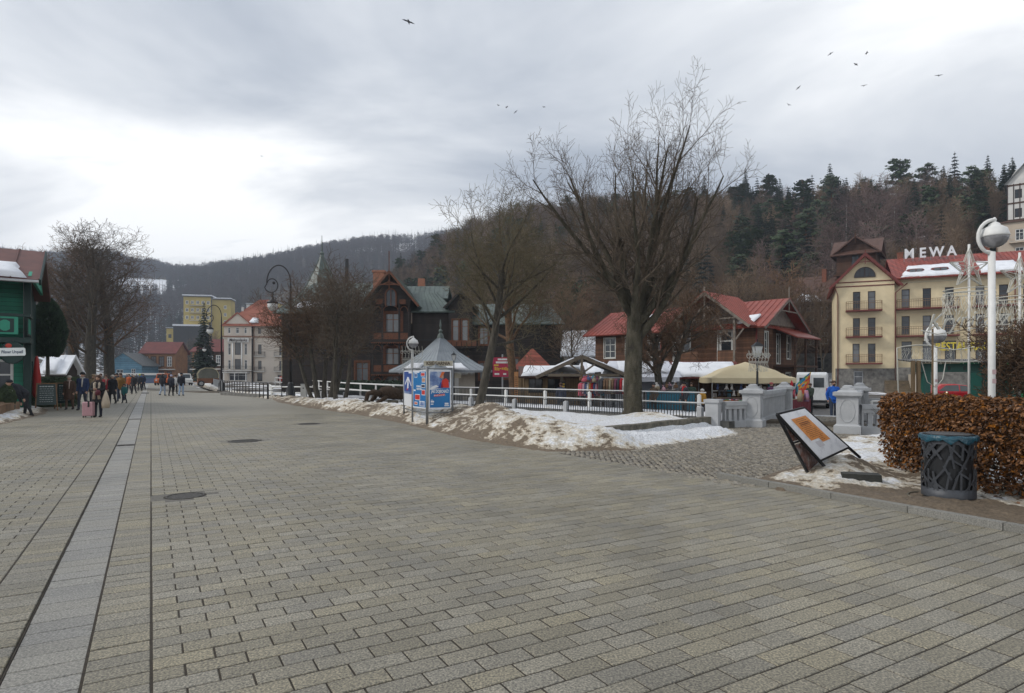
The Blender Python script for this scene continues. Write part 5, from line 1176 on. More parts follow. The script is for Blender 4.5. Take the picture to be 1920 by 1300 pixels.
def gable_roof(t, x0, x1, y0, y1, ze, zr, m, axis='x', ov=.5, oe=.4, th=.14, pitch=.6, name='roof', snow=None):
    """ridge along axis; ov = overhang at the eaves, oe = at the gable ends"""
    b = MB()
    if axis == 'x':
        c = (y0+y1)/2; k = (zr-ze)/(c-y0); seam_roof(b, [(x0-oe, y0-ov, ze-ov*k), (x1+oe, y0-ov, ze-ov*k), (x1+oe, c, zr), (x0-oe, c, zr)], th, pitch); seam_roof(b, [(x1+oe, y1+ov, ze-ov*k), (x0-oe, y1+ov, ze-ov*k), (x0-oe, c, zr), (x1+oe, c, zr)], th, pitch)
    else:
        c = (x0+x1)/2; k = (zr-ze)/(c-x0); seam_roof(b, [(x0-ov, y1+oe, ze-ov*k), (x0-ov, y0-oe, ze-ov*k), (c, y0-oe, zr), (c, y1+oe, zr)], th, pitch); seam_roof(b, [(x1+ov, y0-oe, ze-ov*k), (x1+ov, y1+oe, ze-ov*k), (c, y1+oe, zr), (c, y0-oe, zr)], th, pitch)
    return b.build(name, [m], t)
def hip_roof(t, x0, x1, y0, y1, ze, zr, m, inset=None, ov=.5, name='roof', th=.12, pitch=.7):
    w = min(x1-x0, y1-y0)/2; ins = inset if inset is not None else w; b = MB(); a0, a1, b0, b1 = x0-ov, x1+ov, y0-ov, y1+ov; k = (zr-ze)/w; z = ze-ov*k*.6; c = (y0+y1)/2
    if (x1-x0) >= (y1-y0): r0, r1 = (x0+ins, c, zr), (x1-ins, c, zr); planes = [[(a0, b0, z), (a1, b0, z), r1, r0], [(a1, b1, z), (a0, b1, z), r0, r1], [(a0, b1, z), (a0, b0, z), r0, r0], [(a1, b0, z), (a1, b1, z), r1, r1]]
    else: c = (x0+x1)/2; r0, r1 = (c, y0+ins, zr), (c, y1-ins, zr); planes = [[(a0, b0, z), (a1, b0, z), r0, r0], [(a1, b1, z), (a0, b1, z), r1, r1], [(a0, b1, z), (a0, b0, z), r0, r1], [(a1, b0, z), (a1, b1, z), r1, r0]]
    for P in planes:
        Q = P if (Vector(P[2])-Vector(P[3])).length > 1e-4 else P[:3]; b.slab(Q, th)
        A, B, Cc, D = [Vector(p) for p in P]; n = max(1, int((B-A).length/pitch))
        for i in range(1, n): f = i/n; b.bar(A.lerp(B, f), D.lerp(Cc, f), .03, .06)
    for p, q in ((planes[0][0], planes[0][3]), (planes[0][1], planes[0][2]), (planes[1][0], planes[1][3]), (planes[1][1], planes[1][2])): b.bar(p, q, .1, .08)
    return b.build(name, [m], t)
def snow_on(t, poly, th=.16, name='roof_snow'):
    """a drift on a roof plane with a ragged outline"""
    P = [Vector(p) for p in poly]; out = []; n = len(P); rnd = random.Random(int(P[0].x*7+P[0].z*3))
    nn = (P[1]-P[0]).cross(P[2]-P[0]).normalized(); nn = nn if nn.z > 0 else -nn
    for i in range(n):
        a, b = P[i], P[(i+1) % n]; k = max(2, int((b-a).length/.5))
        for j in range(k):
            q = a.lerp(b, j/k); c = sum(P, Vector())/n; out.append(q + (c-q)*rnd.uniform(0, .12)*(1 if j else .3))
    c = sum(out, Vector())/len(out); m = MB(); k = len(out); top = [p + (c-p)*.06 + nn*th for p in out]; top2 = [p + (c-p)*.3 + nn*th*1.25 for p in out]
    m.add(out + top + top2 + [c+nn*th*1.3], [(i, (i+1) % k, k+(i+1) % k, k+i) for i in range(k)] + [(k+i, k+(i+1) % k, 2*k+(i+1) % k, 2*k+i) for i in range(k)] + [(2*k+i, 2*k+(i+1) % k, 3*k) for i in range(k)])
    return m.build(name, [SNOW], t, True)
def bld(name, label, loc, rz, cat='building', group=None): return thing(name, label, cat, loc, rz, group)

# ------------------------------------------------------------------ pale hotel with roof letters
CREAM = mat('cream render', (0.69, 0.585, 0.385), (0.60, 0.50, 0.32), .5, 0.85, 0.2, 40.0, stain=.14); OX = flat('ox-red paint', (0.14, 0.028, 0.022), .6); DKF = flat('dark window frame', (0.035, 0.02, 0.016), .5)
RTILE = mat('red metal tile', (0.29, 0.055, 0.035), (0.20, 0.038, 0.026), 2.0, 0.55, planks=(0, .35)); RUBBLE = mat('rubble stone', (0.22, 0.21, 0.19), (0.08, 0.076, 0.07), 2.2, 0.9, 0.9, 5.0); BRASS = flat('balcony rail brown', (0.17, 0.09, 0.04), .5)
def hotel():
    t = bld('hotel', 'cream hotel with rows of balconies, red roof and white letters on the ridge', (39.1, 75, -.2), R(-25)); t.scale.x = .82
    f = front(t); W = 7.4; lw = [(2.2, 3.15, 9.55, 11.75), (4.1, 5.05, 9.55, 11.75), (2.2, 3.1, 6.45, 8.6), (4.1, 5.05, 6.45, 8.6), (2.15, 3.05, 3.3, 5.55), (4.1, 5.05, 3.3, 5.55)]
    f.wall(0, W, 2.6, 12.9, lw, CREAM); s_ = Facade(t, TR(0, -.08)); s_.wall(-.08, W+.02, -1, 2.6, [(2.3, 3.5, .2, 2.3)], RUBBLE, .4, 'stone_base'); s_.window((2.3, 3.5, .2, 2.3), flat('grey door', (0.42, 0.43, 0.44)), GLASS2, (0, 1), .12, .2, 'door')
    g = f.mb(); g.prism([(0, 12.9), (W, 12.9), (W/2, 16.0)], 0, .2, 'y'); g.build('gable_wall', [CREAM], t)
    for i, h in enumerate(lw): f.window(h, DKF, GLASS2 if i % 3 == 1 else GLASS, (0, 1), .09, .12)
    arc = [(W/2+1.32*math.cos(a), 13.45+1.15*math.sin(a)) for a in [math.pi*i/14 for i in range(15)]]
    aw = f.mb().prism(arc, -.03, -.01, 'y').build('arched_window', [GLASS], t); m = f.mb()
    for q, r in zip(arc, arc[1:]): m.bar((q[0], -.04, q[1]), (r[0], -.04, r[1]), .09)
    m.bar(arc[0][:1]+(-.04,)+arc[0][1:], arc[-1][:1]+(-.04,)+arc[-1][1:], .1); m.bar((W/2, -.04, 13.45), (W/2, -.04, 14.6), .12); m.bar((W/2-.6, -.035, 13.45), (W/2-.6, -.035, 14.4), .06); m.bar((W/2+.6, -.035, 13.45), (W/2+.6, -.035, 14.4), .06); m.build('frame', [DKF], aw)
    for z in (12.35, 12.85): f.mb().box(-.02, W+.03, -.05, .0, z, z+.12).build('cornice', [OX], t)
    for z in (9.5, 6.4, 3.25): f.balcony(1.25, 5.8, z, 1.1, OX, BRASS)
    gable_roof(t, 0, W, 0, 11, 12.95, 16.05, RTILE, 'y', .75, .7, .16, .5)
    fa = MB(); fa.bar((-.9, -.72, 12.15), (W/2, -.72, 16.1), .1, .3); fa.bar((W+.9, -.72, 12.15), (W/2, -.72, 16.1), .1, .3); fa.bar((W/2, -.74, 14.9), (W/2, -.74, 16.5), .1); fa.bar((W/2-.9, -.74, 15.15), (W/2+.9, -.74, 15.15), .08); fa.build('bargeboard', [OX], t)
    left(t, 11).wall(0, 11, -1, 12.9, [], CREAM); MB().box(.02, W-.02, 10.8, 11, -1, 12.9).build('rear_wall', [CREAM], t)
    # long wing
    X1 = 27.0; r = Facade(t, TR(W, .7)); xs = [(.95, 1.95), (3.5, 4.5), (6.1, 7.15), (9.6, 10.6), (12.2, 13.2), (14.8, 15.8), (17.2, 18.2)]; hs = [(a, b, 9.65, 11.85) for a, b in xs] + [(a, b, 6.5, 8.7) for a, b in xs] + [(a, b+.25, 3.6, 5.75) for a, b in xs]
    r.wall(0, X1-W, -1, 13.3, hs, CREAM)
    for i, h in enumerate(hs): r.window(h, DKF, GLASS2 if i*7 % 5 < 2 else GLASS, (0, 1), .09, .12)
    for z in (9.55, 6.4): r.balcony(.25, 7.6, z, 1.1, OX, BRASS); r.balcony(9.2, 16.2, z, 1.1, OX, BRASS)
    r.mb().box(0, X1-W, -.06, 0, 12.55, 12.7).build('cornice', [flat('pale band', (0.6, 0.54, 0.38))], t); r.mb().box(.1, X1-W, -1.6, -.0, -1, 2.7).build('terrace_base', [RUBBLE], t)
    b = MB(); ze, zr = 13.3, 16.3; seam_roof(b, [(W-.2, -.2, ze-.25), (X1, -.2, ze-.25), (X1, 6, zr), (W-.2, 6, zr)], .15, .5); seam_roof(b, [(X1, 12.2, ze-.25), (W-.2, 12.2, ze-.25), (W-.2, 6, zr), (X1, 6, zr)], .15, .5); wr = b.build('wing_roof', [RTILE], t)
    right(t, X1).wall(.7, 11, -1, 13.3, [], CREAM); MB().box(W, X1, 10.8, 11, -1, 13.3).build('rear_wall', [CREAM], t)
    def rp(x, f_): return (x, lerp(-.2, 6, f_), lerp(ze-.25, zr, f_)+.02)
    snow_on(t, [rp(W+.6, .02), rp(W+8.2, .02), rp(W+8.4, .55), rp(W+1.9, .52)], .2); snow_on(t, [rp(W+10, .03), rp(W+15, .02), rp(W+14.5, .5), rp(W+10.2, .55)], .2)
    for x in (W+2.7, W+5.6):
        d = MB(); p0 = Vector(rp(x, .22)); d.M = Matrix.Translation(p0); d.lathe([(1.1, 0), (1.1, .3), (.95, .42)], 18, sx=1.0, sy=.45); o = d.build('roof_light', [OX], t, True); g = MB(); g.M = Matrix.Translation(p0)
        for k in (-.75, 0.05): g.box(k, k+.68, -.54, -.48, .06, .32)
        g.build('pane', [GLASS2], o)
    for x in (W+1.3, W+12): c = MB(); c.box(x, x+.7, 6.3, 6.9, 15.6, 17.0); c.box(x-.06, x+.76, 6.24, 6.96, 17.0, 17.12); c.build('chimney', [mat('brick red', (0.25, 0.09, 0.05), (0.16, 0.06, 0.04), 6.0)], wr)
    LW = flat('white sign letter', (0.74, 0.75, 0.77), .4)
    x = W+1.6
    for ch, w in zip('MEWA', (1.85, 1.4, 1.95, 1.6)):
        lettering(ch, 1.65, LW, t, (x+w/2, 4.6, 16.55), .18, 0, .04, 0, 'roof_letter', 1.02); m = MB(); m.bar((x+.3, 4.9, 15.5), (x+.3, 4.75, 16.6), .06); m.bar((x+w-.4, 4.9, 15.5), (x+w-.4, 4.75, 16.6), .06); m.build('letter_stay', [STEEL], t); x += w + .05
    for px_, tp in ((.25, 0), (W+.1, 1)):
        d = MB(); d.tube([(px_-.5 if not tp else px_+1.5, -.6 if not tp else .3, 12.5), (px_, -.1, 11.4), (px_, -.1, 0)], .07, 6); d.build('downpipe', [OX], t, True)
    rl = MB(); rl.tube([(W+13.9, .55, 13.1), (W+13.9, .6, 0)], .07, 6); rl.build('downpipe', [OX], t, True)
    lettering('RESTAURACJA', 1.28, flat('yellow sign letter', (0.62, 0.50, 0.05), .5), t, (W+8.3, -.5, 5.0), .1, 0, .02, 0, 'yellow_letters', .86); lettering('MEWA', .72, flat('grey sign letter', (0.55, 0.57, 0.56)), t, (W+4.55, -.2, 5.95), .08, 0, .02, 0, 'small_letters')
    # steps and porch by the stone base
    st = MB()
    for i in range(7): st.box(6.0, 8.9, -1.2-.32*(7-i), -1.2-.32*(6-i), -1, .0+.2*i)
    st.build('steps', [mat('timber steps', (0.16, 0.12, 0.075), (0.09, 0.07, 0.045), 3.0)], t); MB().box(8.9, 10.6, -3.6, -1.0, -1, 1.9).build('porch_wall', [flat('pale plaster', (0.52, 0.46, 0.38))], t)
hotel()
# wooden house with look-out tower behind the hotel
DW = mat('dark brown boards', (0.085, 0.040, 0.022), (0.045, 0.022, 0.014), 2.0, 0.8, planks=(2, .2), stretch=(1, 1, .2)); BRF = mat('brown sheet roof', (0.12, 0.062, 0.045), (0.075, 0.042, 0.033), 2.0, 0.6)
def tower_house():
    t = bld('wooden_house', 'dark brown wooden house with a look-out tower behind the hotel gable', (43.6, 96, 1.2), R(-36)); t.scale = (.8, .8, .92); hs = [(2.2, 3.5, 9.5, 11.6), (4.7, 5.9, 9.5, 11.6), (2.2, 3.5, 5.5, 7.4), (4.7, 5.9, 5.5, 7.4)]
    f = front(t); f.wall(0, 7.2, 4.0, 13.0, hs, DW); f.wall(0, 7.2, -3, 4.0, [(3.6, 5.2, 1.4, 3.4)], RUBBLE, .3, 'stone_base'); f.window((3.6, 5.2, 1.4, 3.4), WHITEP, GLASS, (0, 1))
    for h in hs: f.window(h, WHITEP, GLASS, (1, 1), .07, .1)
    left(t, 9).wall(0, 9, -3, 13, [(2, 3.2, 9.5, 11.4), (5, 6.2, 9.5, 11.4)], DW); MB().box(0, 13.8, 8.8, 9, -3, 13).build('rear_wall', [DW], t)
    gable_roof(t, 0, 13, 0, 9, 13, 17.2, BRF, 'x', .8, .4, .12, .9); snow_on(t, [(-.3, -.9, 12.45), (5.2, -.9, 12.45), (4, .3, 13.5), (1, .9, 14.0)], .2); MB().box(4.3, 5.1, 3.2, 4.0, 15, 18.2).build('chimney', [mat('brick red', (0.25, 0.09, 0.05))], t)
    MB().tube([(1.1, -.2, 12.6), (1.1, -.2, 8)], .08, 6).build('downpipe', [WHITEP], t, True)
    F = Facade(t, TR(7.4, -.6)); hw = [(2.4, 3.7, 17.0, 19.6)]; F.wall(0, 6.4, -3, 20.2, hw, DW, .3, 'tower_wall'); F.window(hw[0], DW, GLASS, (1, 1), .12, .12); Fr = Facade(t, TR(13.8, -.6) @ RZ(R(90))); Fr.wall(0, 6.4, -3, 20.2, [(2.4, 3.6, 17, 19.6)], DW, .3, 'tower_wall'); Fr.window((2.4, 3.6, 17, 19.6), DW, GLASS, (0, 1)); Fl = Facade(t, TR(7.4, 5.8) @ RZ(R(-90))); Fl.wall(0, 6.4, -3, 20.2, [], DW, .3, 'tower_wall'); MB().box(7.4, 13.8, 5.6, 5.8, 10, 20.2).build('tower_wall', [DW], t)
    gable_roof(t, 7.4, 13.8, -.6, 5.8, 20.2, 22.4, BRF, 'y', 1.0, .9, .16, .9, 'tower_roof'); gable_roof(t, 7.4, 13.8, -.6, 5.8, 20.2, 22.3, BRF, 'x', 1.0, .9, .16, .9, 'tower_roof')
    g = MB(); g.prism([(7.4, 20.2), (13.8, 20.2), (10.6, 22.3)], -.58, -.4, 'y'); g.build('gable_wall', [DW], t); MB().bar((10.6, -1.6, 21.2), (10.6, -1.6, 23.0), .12).build('finial', [DW], t)
    for z, d in ((16.3, .5), (15.6, .25)): MB().box(7.4-d, 13.8+d, -.6-d, -.6, z, z+.3).build('tower_ledge', [DW], t)
tower_house()
WHITER = mat('white render', (0.62, 0.61, 0.58), (0.50, 0.49, 0.47), .6, 0.85); BEIGE = mat('beige render', (0.50, 0.42, 0.33), (0.43, 0.36, 0.29), .5, 0.85)
def simple_house(name, label, loc, rz, W, D, H_, wallm, holes, roofm, zr, axis='x', roof='gable', fm=WHITEP, side=(), base=-6, snow=True, ov=.5, pane=GLASS):
    t = bld(name, label, loc, rz); f = front(t); f.wall(0, W, base, H_, list(holes), wallm)
    for h in holes: f.window(h, fm, pane, (1 if h[1]-h[0] > .9 else 0, 1), .09, .1)
    l = left(t, D); l.wall(0, D, base, H_, list(side), wallm); r = right(t, W); r.wall(0, D, base, H_, list(side), wallm)
    for h in side: l.window(h, fm, pane, (1, 1), .09, .1); r.window(h, fm, pane, (1, 1), .09, .1)
    MB().box(0.01, W-.01, D-.2, D, base, H_-.01).build('rear_wall', [wallm], t)
    if roof == 'gable':
        gable_roof(t, 0, W, 0, D, H_, zr, roofm, axis, ov, .4)
        g = MB()
        if axis == 'x':
            for x in (0, W-.15): g.prism([(0, H_), (D, H_), (D/2, zr-.1)], x, x+.15, 'x')
        else:
            for y in (0, D-.15): g.prism([(0, H_), (W, H_), (W/2, zr-.1)], y, y+.15, 'y')
        for k in range(2):
            gg = MB()
            if axis == 'x': gg.prism([(0, H_), (D, H_), (D/2, zr-.1)], k*(W-.15), k*(W-.15)+.15, 'x')
            else: gg.prism([(0, H_), (W, H_), (W/2, zr-.1)], k*(D-.15), k*(D-.15)+.15, 'y')
            gg.build('gable_wall', [wallm], t)
        if snow and axis == 'x': k = (zr-H_)/(D/2); snow_on(t, [(.1, -ov, H_-ov*k+.03), (W*.8, -ov, H_-ov*k+.03), (W*.75, D*.3, H_+D*.3*k+.03), (.2, D*.28, H_+D*.28*k+.03)], .2)
    elif roof == 'hip': hip_roof(t, 0, W, 0, D, H_, zr, roofm, ov=ov)
    else:
        MB().box(-.3, W+.3, -.3, D+.3, H_, H_+.35).build('roof_slab', [roofm], t); MB().box(-.28, W+.28, -.28, D+.28, H_+.352, H_+.55).build('roof_snow', [SNOW], t)
    return t
GREYR = mat('grey sheet roof', (0.13, 0.14, 0.14), (0.085, 0.09, 0.092), 1.5, 0.5)
simple_house('house', 'white flat-roofed house on the slope behind the look-out tower', (at(1645, 0, 130).x, 130, 20), R(-27), 8, 7, 9.2, WHITER, [(3.2, 5.6, 6.3, 8.0), (1, 2, 6.5, 8)], GREYR, 0, roof='flat', fm=DKF)
simple_house('apartment_house', 'white house half hidden behind bare trees on the wooded slope', (at(1395, 0, 138).x, 138, 14), R(-20), 9.5, 8, 10.0, WHITER, [(1+2.6*i, 2.2+2.6*i, z, z+1.5) for i in range(3) for z in (1.5, 4.5, 7.5)], GREYR, 12, fm=DKF)
def hillside_hotel():
    t = bld('apartment_building', 'beige building with balconies and a half-timbered upper storey at the right edge', (at(1868, 0, 110).x, 110, 12), R(-40)); t.scale = (.9, .9, .93); f = front(t); W = 14; hs = [(2.9+3.8*i, 4.2+3.8*i, z, z+2.1) for i in range(3) for z in (14.0, 10.6, 7.2)]
    f.wall(0, W, 0, 17.5, hs, BEIGE)
    for h in hs: f.window(h, WHITEP, GLASS, (1, 1), .12, .1)
    for z in (13.6, 10.2, 6.9): f.balcony(2.0, W-.2, z, 1.1, BEIGE, GREYP, 1.0, .35)
    left(t, 9).wall(0, 9, 0, 17.5, [(3, 4, 13.8, 15.6)], BEIGE); MB().box(-.4, W, -.4, 9, 17.5, 17.75).build('roof_edge', [BRF], t); MB().tube([(.1, -.12, 17.4), (.1, -.12, 6)], .09, 6).build('downpipe', [BRASS], t)
    F = Facade(t, TR(1.6, 1.5)); F.wall(0, 11, 17.75, 25.0, [(1.2+2.4*i, 2.3+2.4*i, z, z+1.7) for i in range(4) for z in (18.6, 22.2)], WHITER)
    for i in range(4):
        for z in (18.6, 22.2): F.window((1.2+2.4*i, 2.3+2.4*i, z, z+1.7), DKF, GLASS, (1, 1))
    for i in range(12): F.mb().box(i*.95, i*.95+.16, -.06, 0, 17.8, 25).build('timber', [DKF], t)
    for z in (18.0, 21.2, 24.6): F.mb().box(0, 11, -.075, 0, z, z+.28).build('timber', [DW], t)
    g = F.mb(); g.prism([(-.2, 25), (11, 25), (11, 28.4), (3.4, 28.4), (1.4, 27.6)], 0, .3, 'y'); g.build('gable_wall', [WHITER], t); Facade(t, TR(1.6, 9) @ RZ(R(-90))).wall(0, 7.5, 17.75, 25, [], WHITER); b = MB(); b.slab([(1.2, 1, 25.0), (1.2, 9, 25.0), (4.6, 9, 29.0), (4.6, 1, 29.0)], .2); b.slab([(4.6, 1, 29), (4.6, 9, 29), (13, 9, 30), (13, 1, 30)], .2); b.build('roof', [GREYR], t)
hillside_hotel()

# ------------------------------------------------------------------ brown house with red roof above the stalls
BRW = mat('weathered brown boards', (0.135, 0.066, 0.036), (0.066, 0.033, 0.020), 2.5, 0.85, planks=(2, .19), stretch=(1, 1, .2)); GREYW = mat('grey old timber', (0.21, 0.18, 0.15), (0.11, 0.095, 0.08), 4.0, 0.85)
REDR = mat('bright red sheet roof', (0.28, 0.062, 0.042), (0.20, 0.046, 0.032), 2.0, 0.5); WINW = flat('old white window frame', (0.56, 0.57, 0.54), .6)
def red_house():
    # local x runs along the stream (left = far), local y away from it; the near right corner is at x = W
    W, D = 15.0, 7.4; cx = Vector((18.2, 46.0)); rz = R(-45); org = cx - Vector((math.cos(rz), math.sin(rz)))*W
    t = bld('wooden_house', 'brown boarded two-storey house with a bright red roof above the market stalls', (org.x, org.y, PLAZA), rz); f = front(t)
    up = [(1.0, 2.2, 3.6, 5.4), (3.3, 4.5, 3.6, 5.4), (5.6, 6.8, 3.6, 5.4), (8.0, 9.5, 3.3, 5.5), (11.9, 13.1, 3.0, 5.6)]; lo = [(1.2, 2.4, .6, 2.2), (4.4, 5.8, .6, 2.2), (8.2, 9.8, .4, 2.3), (11.6, 13.4, .2, 2.4)]
    f.wall(0, W, -.5, 6.0, up+lo, BRW)
    for h in up[:4]+lo: f.window(h, WINW, GLASS, (1, 2), .09, .1, trim=WINW, tw=.06)
    d = f.window(up[4], WINW, GLASS, (0, 2), .2, .1, 'balcony_door', WINW)
    r = right(t, W); rs = [(1.2, 1.8, 3.5, 5.4), (3.4, 4.1, 3.0, 5.3), (5.4, 6.2, 3.4, 5.3), (1.0, 2.0, .5, 2.2), (5.2, 6.2, .4, 2.3)]; r.wall(0, D, -.5, 6.0, rs, BRW)
    for h in rs: r.window(h, WINW, GLASS, (0, 2), .08, .1, trim=WINW, tw=.05)
    g = r.mb(); g.prism([(0, 6.0), (D, 6.0), (D/2, 8.0)], 0, .15, 'y'); g.build('gable_wall', [GREYW], t); left(t, D).wall(0, D, -.5, 6, [], BRW); MB().box(0, W, D-.2, D, -.5, 6).build('rear_wall', [BRW], t)
    gable_roof(t, 0, W, 0, D, 6.05, 8.05, REDR, 'x', .7, .9, .12, .45)
    # front cross gable over the balcony bay
    b = MB(); cxx, hw = W-3.3, 3.1
    seam_roof(b, [(cxx-hw-.4, 3.7, 5.75), (cxx-hw-.4, -1.9, 5.75), (cxx, -1.9, 8.45), (cxx, 3.7, 8.45)], .12, .45); seam_roof(b, [(cxx+hw+.4, -1.9, 5.75), (cxx+hw+.4, 3.7, 5.75), (cxx, 3.7, 8.45), (cxx, -1.9, 8.45)], .12, .45); b.build('cross_roof', [REDR], t)
    tr = MB()
    for s_ in (-1, 1):
        tr.bar((cxx+s_*(hw+.4), -1.85, 5.62), (cxx, -1.85, 8.32), .12, .22); tr.bar((cxx+s_*1.9, -1.85, 5.0), (cxx+s_*.2, -1.85, 7.3), .1); tr.bar((cxx+s_*2.3, -1.7, -.3), (cxx+s_*2.3, -1.7, 6.2), .16); tr.bar((cxx+s_*2.3, -1.7, 4.6), (cxx+s_*1.3, -1.7, 5.6), .1); tr.bar((cxx+s_*2.3, -1.7, 4.6), (cxx+s_*3.0, -1.7, 5.5), .1)
    tr.bar((cxx-2.4, -1.85, 6.3), (cxx+2.4, -1.85, 6.3), .1); tr.bar((cxx, -1.85, 5.4), (cxx, -1.85, 8.8), .1); tr.build('truss', [GREYW], t); f.mb().prism([(cxx-hw, 5.9), (cxx+hw, 5.9), (cxx, 8.2)], -.05, .05, 'y').build('gable_wall', [GREYW], t)
    bb = f.mb(); bb.box(cxx-2.6, cxx+2.6, -1.8, 0, 2.75, 2.95); bal = bb.build('balcony', [OX], t); [MB().box(cxx+a, cxx+b_, -1.75, -1.68, 3.05, 3.95).build('railing', [BRW], bal) for a, b_ in ((-2.5, -.6), (1.0, 2.5))]
    # porch roof at the right-hand end
    p = r.mb(); p.slab([(2.6, -1.9, 5.0), (7.6, -1.9, 5.0), (7.6, .1, 5.9), (2.6, .1, 5.9)], .1); p.build('porch_roof', [REDR], t); p = r.mb()
    for x in (2.9, 5.0, 7.3): p.bar((x, -1.6, -.4), (x, -1.6, 5.1), .14); p.bar((x, -1.6, 4.3), (x+.5, -1.6, 4.95), .08)
    p.box(2.8, 7.4, -1.7, 0, 2.7, 2.85); p.build('porch_frame', [DW], t); c = MB()
    for s_ in (-1, 1): c.bar((W+.85, D/2+s_*(D/2+.7), 5.55), (W+.85, D/2, 7.95), .1, .2)
    c.bar((W+.85, D/2, 6.9), (W+.85, D/2, 8.9), .08); c.bar((W+.85, D/2-1.6, 7.0), (W+.85, D/2+1.6, 7.0), .08); c.build('bargeboard', [GREYW], t)
    snow_on(t, [(W-1.4, -.4, 5.95), (W-.2, -.4, 5.95), (W-.1, .9, 6.65), (W-1.2, .7, 6.55)], .12); snow_on(t, [(4.4, 1.2, 6.8), (5.6, 1.3, 6.85), (5.5, 2.3, 7.4), (4.5, 2.4, 7.4)], .14); MB().tube([(W-.05, -.12, 5.7), (W-.05, -.12, 0)], .07, 6).build('downpipe', [OX], t, True); MB().tube([(6.9, -.12, 5.7), (6.9, -.12, 0)], .07, 6).build('downpipe', [OX], t, True)
red_house()

# ------------------------------------------------------------------ dark villa with green roofs
VW = mat('near-black villa boards', (0.034, 0.025, 0.021), (0.020, 0.016, 0.014), 2.0, 0.75, planks=(2, .2), stretch=(1, 1, .2)); VT = flat('orange-brown trim', (0.15, 0.052, 0.022), .6, var=.4); VG = mat('green-grey sheet roof', (0.105, 0.135, 0.120), (0.062, 0.080, 0.075), 1.2, 0.5)
def villa():
    t = bld('wooden_villa', 'dark wooden villa with orange carved balconies and green-grey sheet roofs', (-16.6, 60, 0), 0); f = front(t)
    hs = [(1.5, 2.75, 1.0, 2.9)]; f.wall(-5.6, 3.4, -.6, 8.0, hs, VW); f.window(hs[0], VT, GLASS2, (1, 1), .1, .1, trim=VT, tw=.16)
    f.mb().box(-5.6, 3.4, -.05, 0, 3.9, 4.05).build('string_course', [BLACK], t)
    r = Facade(t, TR(6.9, .4)); r.wall(0, 3.6, -.6, 7.9, [], VW); r.mb().box(0, 3.6, -.05, 0, 5.0, 5.12).build('string_course', [BLACK], t)
    # ornate bay
    B = Facade(t, TR(3.4, -1.3)); W = 3.5; bh = [(1.2, 2.4, 4.9+.1, 7.3), (1.2, 2.4, 1.9-.1, 4.1), (1.2, 2.5, -.4, 1.5)]
    Bi = Facade(t, TR(3.4, -.35)); ih = [(1.0, 2.55, 5.6, 7.6), (1.0, 2.55, 2.5, 4.3), (1.0, 2.55, -.2, 1.6)]; Bi.wall(0, W, -.6, 8.7, ih, VW)
    for h in ih: Bi.window(h, VT, GLASS2, (1, 1), .11, .08, trim=VT, tw=.2)
    gw = B.mb(); gw.prism([(-.1, 8.3), (W+.1, 8.3), (W+.1, 8.9), (W/2, 10.9), (-.1, 8.9)], .1, .25, 'y'); gw.build('gable_wall', [VW], t)
    aw = [(W/2+.5*math.cos(a), 9.25+.55*math.sin(a)) for a in [math.pi*i/10 for i in range(11)]]; arc = [(W/2+.5, 8.2)] + aw + [(W/2-.5, 8.2)]
    ar = B.mb().prism(arc, .05, .09, 'y').build('arched_window', [GLASS], t); m = B.mb()
    for q, s_ in zip(arc, arc[1:]): m.bar((q[0], .03, q[1]), (s_[0], .03, s_[1]), .14)
    m.bar((W/2, .03, 8.2), (W/2, .03, 9.7), .08); m.build('frame', [VT], ar)
    for x in (.35, W-.35-.6): B.mb().box(x, x+.6, .06, .09, 8.35, 8.8).build('inset_panel', [VT], t)
    po = [.05, .95, 2.55, W-.05]
    for x in po: B.mb().box(x-.08, x+.08, -.08, .08, -.6, 8.4).build('post', [VW], t)
    for z, n in ((4.9, 0), (1.85, 1)):
        bal = B.mb().box(-.1, W+.1, -.15, 1.0, z-.14, z).build('balcony', [VW], t)
        for a, b in ((.12, .85), (1.05, 1.5), (1.53, 1.98), (2.0, 2.46), (2.65, 3.38)): B.mb().box(a, b, -.06, -.02, z+.12, z+.72).build('balustrade_panel', [VT], bal)
        k = B.mb(); k.box(0, W, -.07, .05, z+.74, z+.84); k.box(0, W, -.05, .02, z+.02, z+.1); k.build('hand_rail', [VW], bal); tr = B.mb()
        for i in range(18): x = -.1+i*(W+.2)/18; tr.prism([(x, z-.14), (x+.2, z-.14), (x+.1, z-.34)], -.17, -.14, 'y')
        tr.build('fretwork', [VT], bal)
    br = B.mb()
    for z in (8.15, 4.5, 1.45):
        for i, x in enumerate(po):
            for s_ in (-1, 1):
                if (i == 0 and s_ < 0) or (i == 3 and s_ > 0): continue
                pts = [(x+s_*(.08+.42*(1-math.cos(a))), -.02, z-.5+.5*math.sin(a)) for a in [math.pi/2*j/5 for j in range(6)]]; br.tube(pts, .045, 5)
    br.build('carved_brackets', [VT], t)
    g = MB(); X0 = 3.4; seam_roof(g, [(X0-.95, 5, 8.15), (X0-.95, -2.1, 8.15), (X0+W/2, -2.1, 11.35), (X0+W/2, 5, 11.35)], .12, .55); seam_roof(g, [(X0+W+.95, -2.1, 8.15), (X0+W+.95, 5, 8.15), (X0+W/2, 5, 11.35), (X0+W/2, -2.1, 11.35)], .12, .55); g.build('bay_roof', [VG], t); fa = MB()
    for s_ in (-1, 1): fa.bar((X0+W/2+s_*(W/2+1.0), -2.13, 8.05), (X0+W/2, -2.13, 11.3), .1, .2); fa.bar((X0+W/2+s_*.9, -2.1, 10.0), (X0+W/2, -2.1, 10.35), .08)
    fa.bar((X0+W/2-1, -2.1, 10.1), (X0+W/2+1, -2.1, 10.1), .1); fa.bar((X0+W/2, -2.12, 9.6), (X0+W/2, -2.12, 13.2), .07); fa.build('bargeboard', [VT], t)
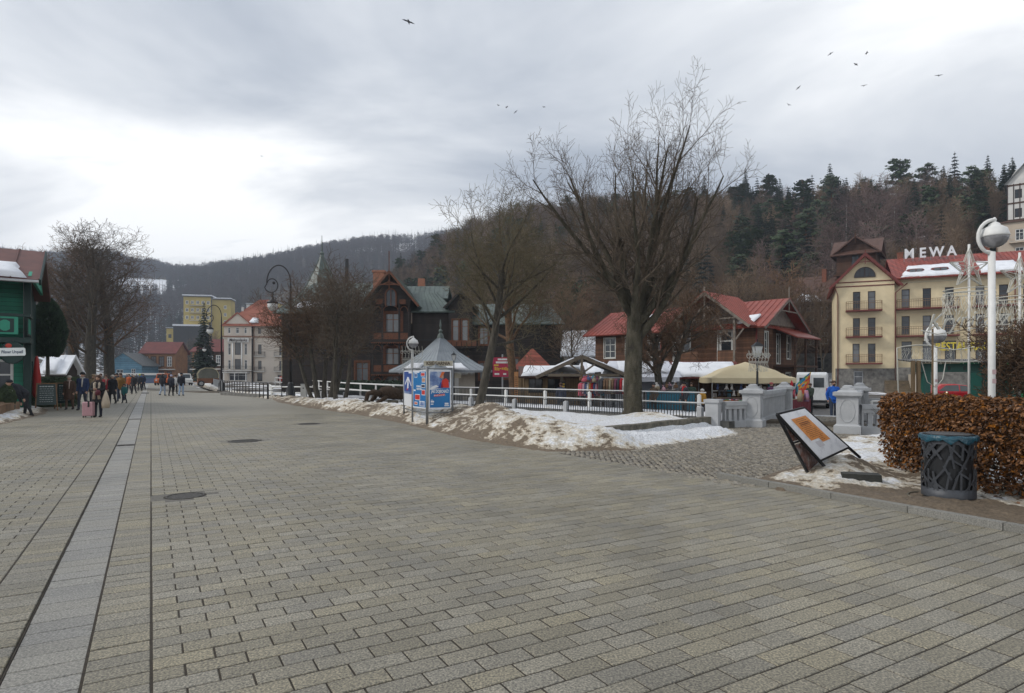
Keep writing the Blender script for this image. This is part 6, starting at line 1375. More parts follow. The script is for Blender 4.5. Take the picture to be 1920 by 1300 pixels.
    # main roofs
    b = MB(); seam_roof(b, [(-6.2, -.7, 7.6), (3.6, -.7, 7.6), (3.6, 5.5, 11.3), (-4.2, 5.5, 11.3)], .14, .55); seam_roof(b, [(3.6, 11.5, 7.6), (-6.2, 11.5, 7.6), (-4.2, 5.5, 11.3), (3.6, 5.5, 11.3)], .14, .55); b.slab([(-6.2, 11.5, 7.6), (-6.2, -.7, 7.6), (-4.2, 5.5, 11.3)], .14); b.build('main_roof', [VG], t)
    b = MB(); seam_roof(b, [(6.6, -.3, 7.75), (11.1, -.3, 7.75), (9.0, 3.0, 10.0), (6.6, 3.0, 10.0)], .14, .5); b.slab([(11.1, -.3, 7.75), (11.1, 9, 7.75), (9.0, 6, 10.0), (9.0, 3, 10.0)], .14); seam_roof(b, [(5.0, 2.8, 9.4), (10.1, 2.8, 9.4), (10.0, 5.5, 11.0), (5.0, 5.5, 11.0)], .14, .5); seam_roof(b, [(10.2, 8.4, 9.4), (5.0, 8.4, 9.4), (5.0, 5.5, 11.0), (10.0, 5.5, 11.0)], .14, .5); b.build('wing_roof', [VG], t)
    snow_on(t, [(-4.6, .2, 8.15), (-1.2, .3, 8.2), (-1.4, 1.2, 8.75), (-4.2, 1.3, 8.8)], .14)
    ch = MB(); ch.box(2.6, 3.7, 2.6, 3.6, 9, 12.0); ch.box(2.5, 3.8, 2.5, 3.7, 12.0, 12.2); ch.build('chimney', [mat('orange brick', (0.34, 0.15, 0.09), (0.25, 0.11, 0.07), 5.0)], t); ch = MB(); ch.box(6.6, 7.3, 6, 6.6, 9, 11.9); ch.build('chimney', [mat('orange brick', (0.34, 0.15, 0.09))], t)
    # second bay and the wing to the right
    B2 = Facade(t, TR(10.5, -.2)); h2 = [(.35, 1.0, 4.9, 7.0), (1.25, 1.9, 4.9, 7.0), (.3, 1.9, 1.6, 3.4)]; B2.wall(0, 2.3, -.6, 8.3, h2, VW)
    for h in h2: B2.window(h, VT, GLASS2, (0, 1), .08, .1, trim=VT, tw=.08)
    bb = B2.mb().box(-.2, 2.8, -.8, 0, 4.2, 4.34).build('balcony', [VW], t)
    for i in range(6): B2.mb().box(-.1+i*.48, .32+i*.48, -.76, -.72, 4.4, 4.95).build('balustrade_panel', [VT], bb)
    B2.mb().prism([(-.2, 8.2), (2.6, 8.2), (1.2, 9.6)], .05, .2, 'y').build('gable_wall', [VW], t); g = MB(); seam_roof(g, [(10.1, 4.5, 8.1), (10.1, -.7, 8.1), (11.7, -.7, 9.7), (11.7, 4.5, 9.7)], .12, .5); seam_roof(g, [(13.3, -.7, 8.1), (13.3, 4.5, 8.1), (11.7, 4.5, 9.7), (11.7, -.7, 9.7)], .12, .5); g.build('bay_roof', [VG], t)
    for s_ in (-1, 1): MB().bar((11.7+s_*1.65, -.73, 8.02), (11.7, -.73, 9.66), .1, .16).build('bargeboard', [VW], t)
    E = Facade(t, TR(12.8, .6)); eh = [(.6, 1.5, 4.6, 6.3), (.6, 1.5, 1.2, 2.9), (2.9, 4.5, 1.3, 3.3), (4.9, 5.7, 1.3, 3.0)]; E.wall(0, 8.5, -.6, 6.9, eh, VW)
    for h in eh: E.window(h, VT, GLASS2, (1, 1), .09, .1, trim=VT, tw=.12)
    b = MB(); seam_roof(b, [(12.4, -.1, 6.6), (21.7, -.1, 6.6), (20.5, 4.5, 9.0), (12.4, 4.5, 9.0)], .14, .55); b.slab([(21.7, -.1, 6.6), (21.7, 9, 6.6), (20.5, 4.5, 9.0)], .14); b.build('east_roof', [VG], t); Facade(t, TR(21.3, .6) @ RZ(R(90))).wall(0, 8, -.6, 6.9, [], VW)
    Facade(t, TR(-5.6, 11) @ RZ(R(-90))).wall(0, 11, -.6, 8.0, [], VW); MB().box(-5.6, 21.3, 10.8, 11, -.6, 7.5).build('rear_wall', [VW], t)
    # tower with its spire
    tb = MB(); tb.box(-6.0, -3.2, 7.9, 10.7, -.6, 11.0); tb.build('tower_wall', [VW], t); sp = MB(); cx, cy = -4.6, 9.3
    sp.lathe([(2.4, 10.7), (1.8, 11.5), (.95, 13.2), (.35, 14.5), (.2, 15.0), (.26, 15.2), (.1, 15.4), (.06, 16.2), (.02, 17.2)], 8, (cx, cy)); 
    for k in range(8):
        a = 2*math.pi*k/8
        for r0, z0, r1, z1 in ((2.4, 10.7, 1.8, 11.5), (1.8, 11.5, .95, 13.2), (.95, 13.2, .35, 14.5)): sp.bar((cx+r0*math.cos(a), cy+r0*math.sin(a), z0), (cx+r1*math.cos(a), cy+r1*math.sin(a), z1), .09)
    sp.build('spire', [VG], t); MB().box(cx+2.6, cx+2.9, cy, cy+.3, 11, 14.6).build('chimney', [BLACK], t)
    hd = f.mb(); hd.box(2.0, 9.5, -4.2, -3.4, -.3, .9); 
    return t
villa()
o = thing('clipped_hedge', 'low dark clipped hedge in front of the dark villa', 'hedge', (-11.2, 56.5, 0)); hb = MB(); rnd = random.Random(9)
for i in range(5200):
    c = Vector((rnd.uniform(-4.6, 4.8), rnd.uniform(-.5, .5), rnd.uniform(.1, 1.15))); d = Vector((rnd.uniform(-1, 1), rnd.uniform(-1, 1), rnd.uniform(-.5, 1))).normalized()*.11; x = d.orthogonal().normalized()*.06; hb.add([c-d, c+x, c+d, c-x], [(0, 1, 2, 3)])
stuff(hb.build('foliage', [NEED], o)); MB().box(-4.5, 4.7, -.4, .4, 0, .95).build('inner_growth', [NEED], o)

# ------------------------------------------------------------------ buildings further up the promenade
PALE = mat('pale pinkish render', (0.60, 0.54, 0.46), (0.52, 0.46, 0.40), .3, 0.85); TER = mat('terracotta tile roof', (0.34, 0.12, 0.075), (0.25, 0.085, 0.055), .8, 0.75)
def cream_hotel():
    t = bld('hotel', 'cream corner hotel with terracotta roof and a pediment beside the promenade', (at(420, 0, 150).x, 150, 0), R(6)); f = front(t); W = 6.4
    hs = [(.9, 1.6, 6.4, 9.2), (2.5, 3.9, 6.4, 9.6), (4.7, 5.4, 6.4, 9.2), (.9, 1.6, 2.9, 5.2), (2.5, 3.9, 2.9, 5.4), (4.7, 5.4, 2.9, 5.2), (.9, 1.5, 11.6, 13.0), (2.7, 3.5, 11.6, 13.0), (4.7, 5.3, 11.6, 13.0), (1.2, 5.4, .2, 2.0)]; f.wall(0, W, -2, 13.8, hs, PALE)
    for h in hs: f.window(h, WHITEP if h[0] != 2.5 else DKF, GLASS, (0 if h[1]-h[0] < 1 else 1, 1), .1, .12)
    for x in (2.05, 4.15): f.mb().tube([(x, -.15, 2.4), (x, -.15, 10.0)], .17, 8).build('column', [WHITEP], t, True)
    f.mb().box(-.3, W+.2, -.4, 0, 10.7, 11.0).build('cornice', [flat('brown cornice', (0.25, 0.13, 0.08))], t); f.mb().box(-.2, W+.2, -.25, 0, 10.35, 10.68).build('frieze', [PALE], t); f.mb().prism([(.3, 13.8), (W-.3, 13.8), (W/2, 16.4)], -.1, .3, 'y').build('pediment', [PALE], t); pe = MB()
    for s_ in (-1, 1): pe.bar((W/2+s_*3.4, -.2, 13.7), (W/2, -.2, 16.6), .5, .25)
    pe.build('pediment_moulding', [TER], t); sg = f.mb().box(1.0, 5.9, -.5, -.42, 9.4, 10.5).build('name_board', [WHITER], t); lettering('Małopolanka', 1.05, DKF, sg, (3.4, -.55, 9.95), .03, .3, .01, 0, 'script', .78); f.balcony(-.3, W+.2, 2.7, 1.3, WHITER, BLACK, 1.0, .3); f.mb().box(.5, W-.3, -2.6, 0, 2.05, 2.3).build('canopy', [WHITER], t)
    for x in (.7, 3.2, 5.8): f.mb().tube([(x, -2.3, -1), (x, -2.3, 2.05)], .1, 6).build('canopy_post', [WHITEP], t)
    r = Facade(t, TR(W, 1.2)); rh = [(1.2, 2.0, 2.9, 5.0), (1.2, 2.0, 6.6, 9.0), (1.2, 1.9, 11.6, 13.0), (6.2, 7.2, 2.6, 5.0), (6.2, 7.2, 6.4, 8.7), (6.5, 7.2, 11.5, 13), (1, 2.2, 0, 2), (5.8, 7.6, -.2, 1.6)]; r.wall(0, 9, -2, 13.8, rh, PALE)
    for h in rh: r.window(h, DKF, GLASS, (0, 1), .1, .12)
    r.mb().box(0, 9.3, -.3, 0, 10.7, 11.0).build('cornice', [flat('brown cornice', (0.25, 0.13, 0.08))], t); r.mb().tube([(.25, -.15, 13.6), (.25, -.15, -1)], .1, 6).build('downpipe', [flat('brown cornice', (0.25, 0.13, 0.08))], t)
    for z in (2.5, 6.2): r.balcony(5.2, 8.8, z, 1.2, WHITER, BLACK, 1.0, .3); r.balcony(.4, 2.9, z, .8, WHITER, BLACK, 1.0, .3)
    hip_roof(t, 0, 15.4, 0, 12, 13.8, 20.5, TER, 6.5, .6); left(t, 12).wall(0, 12, -2, 13.8, [], PALE); MB().box(0, 15.4, 11.8, 12, -2, 13.8).build('rear_wall', [PALE], t); right(t, 15.4).wall(1.2, 12, -2, 13.8, [], PALE); snow_on(t, [(5.8, -.3, 14.1), (8.2, -.3, 14.1), (7.8, 1.0, 15.3), (6.4, 1.2, 15.5)], .25)
    for k in range(9): MB().box(4.0+k*.45, 4.3+k*.45, 3.2+k*.25, 3.9+k*.25, 17+k*.36, 17.5+k*.36).build('ridge_cap', [TER], t)
    MB().box(3.1, 3.6, 3, 3.6, 15, 18.3).build('chimney', [WHITER], t)
cream_hotel()
simple_house('villa', 'pale yellow villa with balconies behind the bare shrubs and the curled lamp', (at(528, 0, 105).x, 105, 0), R(8), 8.5, 8, 11.5, mat('pale yellow render', (0.56, 0.50, 0.34), (0.48, 0.43, 0.30), .5), [(.8+2.6*i, 2.0+2.6*i, z, z+1.9) for i in range(3) for z in (.5, 4.1, 7.7)], GREYR, 16.0, 'x', 'hip', fm=WHITEP)
YEL = mat('yellow render', (0.50, 0.39, 0.13), (0.42, 0.33, 0.12), .2, .85)
def yellow_block():
    t = bld('apartment_block', 'yellow flat-roofed apartment block on the slope above the promenade', (at(344, 0, 330).x, 330, 12), R(12)); f = front(t); W = 13.5; hs = [(1+2.6*i, 2.5+2.6*i, z, z+1.9) for i in range(5) for z in (19, 23, 27)]; f.wall(0, W, -4, 31, hs, YEL)
    for h in hs: f.window(h, WHITEP, GLASS, (1, 0), .2, .1)
    for z in (18.4, 22.4, 26.4): f.balcony(3.2, 10.6, z, 1.4, WHITER, YEL, 1.0, .8)
    r = Facade(t, TR(W, 2)); h2 = [(6+3*i, 7.4+3*i, z, z+1.9) for i in range(1) for z in (17, 21, 25)]; r.wall(0, 9.5, -4, 30, h2, YEL)
    for h in h2: r.window(h, WHITEP, GLASS, (1, 0), .2)
    MB().box(-.6, W+.6, -.8, 12, 31, 31.5).build('roof_slab', [GREYR], t); MB().box(-.5, W+.5, -.7, 12, 31.52, 32.1).build('roof_snow', [SNOW], t); MB().box(W+.62, W+10, 1.2, 12, 30, 30.5).build('roof_slab', [GREYR], t); MB().box(W+.7, W+9.9, 1.3, 12, 30.52, 31).build('roof_snow', [SNOW], t); left(t, 12).wall(0, 12, -4, 31, [], YEL); right(t, W+9.5).wall(2, 12, -4, 30, [], YEL)
    MB().box(-3.5, W-1, -5, -.1, 0, 15).build('dining_wing', [mat('dark cladding', (0.05, 0.05, 0.05))], t); MB().box(-3.8, W-.7, -5.3, -.1, 15, 15.9).build('wing_snow', [SNOW], t)
yellow_block()
simple_house('house', 'small white flat-roofed house above the terracotta roof', (at(462, 0, 340).x, 340, 22), R(4), 8, 8, 18, WHITER, [(1, 2.4, 13, 15), (4, 5.4, 13, 15)], GREYR, 0, roof='flat', fm=DKF)
simple_house('house', 'yellowish flat-roofed house on the slope right of the terracotta roof', (at(498, 0, 345).x, 345, 22), R(4), 8, 8, 19, YEL, [(1, 2.4, 14, 16), (4, 5.4, 14, 16)], GREYR, 0, roof='flat', fm=DKF)
simple_house('house', 'small pale house half hidden by the tall trees left of the yellow block', (at(312, 0, 330).x, 330, 10), R(4), 7, 8, 16, YEL, [(1, 2.6, 11, 13), (5, 6.6, 11, 13)], GREYR, 0, roof='flat', fm=DKF)
MAROON = mat('maroon tile roof', (0.16, 0.040, 0.034), (0.11, 0.03, 0.026), .8, .7); OCH = mat('ochre boards', (0.30, 0.15, 0.065), (0.20, 0.10, 0.045), .8, .8)
def end_house(px, Y, W, H_, label, wm, rm, zr, n, rz):
    t = bld('wooden_house', label, (at(px, 0, Y).x, Y, 0), rz); f = front(t); up = [(.5+i*(W-.6)/n, .5+i*(W-.6)/n+(W-.6)/n*.62, 4.0, 6.9) for i in range(n)]; lo = [(.5+i*(W-.6)/n, .5+i*(W-.6)/n+(W-.6)/n*.62, .3, 2.6) for i in range(n)]; f.wall(0, W, -2, H_, up+lo, wm)
    for h in up: f.window(h, WHITEP if h is up[-1] or h is up[0] else DW, GLASS2, (1, 2), .16, .1, trim=DW, tw=.12)
    for h in lo: f.window(h, DW, GLASS2, (1, 1), .16)
    f.mb().box(-.2, W, -1.0, 0, 3.0, 3.25).build('balcony', [WHITER], t)
    for i in range(n*2): x = i*W/n/2; pts = [(x+.05+.9*W/n/2*k/4, -.9, 3.9-.5*math.sin(math.pi*k/4)) for k in range(5)]; MB().tube(pts, .09, 4).build('garland', [DW], t)
    gable_roof(t, 0, W, 0, 8, H_, zr, rm, 'x', .8, .6); g = MB(); g.prism([(0, H_), (8, H_), (4, zr-.1)], W-.15, W, 'x'); g.build('gable_wall', [wm], t); right(t, W).wall(0, 8, -2, H_, [], wm); left(t, 8).wall(0, 8, -2, H_, [], wm); MB().box(0, W, 7.8, 8, -2, H_).build('rear_wall', [wm], t)
end_house(265, 182, 9.6, 8.4, 'ochre and brown wooden house with maroon roof at the end of the promenade', OCH, MAROON, 11.4, 4, R(4))
end_house(361, 176, 5.2, 8.6, 'orange-brown wooden house with snowy eaves right of the street-end spruce', OCH, MAROON, 11.0, 2, R(-8)); end_house(387, 168, 4.9, 8.4, 'dark red-brown wooden house left of the cream corner hotel', DW, MAROON, 11.4, 2, R(-4))
BLUEB = mat('blue boards', (0.10, 0.22, 0.30), (0.07, 0.16, 0.23), 1.0, .8, planks=(2, .25))
simple_house('pavilion', 'light blue gabled pavilion behind the tall bare trees at the street end', (at(196, 0, 172).x, 172, 0), R(3), 10, 9, 4.4, BLUEB, [(.8, 2.2, .6, 2.8), (3.2, 5.0, .6, 3.0), (7.2, 8.3, 1.0, 3.2)], GREYR, 7.8, 'y', fm=WHITEP, snow=False)
simple_house('pavilion', 'low snow-roofed pavilion behind the thuja and hedge on the left', (at(84, 0, 47).x, 47, 0), R(6), 1.3, 1.8, 2.2, mat('dark boards', (0.04, 0.03, 0.025)), [(.3, 1.0, .5, 1.6)], SNOW, 3.2, 'x', fm=DKF, ov=.4)
simple_house('chalet', 'small white chalet with snow-covered roof behind the market stalls', (at(1058, 0, 72).x, 72, 0), R(-10), 5.4, 6, 4.4, WHITER, [(1.0, 2.7, 1.8, 3.7)], SNOW, 7.0, 'x', fm=DKF, snow=False, ov=.7)

# ------------------------------------------------------------------ green wooden house at the left edge
GRN = mat('emerald boards', (0.014, 0.20, 0.125), (0.010, 0.15, 0.095), 2.0, .6, planks=(2, .2)); DGRN = flat('dark green timber', (0.006, 0.030, 0.026), .5); LGRN = flat('light emerald trim', (0.025, 0.27, 0.175), .5); MRF = mat('maroon sheet roof', (0.145, 0.060, 0.048), (0.10, 0.045, 0.038), 1.5, .55)
def green_house():
    # local x runs from left to the street corner, -y towards the camera
    t = bld('wooden_house', 'emerald green wooden house with a carved balcony at the left edge', tuple(S(-4.95, 34.3, .1)), TH + R(4)); W = 9.0; D = 8
    f = Facade(t, TR(-W, 1.6)); f.wall(0, W, -.7, 6.2, [(W-1.0, W-.35, .1, 2.3), (W-3.2, W-2.0, 3.7, 5.6), (W-3.4, W-2.2, .9, 2.4)], GRN); f.window((W-3.2, W-2.0, 3.7, 5.6), WHITEP, GLASS2, (1, 1), .1); f.window((W-1.0, W-.35, .1, 2.3), WHITEP, GLASS, (0, 1), .12, name='door'); f.window((W-3.4, W-2.2, .9, 2.4), WHITEP, GLASS)
    r = Facade(t, TR(0, 1.6) @ RZ(R(90))); rh = [(.5, 1.4, .7, 2.3), (2.0, 2.9, .1, 2.4), (4.2, 5.4, .8, 2.3), (1.5, 2.4, 3.5, 5.6)]; r.wall(0, D, -.7, 6.2, rh, DGRN)
    for h in rh: r.window(h, LGRN, GLASS, (1, 0), .1, .06, trim=DGRN)
    bal = MB().box(-W, .35, -.1, 1.6, 3.0, 3.22).build('balcony', [DGRN], t)
    for i in range(4):
        x = -.06 - i*1.14 - (.08 if i else 0); p = MB().box(x-1.0, x, -.06, -.02, 3.36, 4.12).build('balustrade_panel', [LGRN], bal); MB().box(x-.86, x-.14, -.075, -.061, 3.44, 4.04).build('dark_field', [DGRN], p); MB().prism([(x-.62, 3.58), (x-.5, 3.5), (x-.5+.1, 3.5), (x-.28, 3.58), (x-.28, 3.9), (x-.4, 3.98), (x-.5, 3.98), (x-.62, 3.9)], -.09, -.076, 'y').build('octagon', [LGRN], p)
    for i in range(4): y = .1+i*.36; p = MB().box(.24, .28, y, y+.3, 3.36, 4.12).build('balustrade_panel', [DGRN], bal); MB().box(.281, .295, y+.04, y+.12, 3.42, 4.06).build('slat', [LGRN], p); MB().box(.281, .295, y+.18, y+.26, 3.42, 4.06).build('slat', [LGRN], p)
    h = MB(); h.box(-W, .36, -.1, .04, 4.14, 4.26); h.box(.2, .36, .04, 1.6, 4.14, 4.26); h.build('hand_rail', [DGRN], bal)
    for x in (-1.16, -3.6, -6.0): MB().box(x-.14, x+.14, -.08, .2, -.1, 6.05).build('post', [DGRN], t); MB().box(x-.18, x+.18, -.12, .24, 4.3, 4.5).build('post_collar', [DGRN], t)
    MB().box(.05, .3, 1.3, 1.6, -.1, 6.05).build('post', [DGRN], t); b = MB()
    for x in (-1.16, -3.6): b.tube([(x-.15, 0, 5.3), (x-.5, 0, 5.8), (x-1.0, 0, 6.0)], .05, 5)
    b.box(-W, .3, -.04, .16, 5.85, 6.05); b.build('brackets', [DGRN], t)
    rf = MB(); seam_roof(rf, [(-W, -.75, 5.72), (.7, -.75, 5.72), (.7, 3.4, 7.6), (-W, 3.4, 7.6)], .1, .95, .04); seam_roof(rf, [(.7, 8.5, 5.72), (-W, 8.5, 5.72), (-W, 3.4, 7.6), (.7, 3.4, 7.6)], .1, .95, .04); rf.build('roof', [MRF], t)
    k = 1.88/4.15; snow_on(t, [(-4.5, -.72, 5.76), (.35, -.72, 5.76), (-.05, .8, 5.74+1.52*k), (-4.5, .95, 5.74+1.67*k)], .22)
    g = MB(); g.prism([(-.4, 5.9), (8.2, 5.9), (3.4, 7.5)], .3, .42, 'x'); g.build('gable_wall', [LGRN], t); MB().bar((.74, -.8, 5.6), (.74, 3.4, 7.5), .08, .26).build('bargeboard', [DGRN], t)
    MB().tube([(-4, -.82, 5.62), (.7, -.82, 5.62)], .07, 6).build('gutter', [STEEL], t)
    # hanging sign
    s_ = thing('hanging_sign', 'green backlit beer sign with a red seal under the balcony', 'sign', tuple(S(-5.15, 33.9, .35)), TH + R(4)); s_.scale = (.82, .82, .9); MB().lathe([(.5, -.08), (.54, 0), (.5, .08)], 24).build('disc', [DGRN], s_); s_.children[0].rotation_euler = (R(90), 0, 0); s_.children[0].location = (0, 0, 2.55)
    p = MB(); p.prism([(-.55, 2.42), (-.5, 2.38), (.52, 2.42), (.56, 2.48), (.54, 2.76), (.48, 2.8), (-.5, 2.76), (-.56, 2.7)], -.14, -.1, 'y'); pl = p.build('name_plate', [emis('lit sign white', (0.62, 0.66, 0.66), .12)], s_); lettering('Pilsner Urquell', .2, flat('sign blue', (0.02, 0.06, 0.12)), pl, (0, -.15, 2.585), .01, .1, .004, (0, R(-2), 0), 'script', .74); MB().ball((-.15, -.12, 2.88), .14, .03, .11, 12, 6).build('red_seal', [flat('seal red', (0.45, 0.05, 0.03))], s_); MB().bar((0, 0, 2.9), (0, 0, 3.2), .05).build('bracket', [BLACK], s_)
    # umbrella, planter and boards
    u = thing('closed_parasol', 'closed red parasol beside the door of the green house', 'parasol', tuple(S(-4.9, 38.5, 0))); MB().lathe([(.05, .5), (.2, .7), (.17, 1.6), (.08, 2.5), (.02, 2.65)], 10).build('canopy', [flat('red canvas', (0.36, 0.02, 0.015))], u, True); MB().tube([(0, 0, 0), (0, 0, 2.7)], .03, 6).build('pole', [DGRN], u)
    fb = thing('flower_box', 'long tan stone planter in front of the green house', 'planter', tuple(S(-5.35, 28.5, 0)), TH)
    for i in range(6): MB().box(-.35, .35, i*1.02, i*1.02+1.0, 0, .52).build('stone_block', [mat('tan stone', (0.24, 0.145, 0.08), (0.16, 0.10, 0.058), 3.0)], fb)
    for i, (u_, v_, h_) in enumerate(((-5.4, 34.6, .95), (-5.15, 33.4, .5))):
        q = thing('potted_conifer', ('taller' if not i else 'shorter') + ' round clipped conifer by the green house wall', 'plant', tuple(S(u_, v_, .1))); m = MB(); rnd = random.Random(i)
        for k in range(900): a = rnd.uniform(0, 6.28); z = rnd.random(); r_ = .36*math.sin(math.pi*min(1, z*.85+.12))*h_; c = Vector((r_*math.cos(a), r_*math.sin(a), z*h_+.3)); d = Vector((rnd.uniform(-1, 1), rnd.uniform(-1, 1), 1)).normalized()*.06; x = d.orthogonal().normalized()*.03; m.add([c-d, c+x, c+d, c-x], [(0, 1, 2, 3)])
        stuff(m.build('foliage', [PINEN], q)); MB().lathe([(.15, 0), (.2, .32)], 10).build('pot', [STONE], q)
    def chalkboard(loc, rz, label):
        q = thing('chalkboard', label, 'chalkboard', loc, rz, 'menu boards by the green house'); fr = MB(); fr.bar((-.42, 0, 0), (-.36, .12, 1.3), .05); fr.bar((.42, 0, 0), (.36, .12, 1.3), .05); fr.bar((-.37, .12, 1.28), (.37, .12, 1.28), .05); fr.bar((-.42, .6, 0), (-.36, .14, 1.3), .04); fr.bar((.42, .6, 0), (.36, .14, 1.3), .04); fr.build('frame', [mat('board timber', (0.20, 0.115, 0.06), (0.13, 0.075, 0.04), 4.0)], q)
        b = MB().slab([(-.38, .02, .28), (.38, .02, .28), (.34, .115, 1.24), (-.34, .115, 1.24)], .01).build('board', [flat('slate green', (0.020, 0.042, 0.040), .5)], q); ch = MB(); rnd = random.Random(5)
        for k in range(8):
            z = 1.12-k*.1; y = lerp(.02, .115, (z-.28)/.96)-.006; x = -.26
            while x < .24: w = rnd.uniform(.03, .1); ch.box(x, min(x+w, .28), y-.002, y, z, z+(.045 if k == 0 else .018)); x += w+.025
        ch.build('chalk_writing', [flat('chalk', (0.42, 0.45, 0.45))], b)
    chalkboard(tuple(S(-4.25, 36.3, 0)), TH + R(6), 'dark green menu chalkboard nearer to the bending man'); chalkboard(tuple(S(-3.75, 38.0, 0)), TH - R(20), 'second menu chalkboard behind the first, by the clipped hedge')
    hg = thing('clipped_hedge', 'olive clipped hedge behind the menu boards on the left', 'hedge', tuple(S(-4.6, 41.5, 0)), TH); m = MB(); rnd = random.Random(4)
    for i in range(4200): c = Vector((rnd.uniform(-.9, 1.1), rnd.uniform(-1.2, 2.2), rnd.uniform(.05, 1.55))); d = Vector((rnd.uniform(-1, 1), rnd.uniform(-1, 1), rnd.uniform(-.5, 1))).normalized()*.1; x = d.orthogonal().normalized()*.05; m.add([c-d, c+x, c+d, c-x], [(0, 1, 2, 3)])
    stuff(m.build('foliage', [PINEN], hg)); MB().box(-.8, 1.0, -1.1, 2.1, 0, 1.4).build('inner_growth', [PINEN], hg)
green_house()
# ================================================================== kiosk, market, vehicles, ornaments
GSHEET = mat('pale grey sheet roof', (0.26, 0.29, 0.31), (0.19, 0.21, 0.23), 1.2, .45)
def kiosk():
    c = at(826, 0, 46); t = bld('kiosk', 'bookshop kiosk with a tent-shaped grey sheet roof and spike', (c.x, 46, -.3), R(45)); t.scale = (.88, .88, .92); Wd = 2.6
    def ring(r, z, y=0): return [(r*math.cos(R(45+90*i)), r*math.sin(R(45+90*i)), z) for i in range(4)]
    b = MB(); lv = [(4.35, 2.5), (3.1, 3.05), (1.6, 3.95), (.45, 4.95), (.08, 5.25)]
    for (r0, z0), (r1, z1) in zip(lv, lv[1:]):
        A, B = ring(r0, z0), ring(r1, z1); b.add(A + B, [(i, (i+1) % 4, 4+(i+1) % 4, 4+i) for i in range(4)])
        for i in range(4):
            n = 8
            for k in range(n): f = k/n; b.bar(Vector(A[i]).lerp(Vector(A[(i+1) % 4]), f), Vector(B[i]).lerp(Vector(B[(i+1) % 4]), f), .035, .05)
    b.add(ring(4.35, 2.5) + ring(4.35, 2.34), [(i, i+4, (i+1) % 4+4, (i+1) % 4) for i in range(4)] + [(7, 6, 5, 4)]); rf = b.build('roof', [GSHEET], t)
    sp = MB(); sp.lathe([(.3, 5.1), (.22, 5.4), (.1, 5.5), (.18, 5.7), (.05, 5.85), (.1, 6.1), (.02, 6.6)], 8); sp.build('spike', [VG], rf)
    w = MB(); r = 2.9; P = ring(r, 0); Q = ring(r, 2.4); w.add(P + Q, [(i, (i+1) % 4, 4+(i+1) % 4, 4+i) for i in range(4)]); w.build('wall', [flat('kiosk cream', (0.50, 0.47, 0.40))], t)
    A = Vector(lv and ring(4.35, 2.5)[2]); s = .85
    F = Facade(t, RZ(R(-45))); hw = r*.7071
    fr = Facade(t, RZ(R(-45)) @ TR(0, -hw-.01)); g = fr.mb(); 
    for x0, x1 in ((-1.7, -1.0), (-.9, -.2), (-.1, .6), (.7, 1.7)): q = fr.mb().box(x0, x1, -.04, .0, .5 if x0 > -.5 else .05, 1.95).build('shutter', [WHITER], t)
    fr.mb().box(.2, 1.9, -.1, -.02, 1.9, 2.35).build('fascia_board', [flat('fascia cream', (0.6, 0.55, 0.43))], t)
    sb = fr.mb().box(-.95, 1.35, -1.25, -1.19, 2.82, 3.2); s_ = sb.build('sign_board', [flat('sign cream', (0.62, 0.58, 0.46))], t)
    l = lettering('KSIĘGARNIA', .36, flat('sign brown', (0.10, 0.06, 0.03)), s_, (0, 0, 0), .02, 0, .006, 0, 'sign_letters', .92); l.matrix_local = RZ(R(-45)) @ TR(.2, -hw-1.28, 3.01)
    for i, (a, b_) in enumerate(((-2.7, -1.3), (.2, 2.6), (-.9, .0))):
        k0, k1 = (0.02, .42) if i < 2 else (.02, .2)
        def rp(x, f): return Vector((x*(1-.28*f), lerp(-3.07, -2.19, f), lerp(2.54, 3.1, f)))
        M_ = RZ(R(-45)); snow_on(t, [M_ @ rp(a, k0), M_ @ rp(b_, k0), M_ @ rp(b_, k1*2), M_ @ rp(a, k1*2)], .1)
    ic = MB(); rnd = random.Random(3)
    for i in range(60): x = lerp(-3, 3, i/59); ic.add([RZ(R(-45)) @ Vector((x-.02, -3.08, 2.36)), RZ(R(-45)) @ Vector((x+.02, -3.08, 2.36)), RZ(R(-45)) @ Vector((x, -3.08, 2.36-rnd.uniform(.05, .3)))], [(0, 1, 2)])
    stuff(ic.build('icicles', [flat('ice', (0.6, 0.64, 0.66), .1)], t))
kiosk()
# red advertising board and slim wooden totem beside the kiosk
o = thing('advert_board', 'red and purple advertising board on a post right of the kiosk', 'advert board', (at(942, 0, 40).x, 40, -.2)); MB().box(-.05, .05, 0, .06, 0, 3.2).build('post', [STEEL], o)
ad = MB().box(-.62, .62, -.06, -.02, 1.75, 3.0).build('panel', [mat('magenta red print', (0.44, 0.030, 0.060), (0.36, 0.022, 0.075), 1.0, .5)], o); q = MB()
for x0, x1, z0, z1 in ((-.3, .3, 2.82, 2.93), (-.42, .45, 2.62, 2.74), (-.5, -.2, 1.88, 1.99), (.05, .25, 1.88, 1.99)): q.box(x0, x1, -.066, -.061, z0, z1)
q.build('white_print', [WHITEP], ad); q = MB(); rnd = random.Random(8)
for i in range(9): x = -.5+.115*i; q.box(x, x+.08, -.066, -.061, 2.15+.1*rnd.random(), 2.3+.1*rnd.random())
q.box(-.55, -.25, -.066, -.061, 2.45, 2.55); q.build('yellow_print', [flat('print yellow', (0.65, 0.42, 0.06))], ad)
o = thing('totem_board', 'narrow orange-brown wooden board standing by the far fence', 'board', (at(968, 0, 33.5).x, 33.5, -.2)); MB().taper((0, 0), .16, .22, 0, 2.05, 0, .05, .05).build('plank', [mat('orange pine', (0.42, 0.20, 0.08), (0.32, 0.15, 0.06), 3.0)], o)
q = MB()
for i in range(11): q.box(-.07, .07, -.034, -.028, 1.75-i*.11, 1.79-i*.11)
q.build('lettering', [DKF], o)
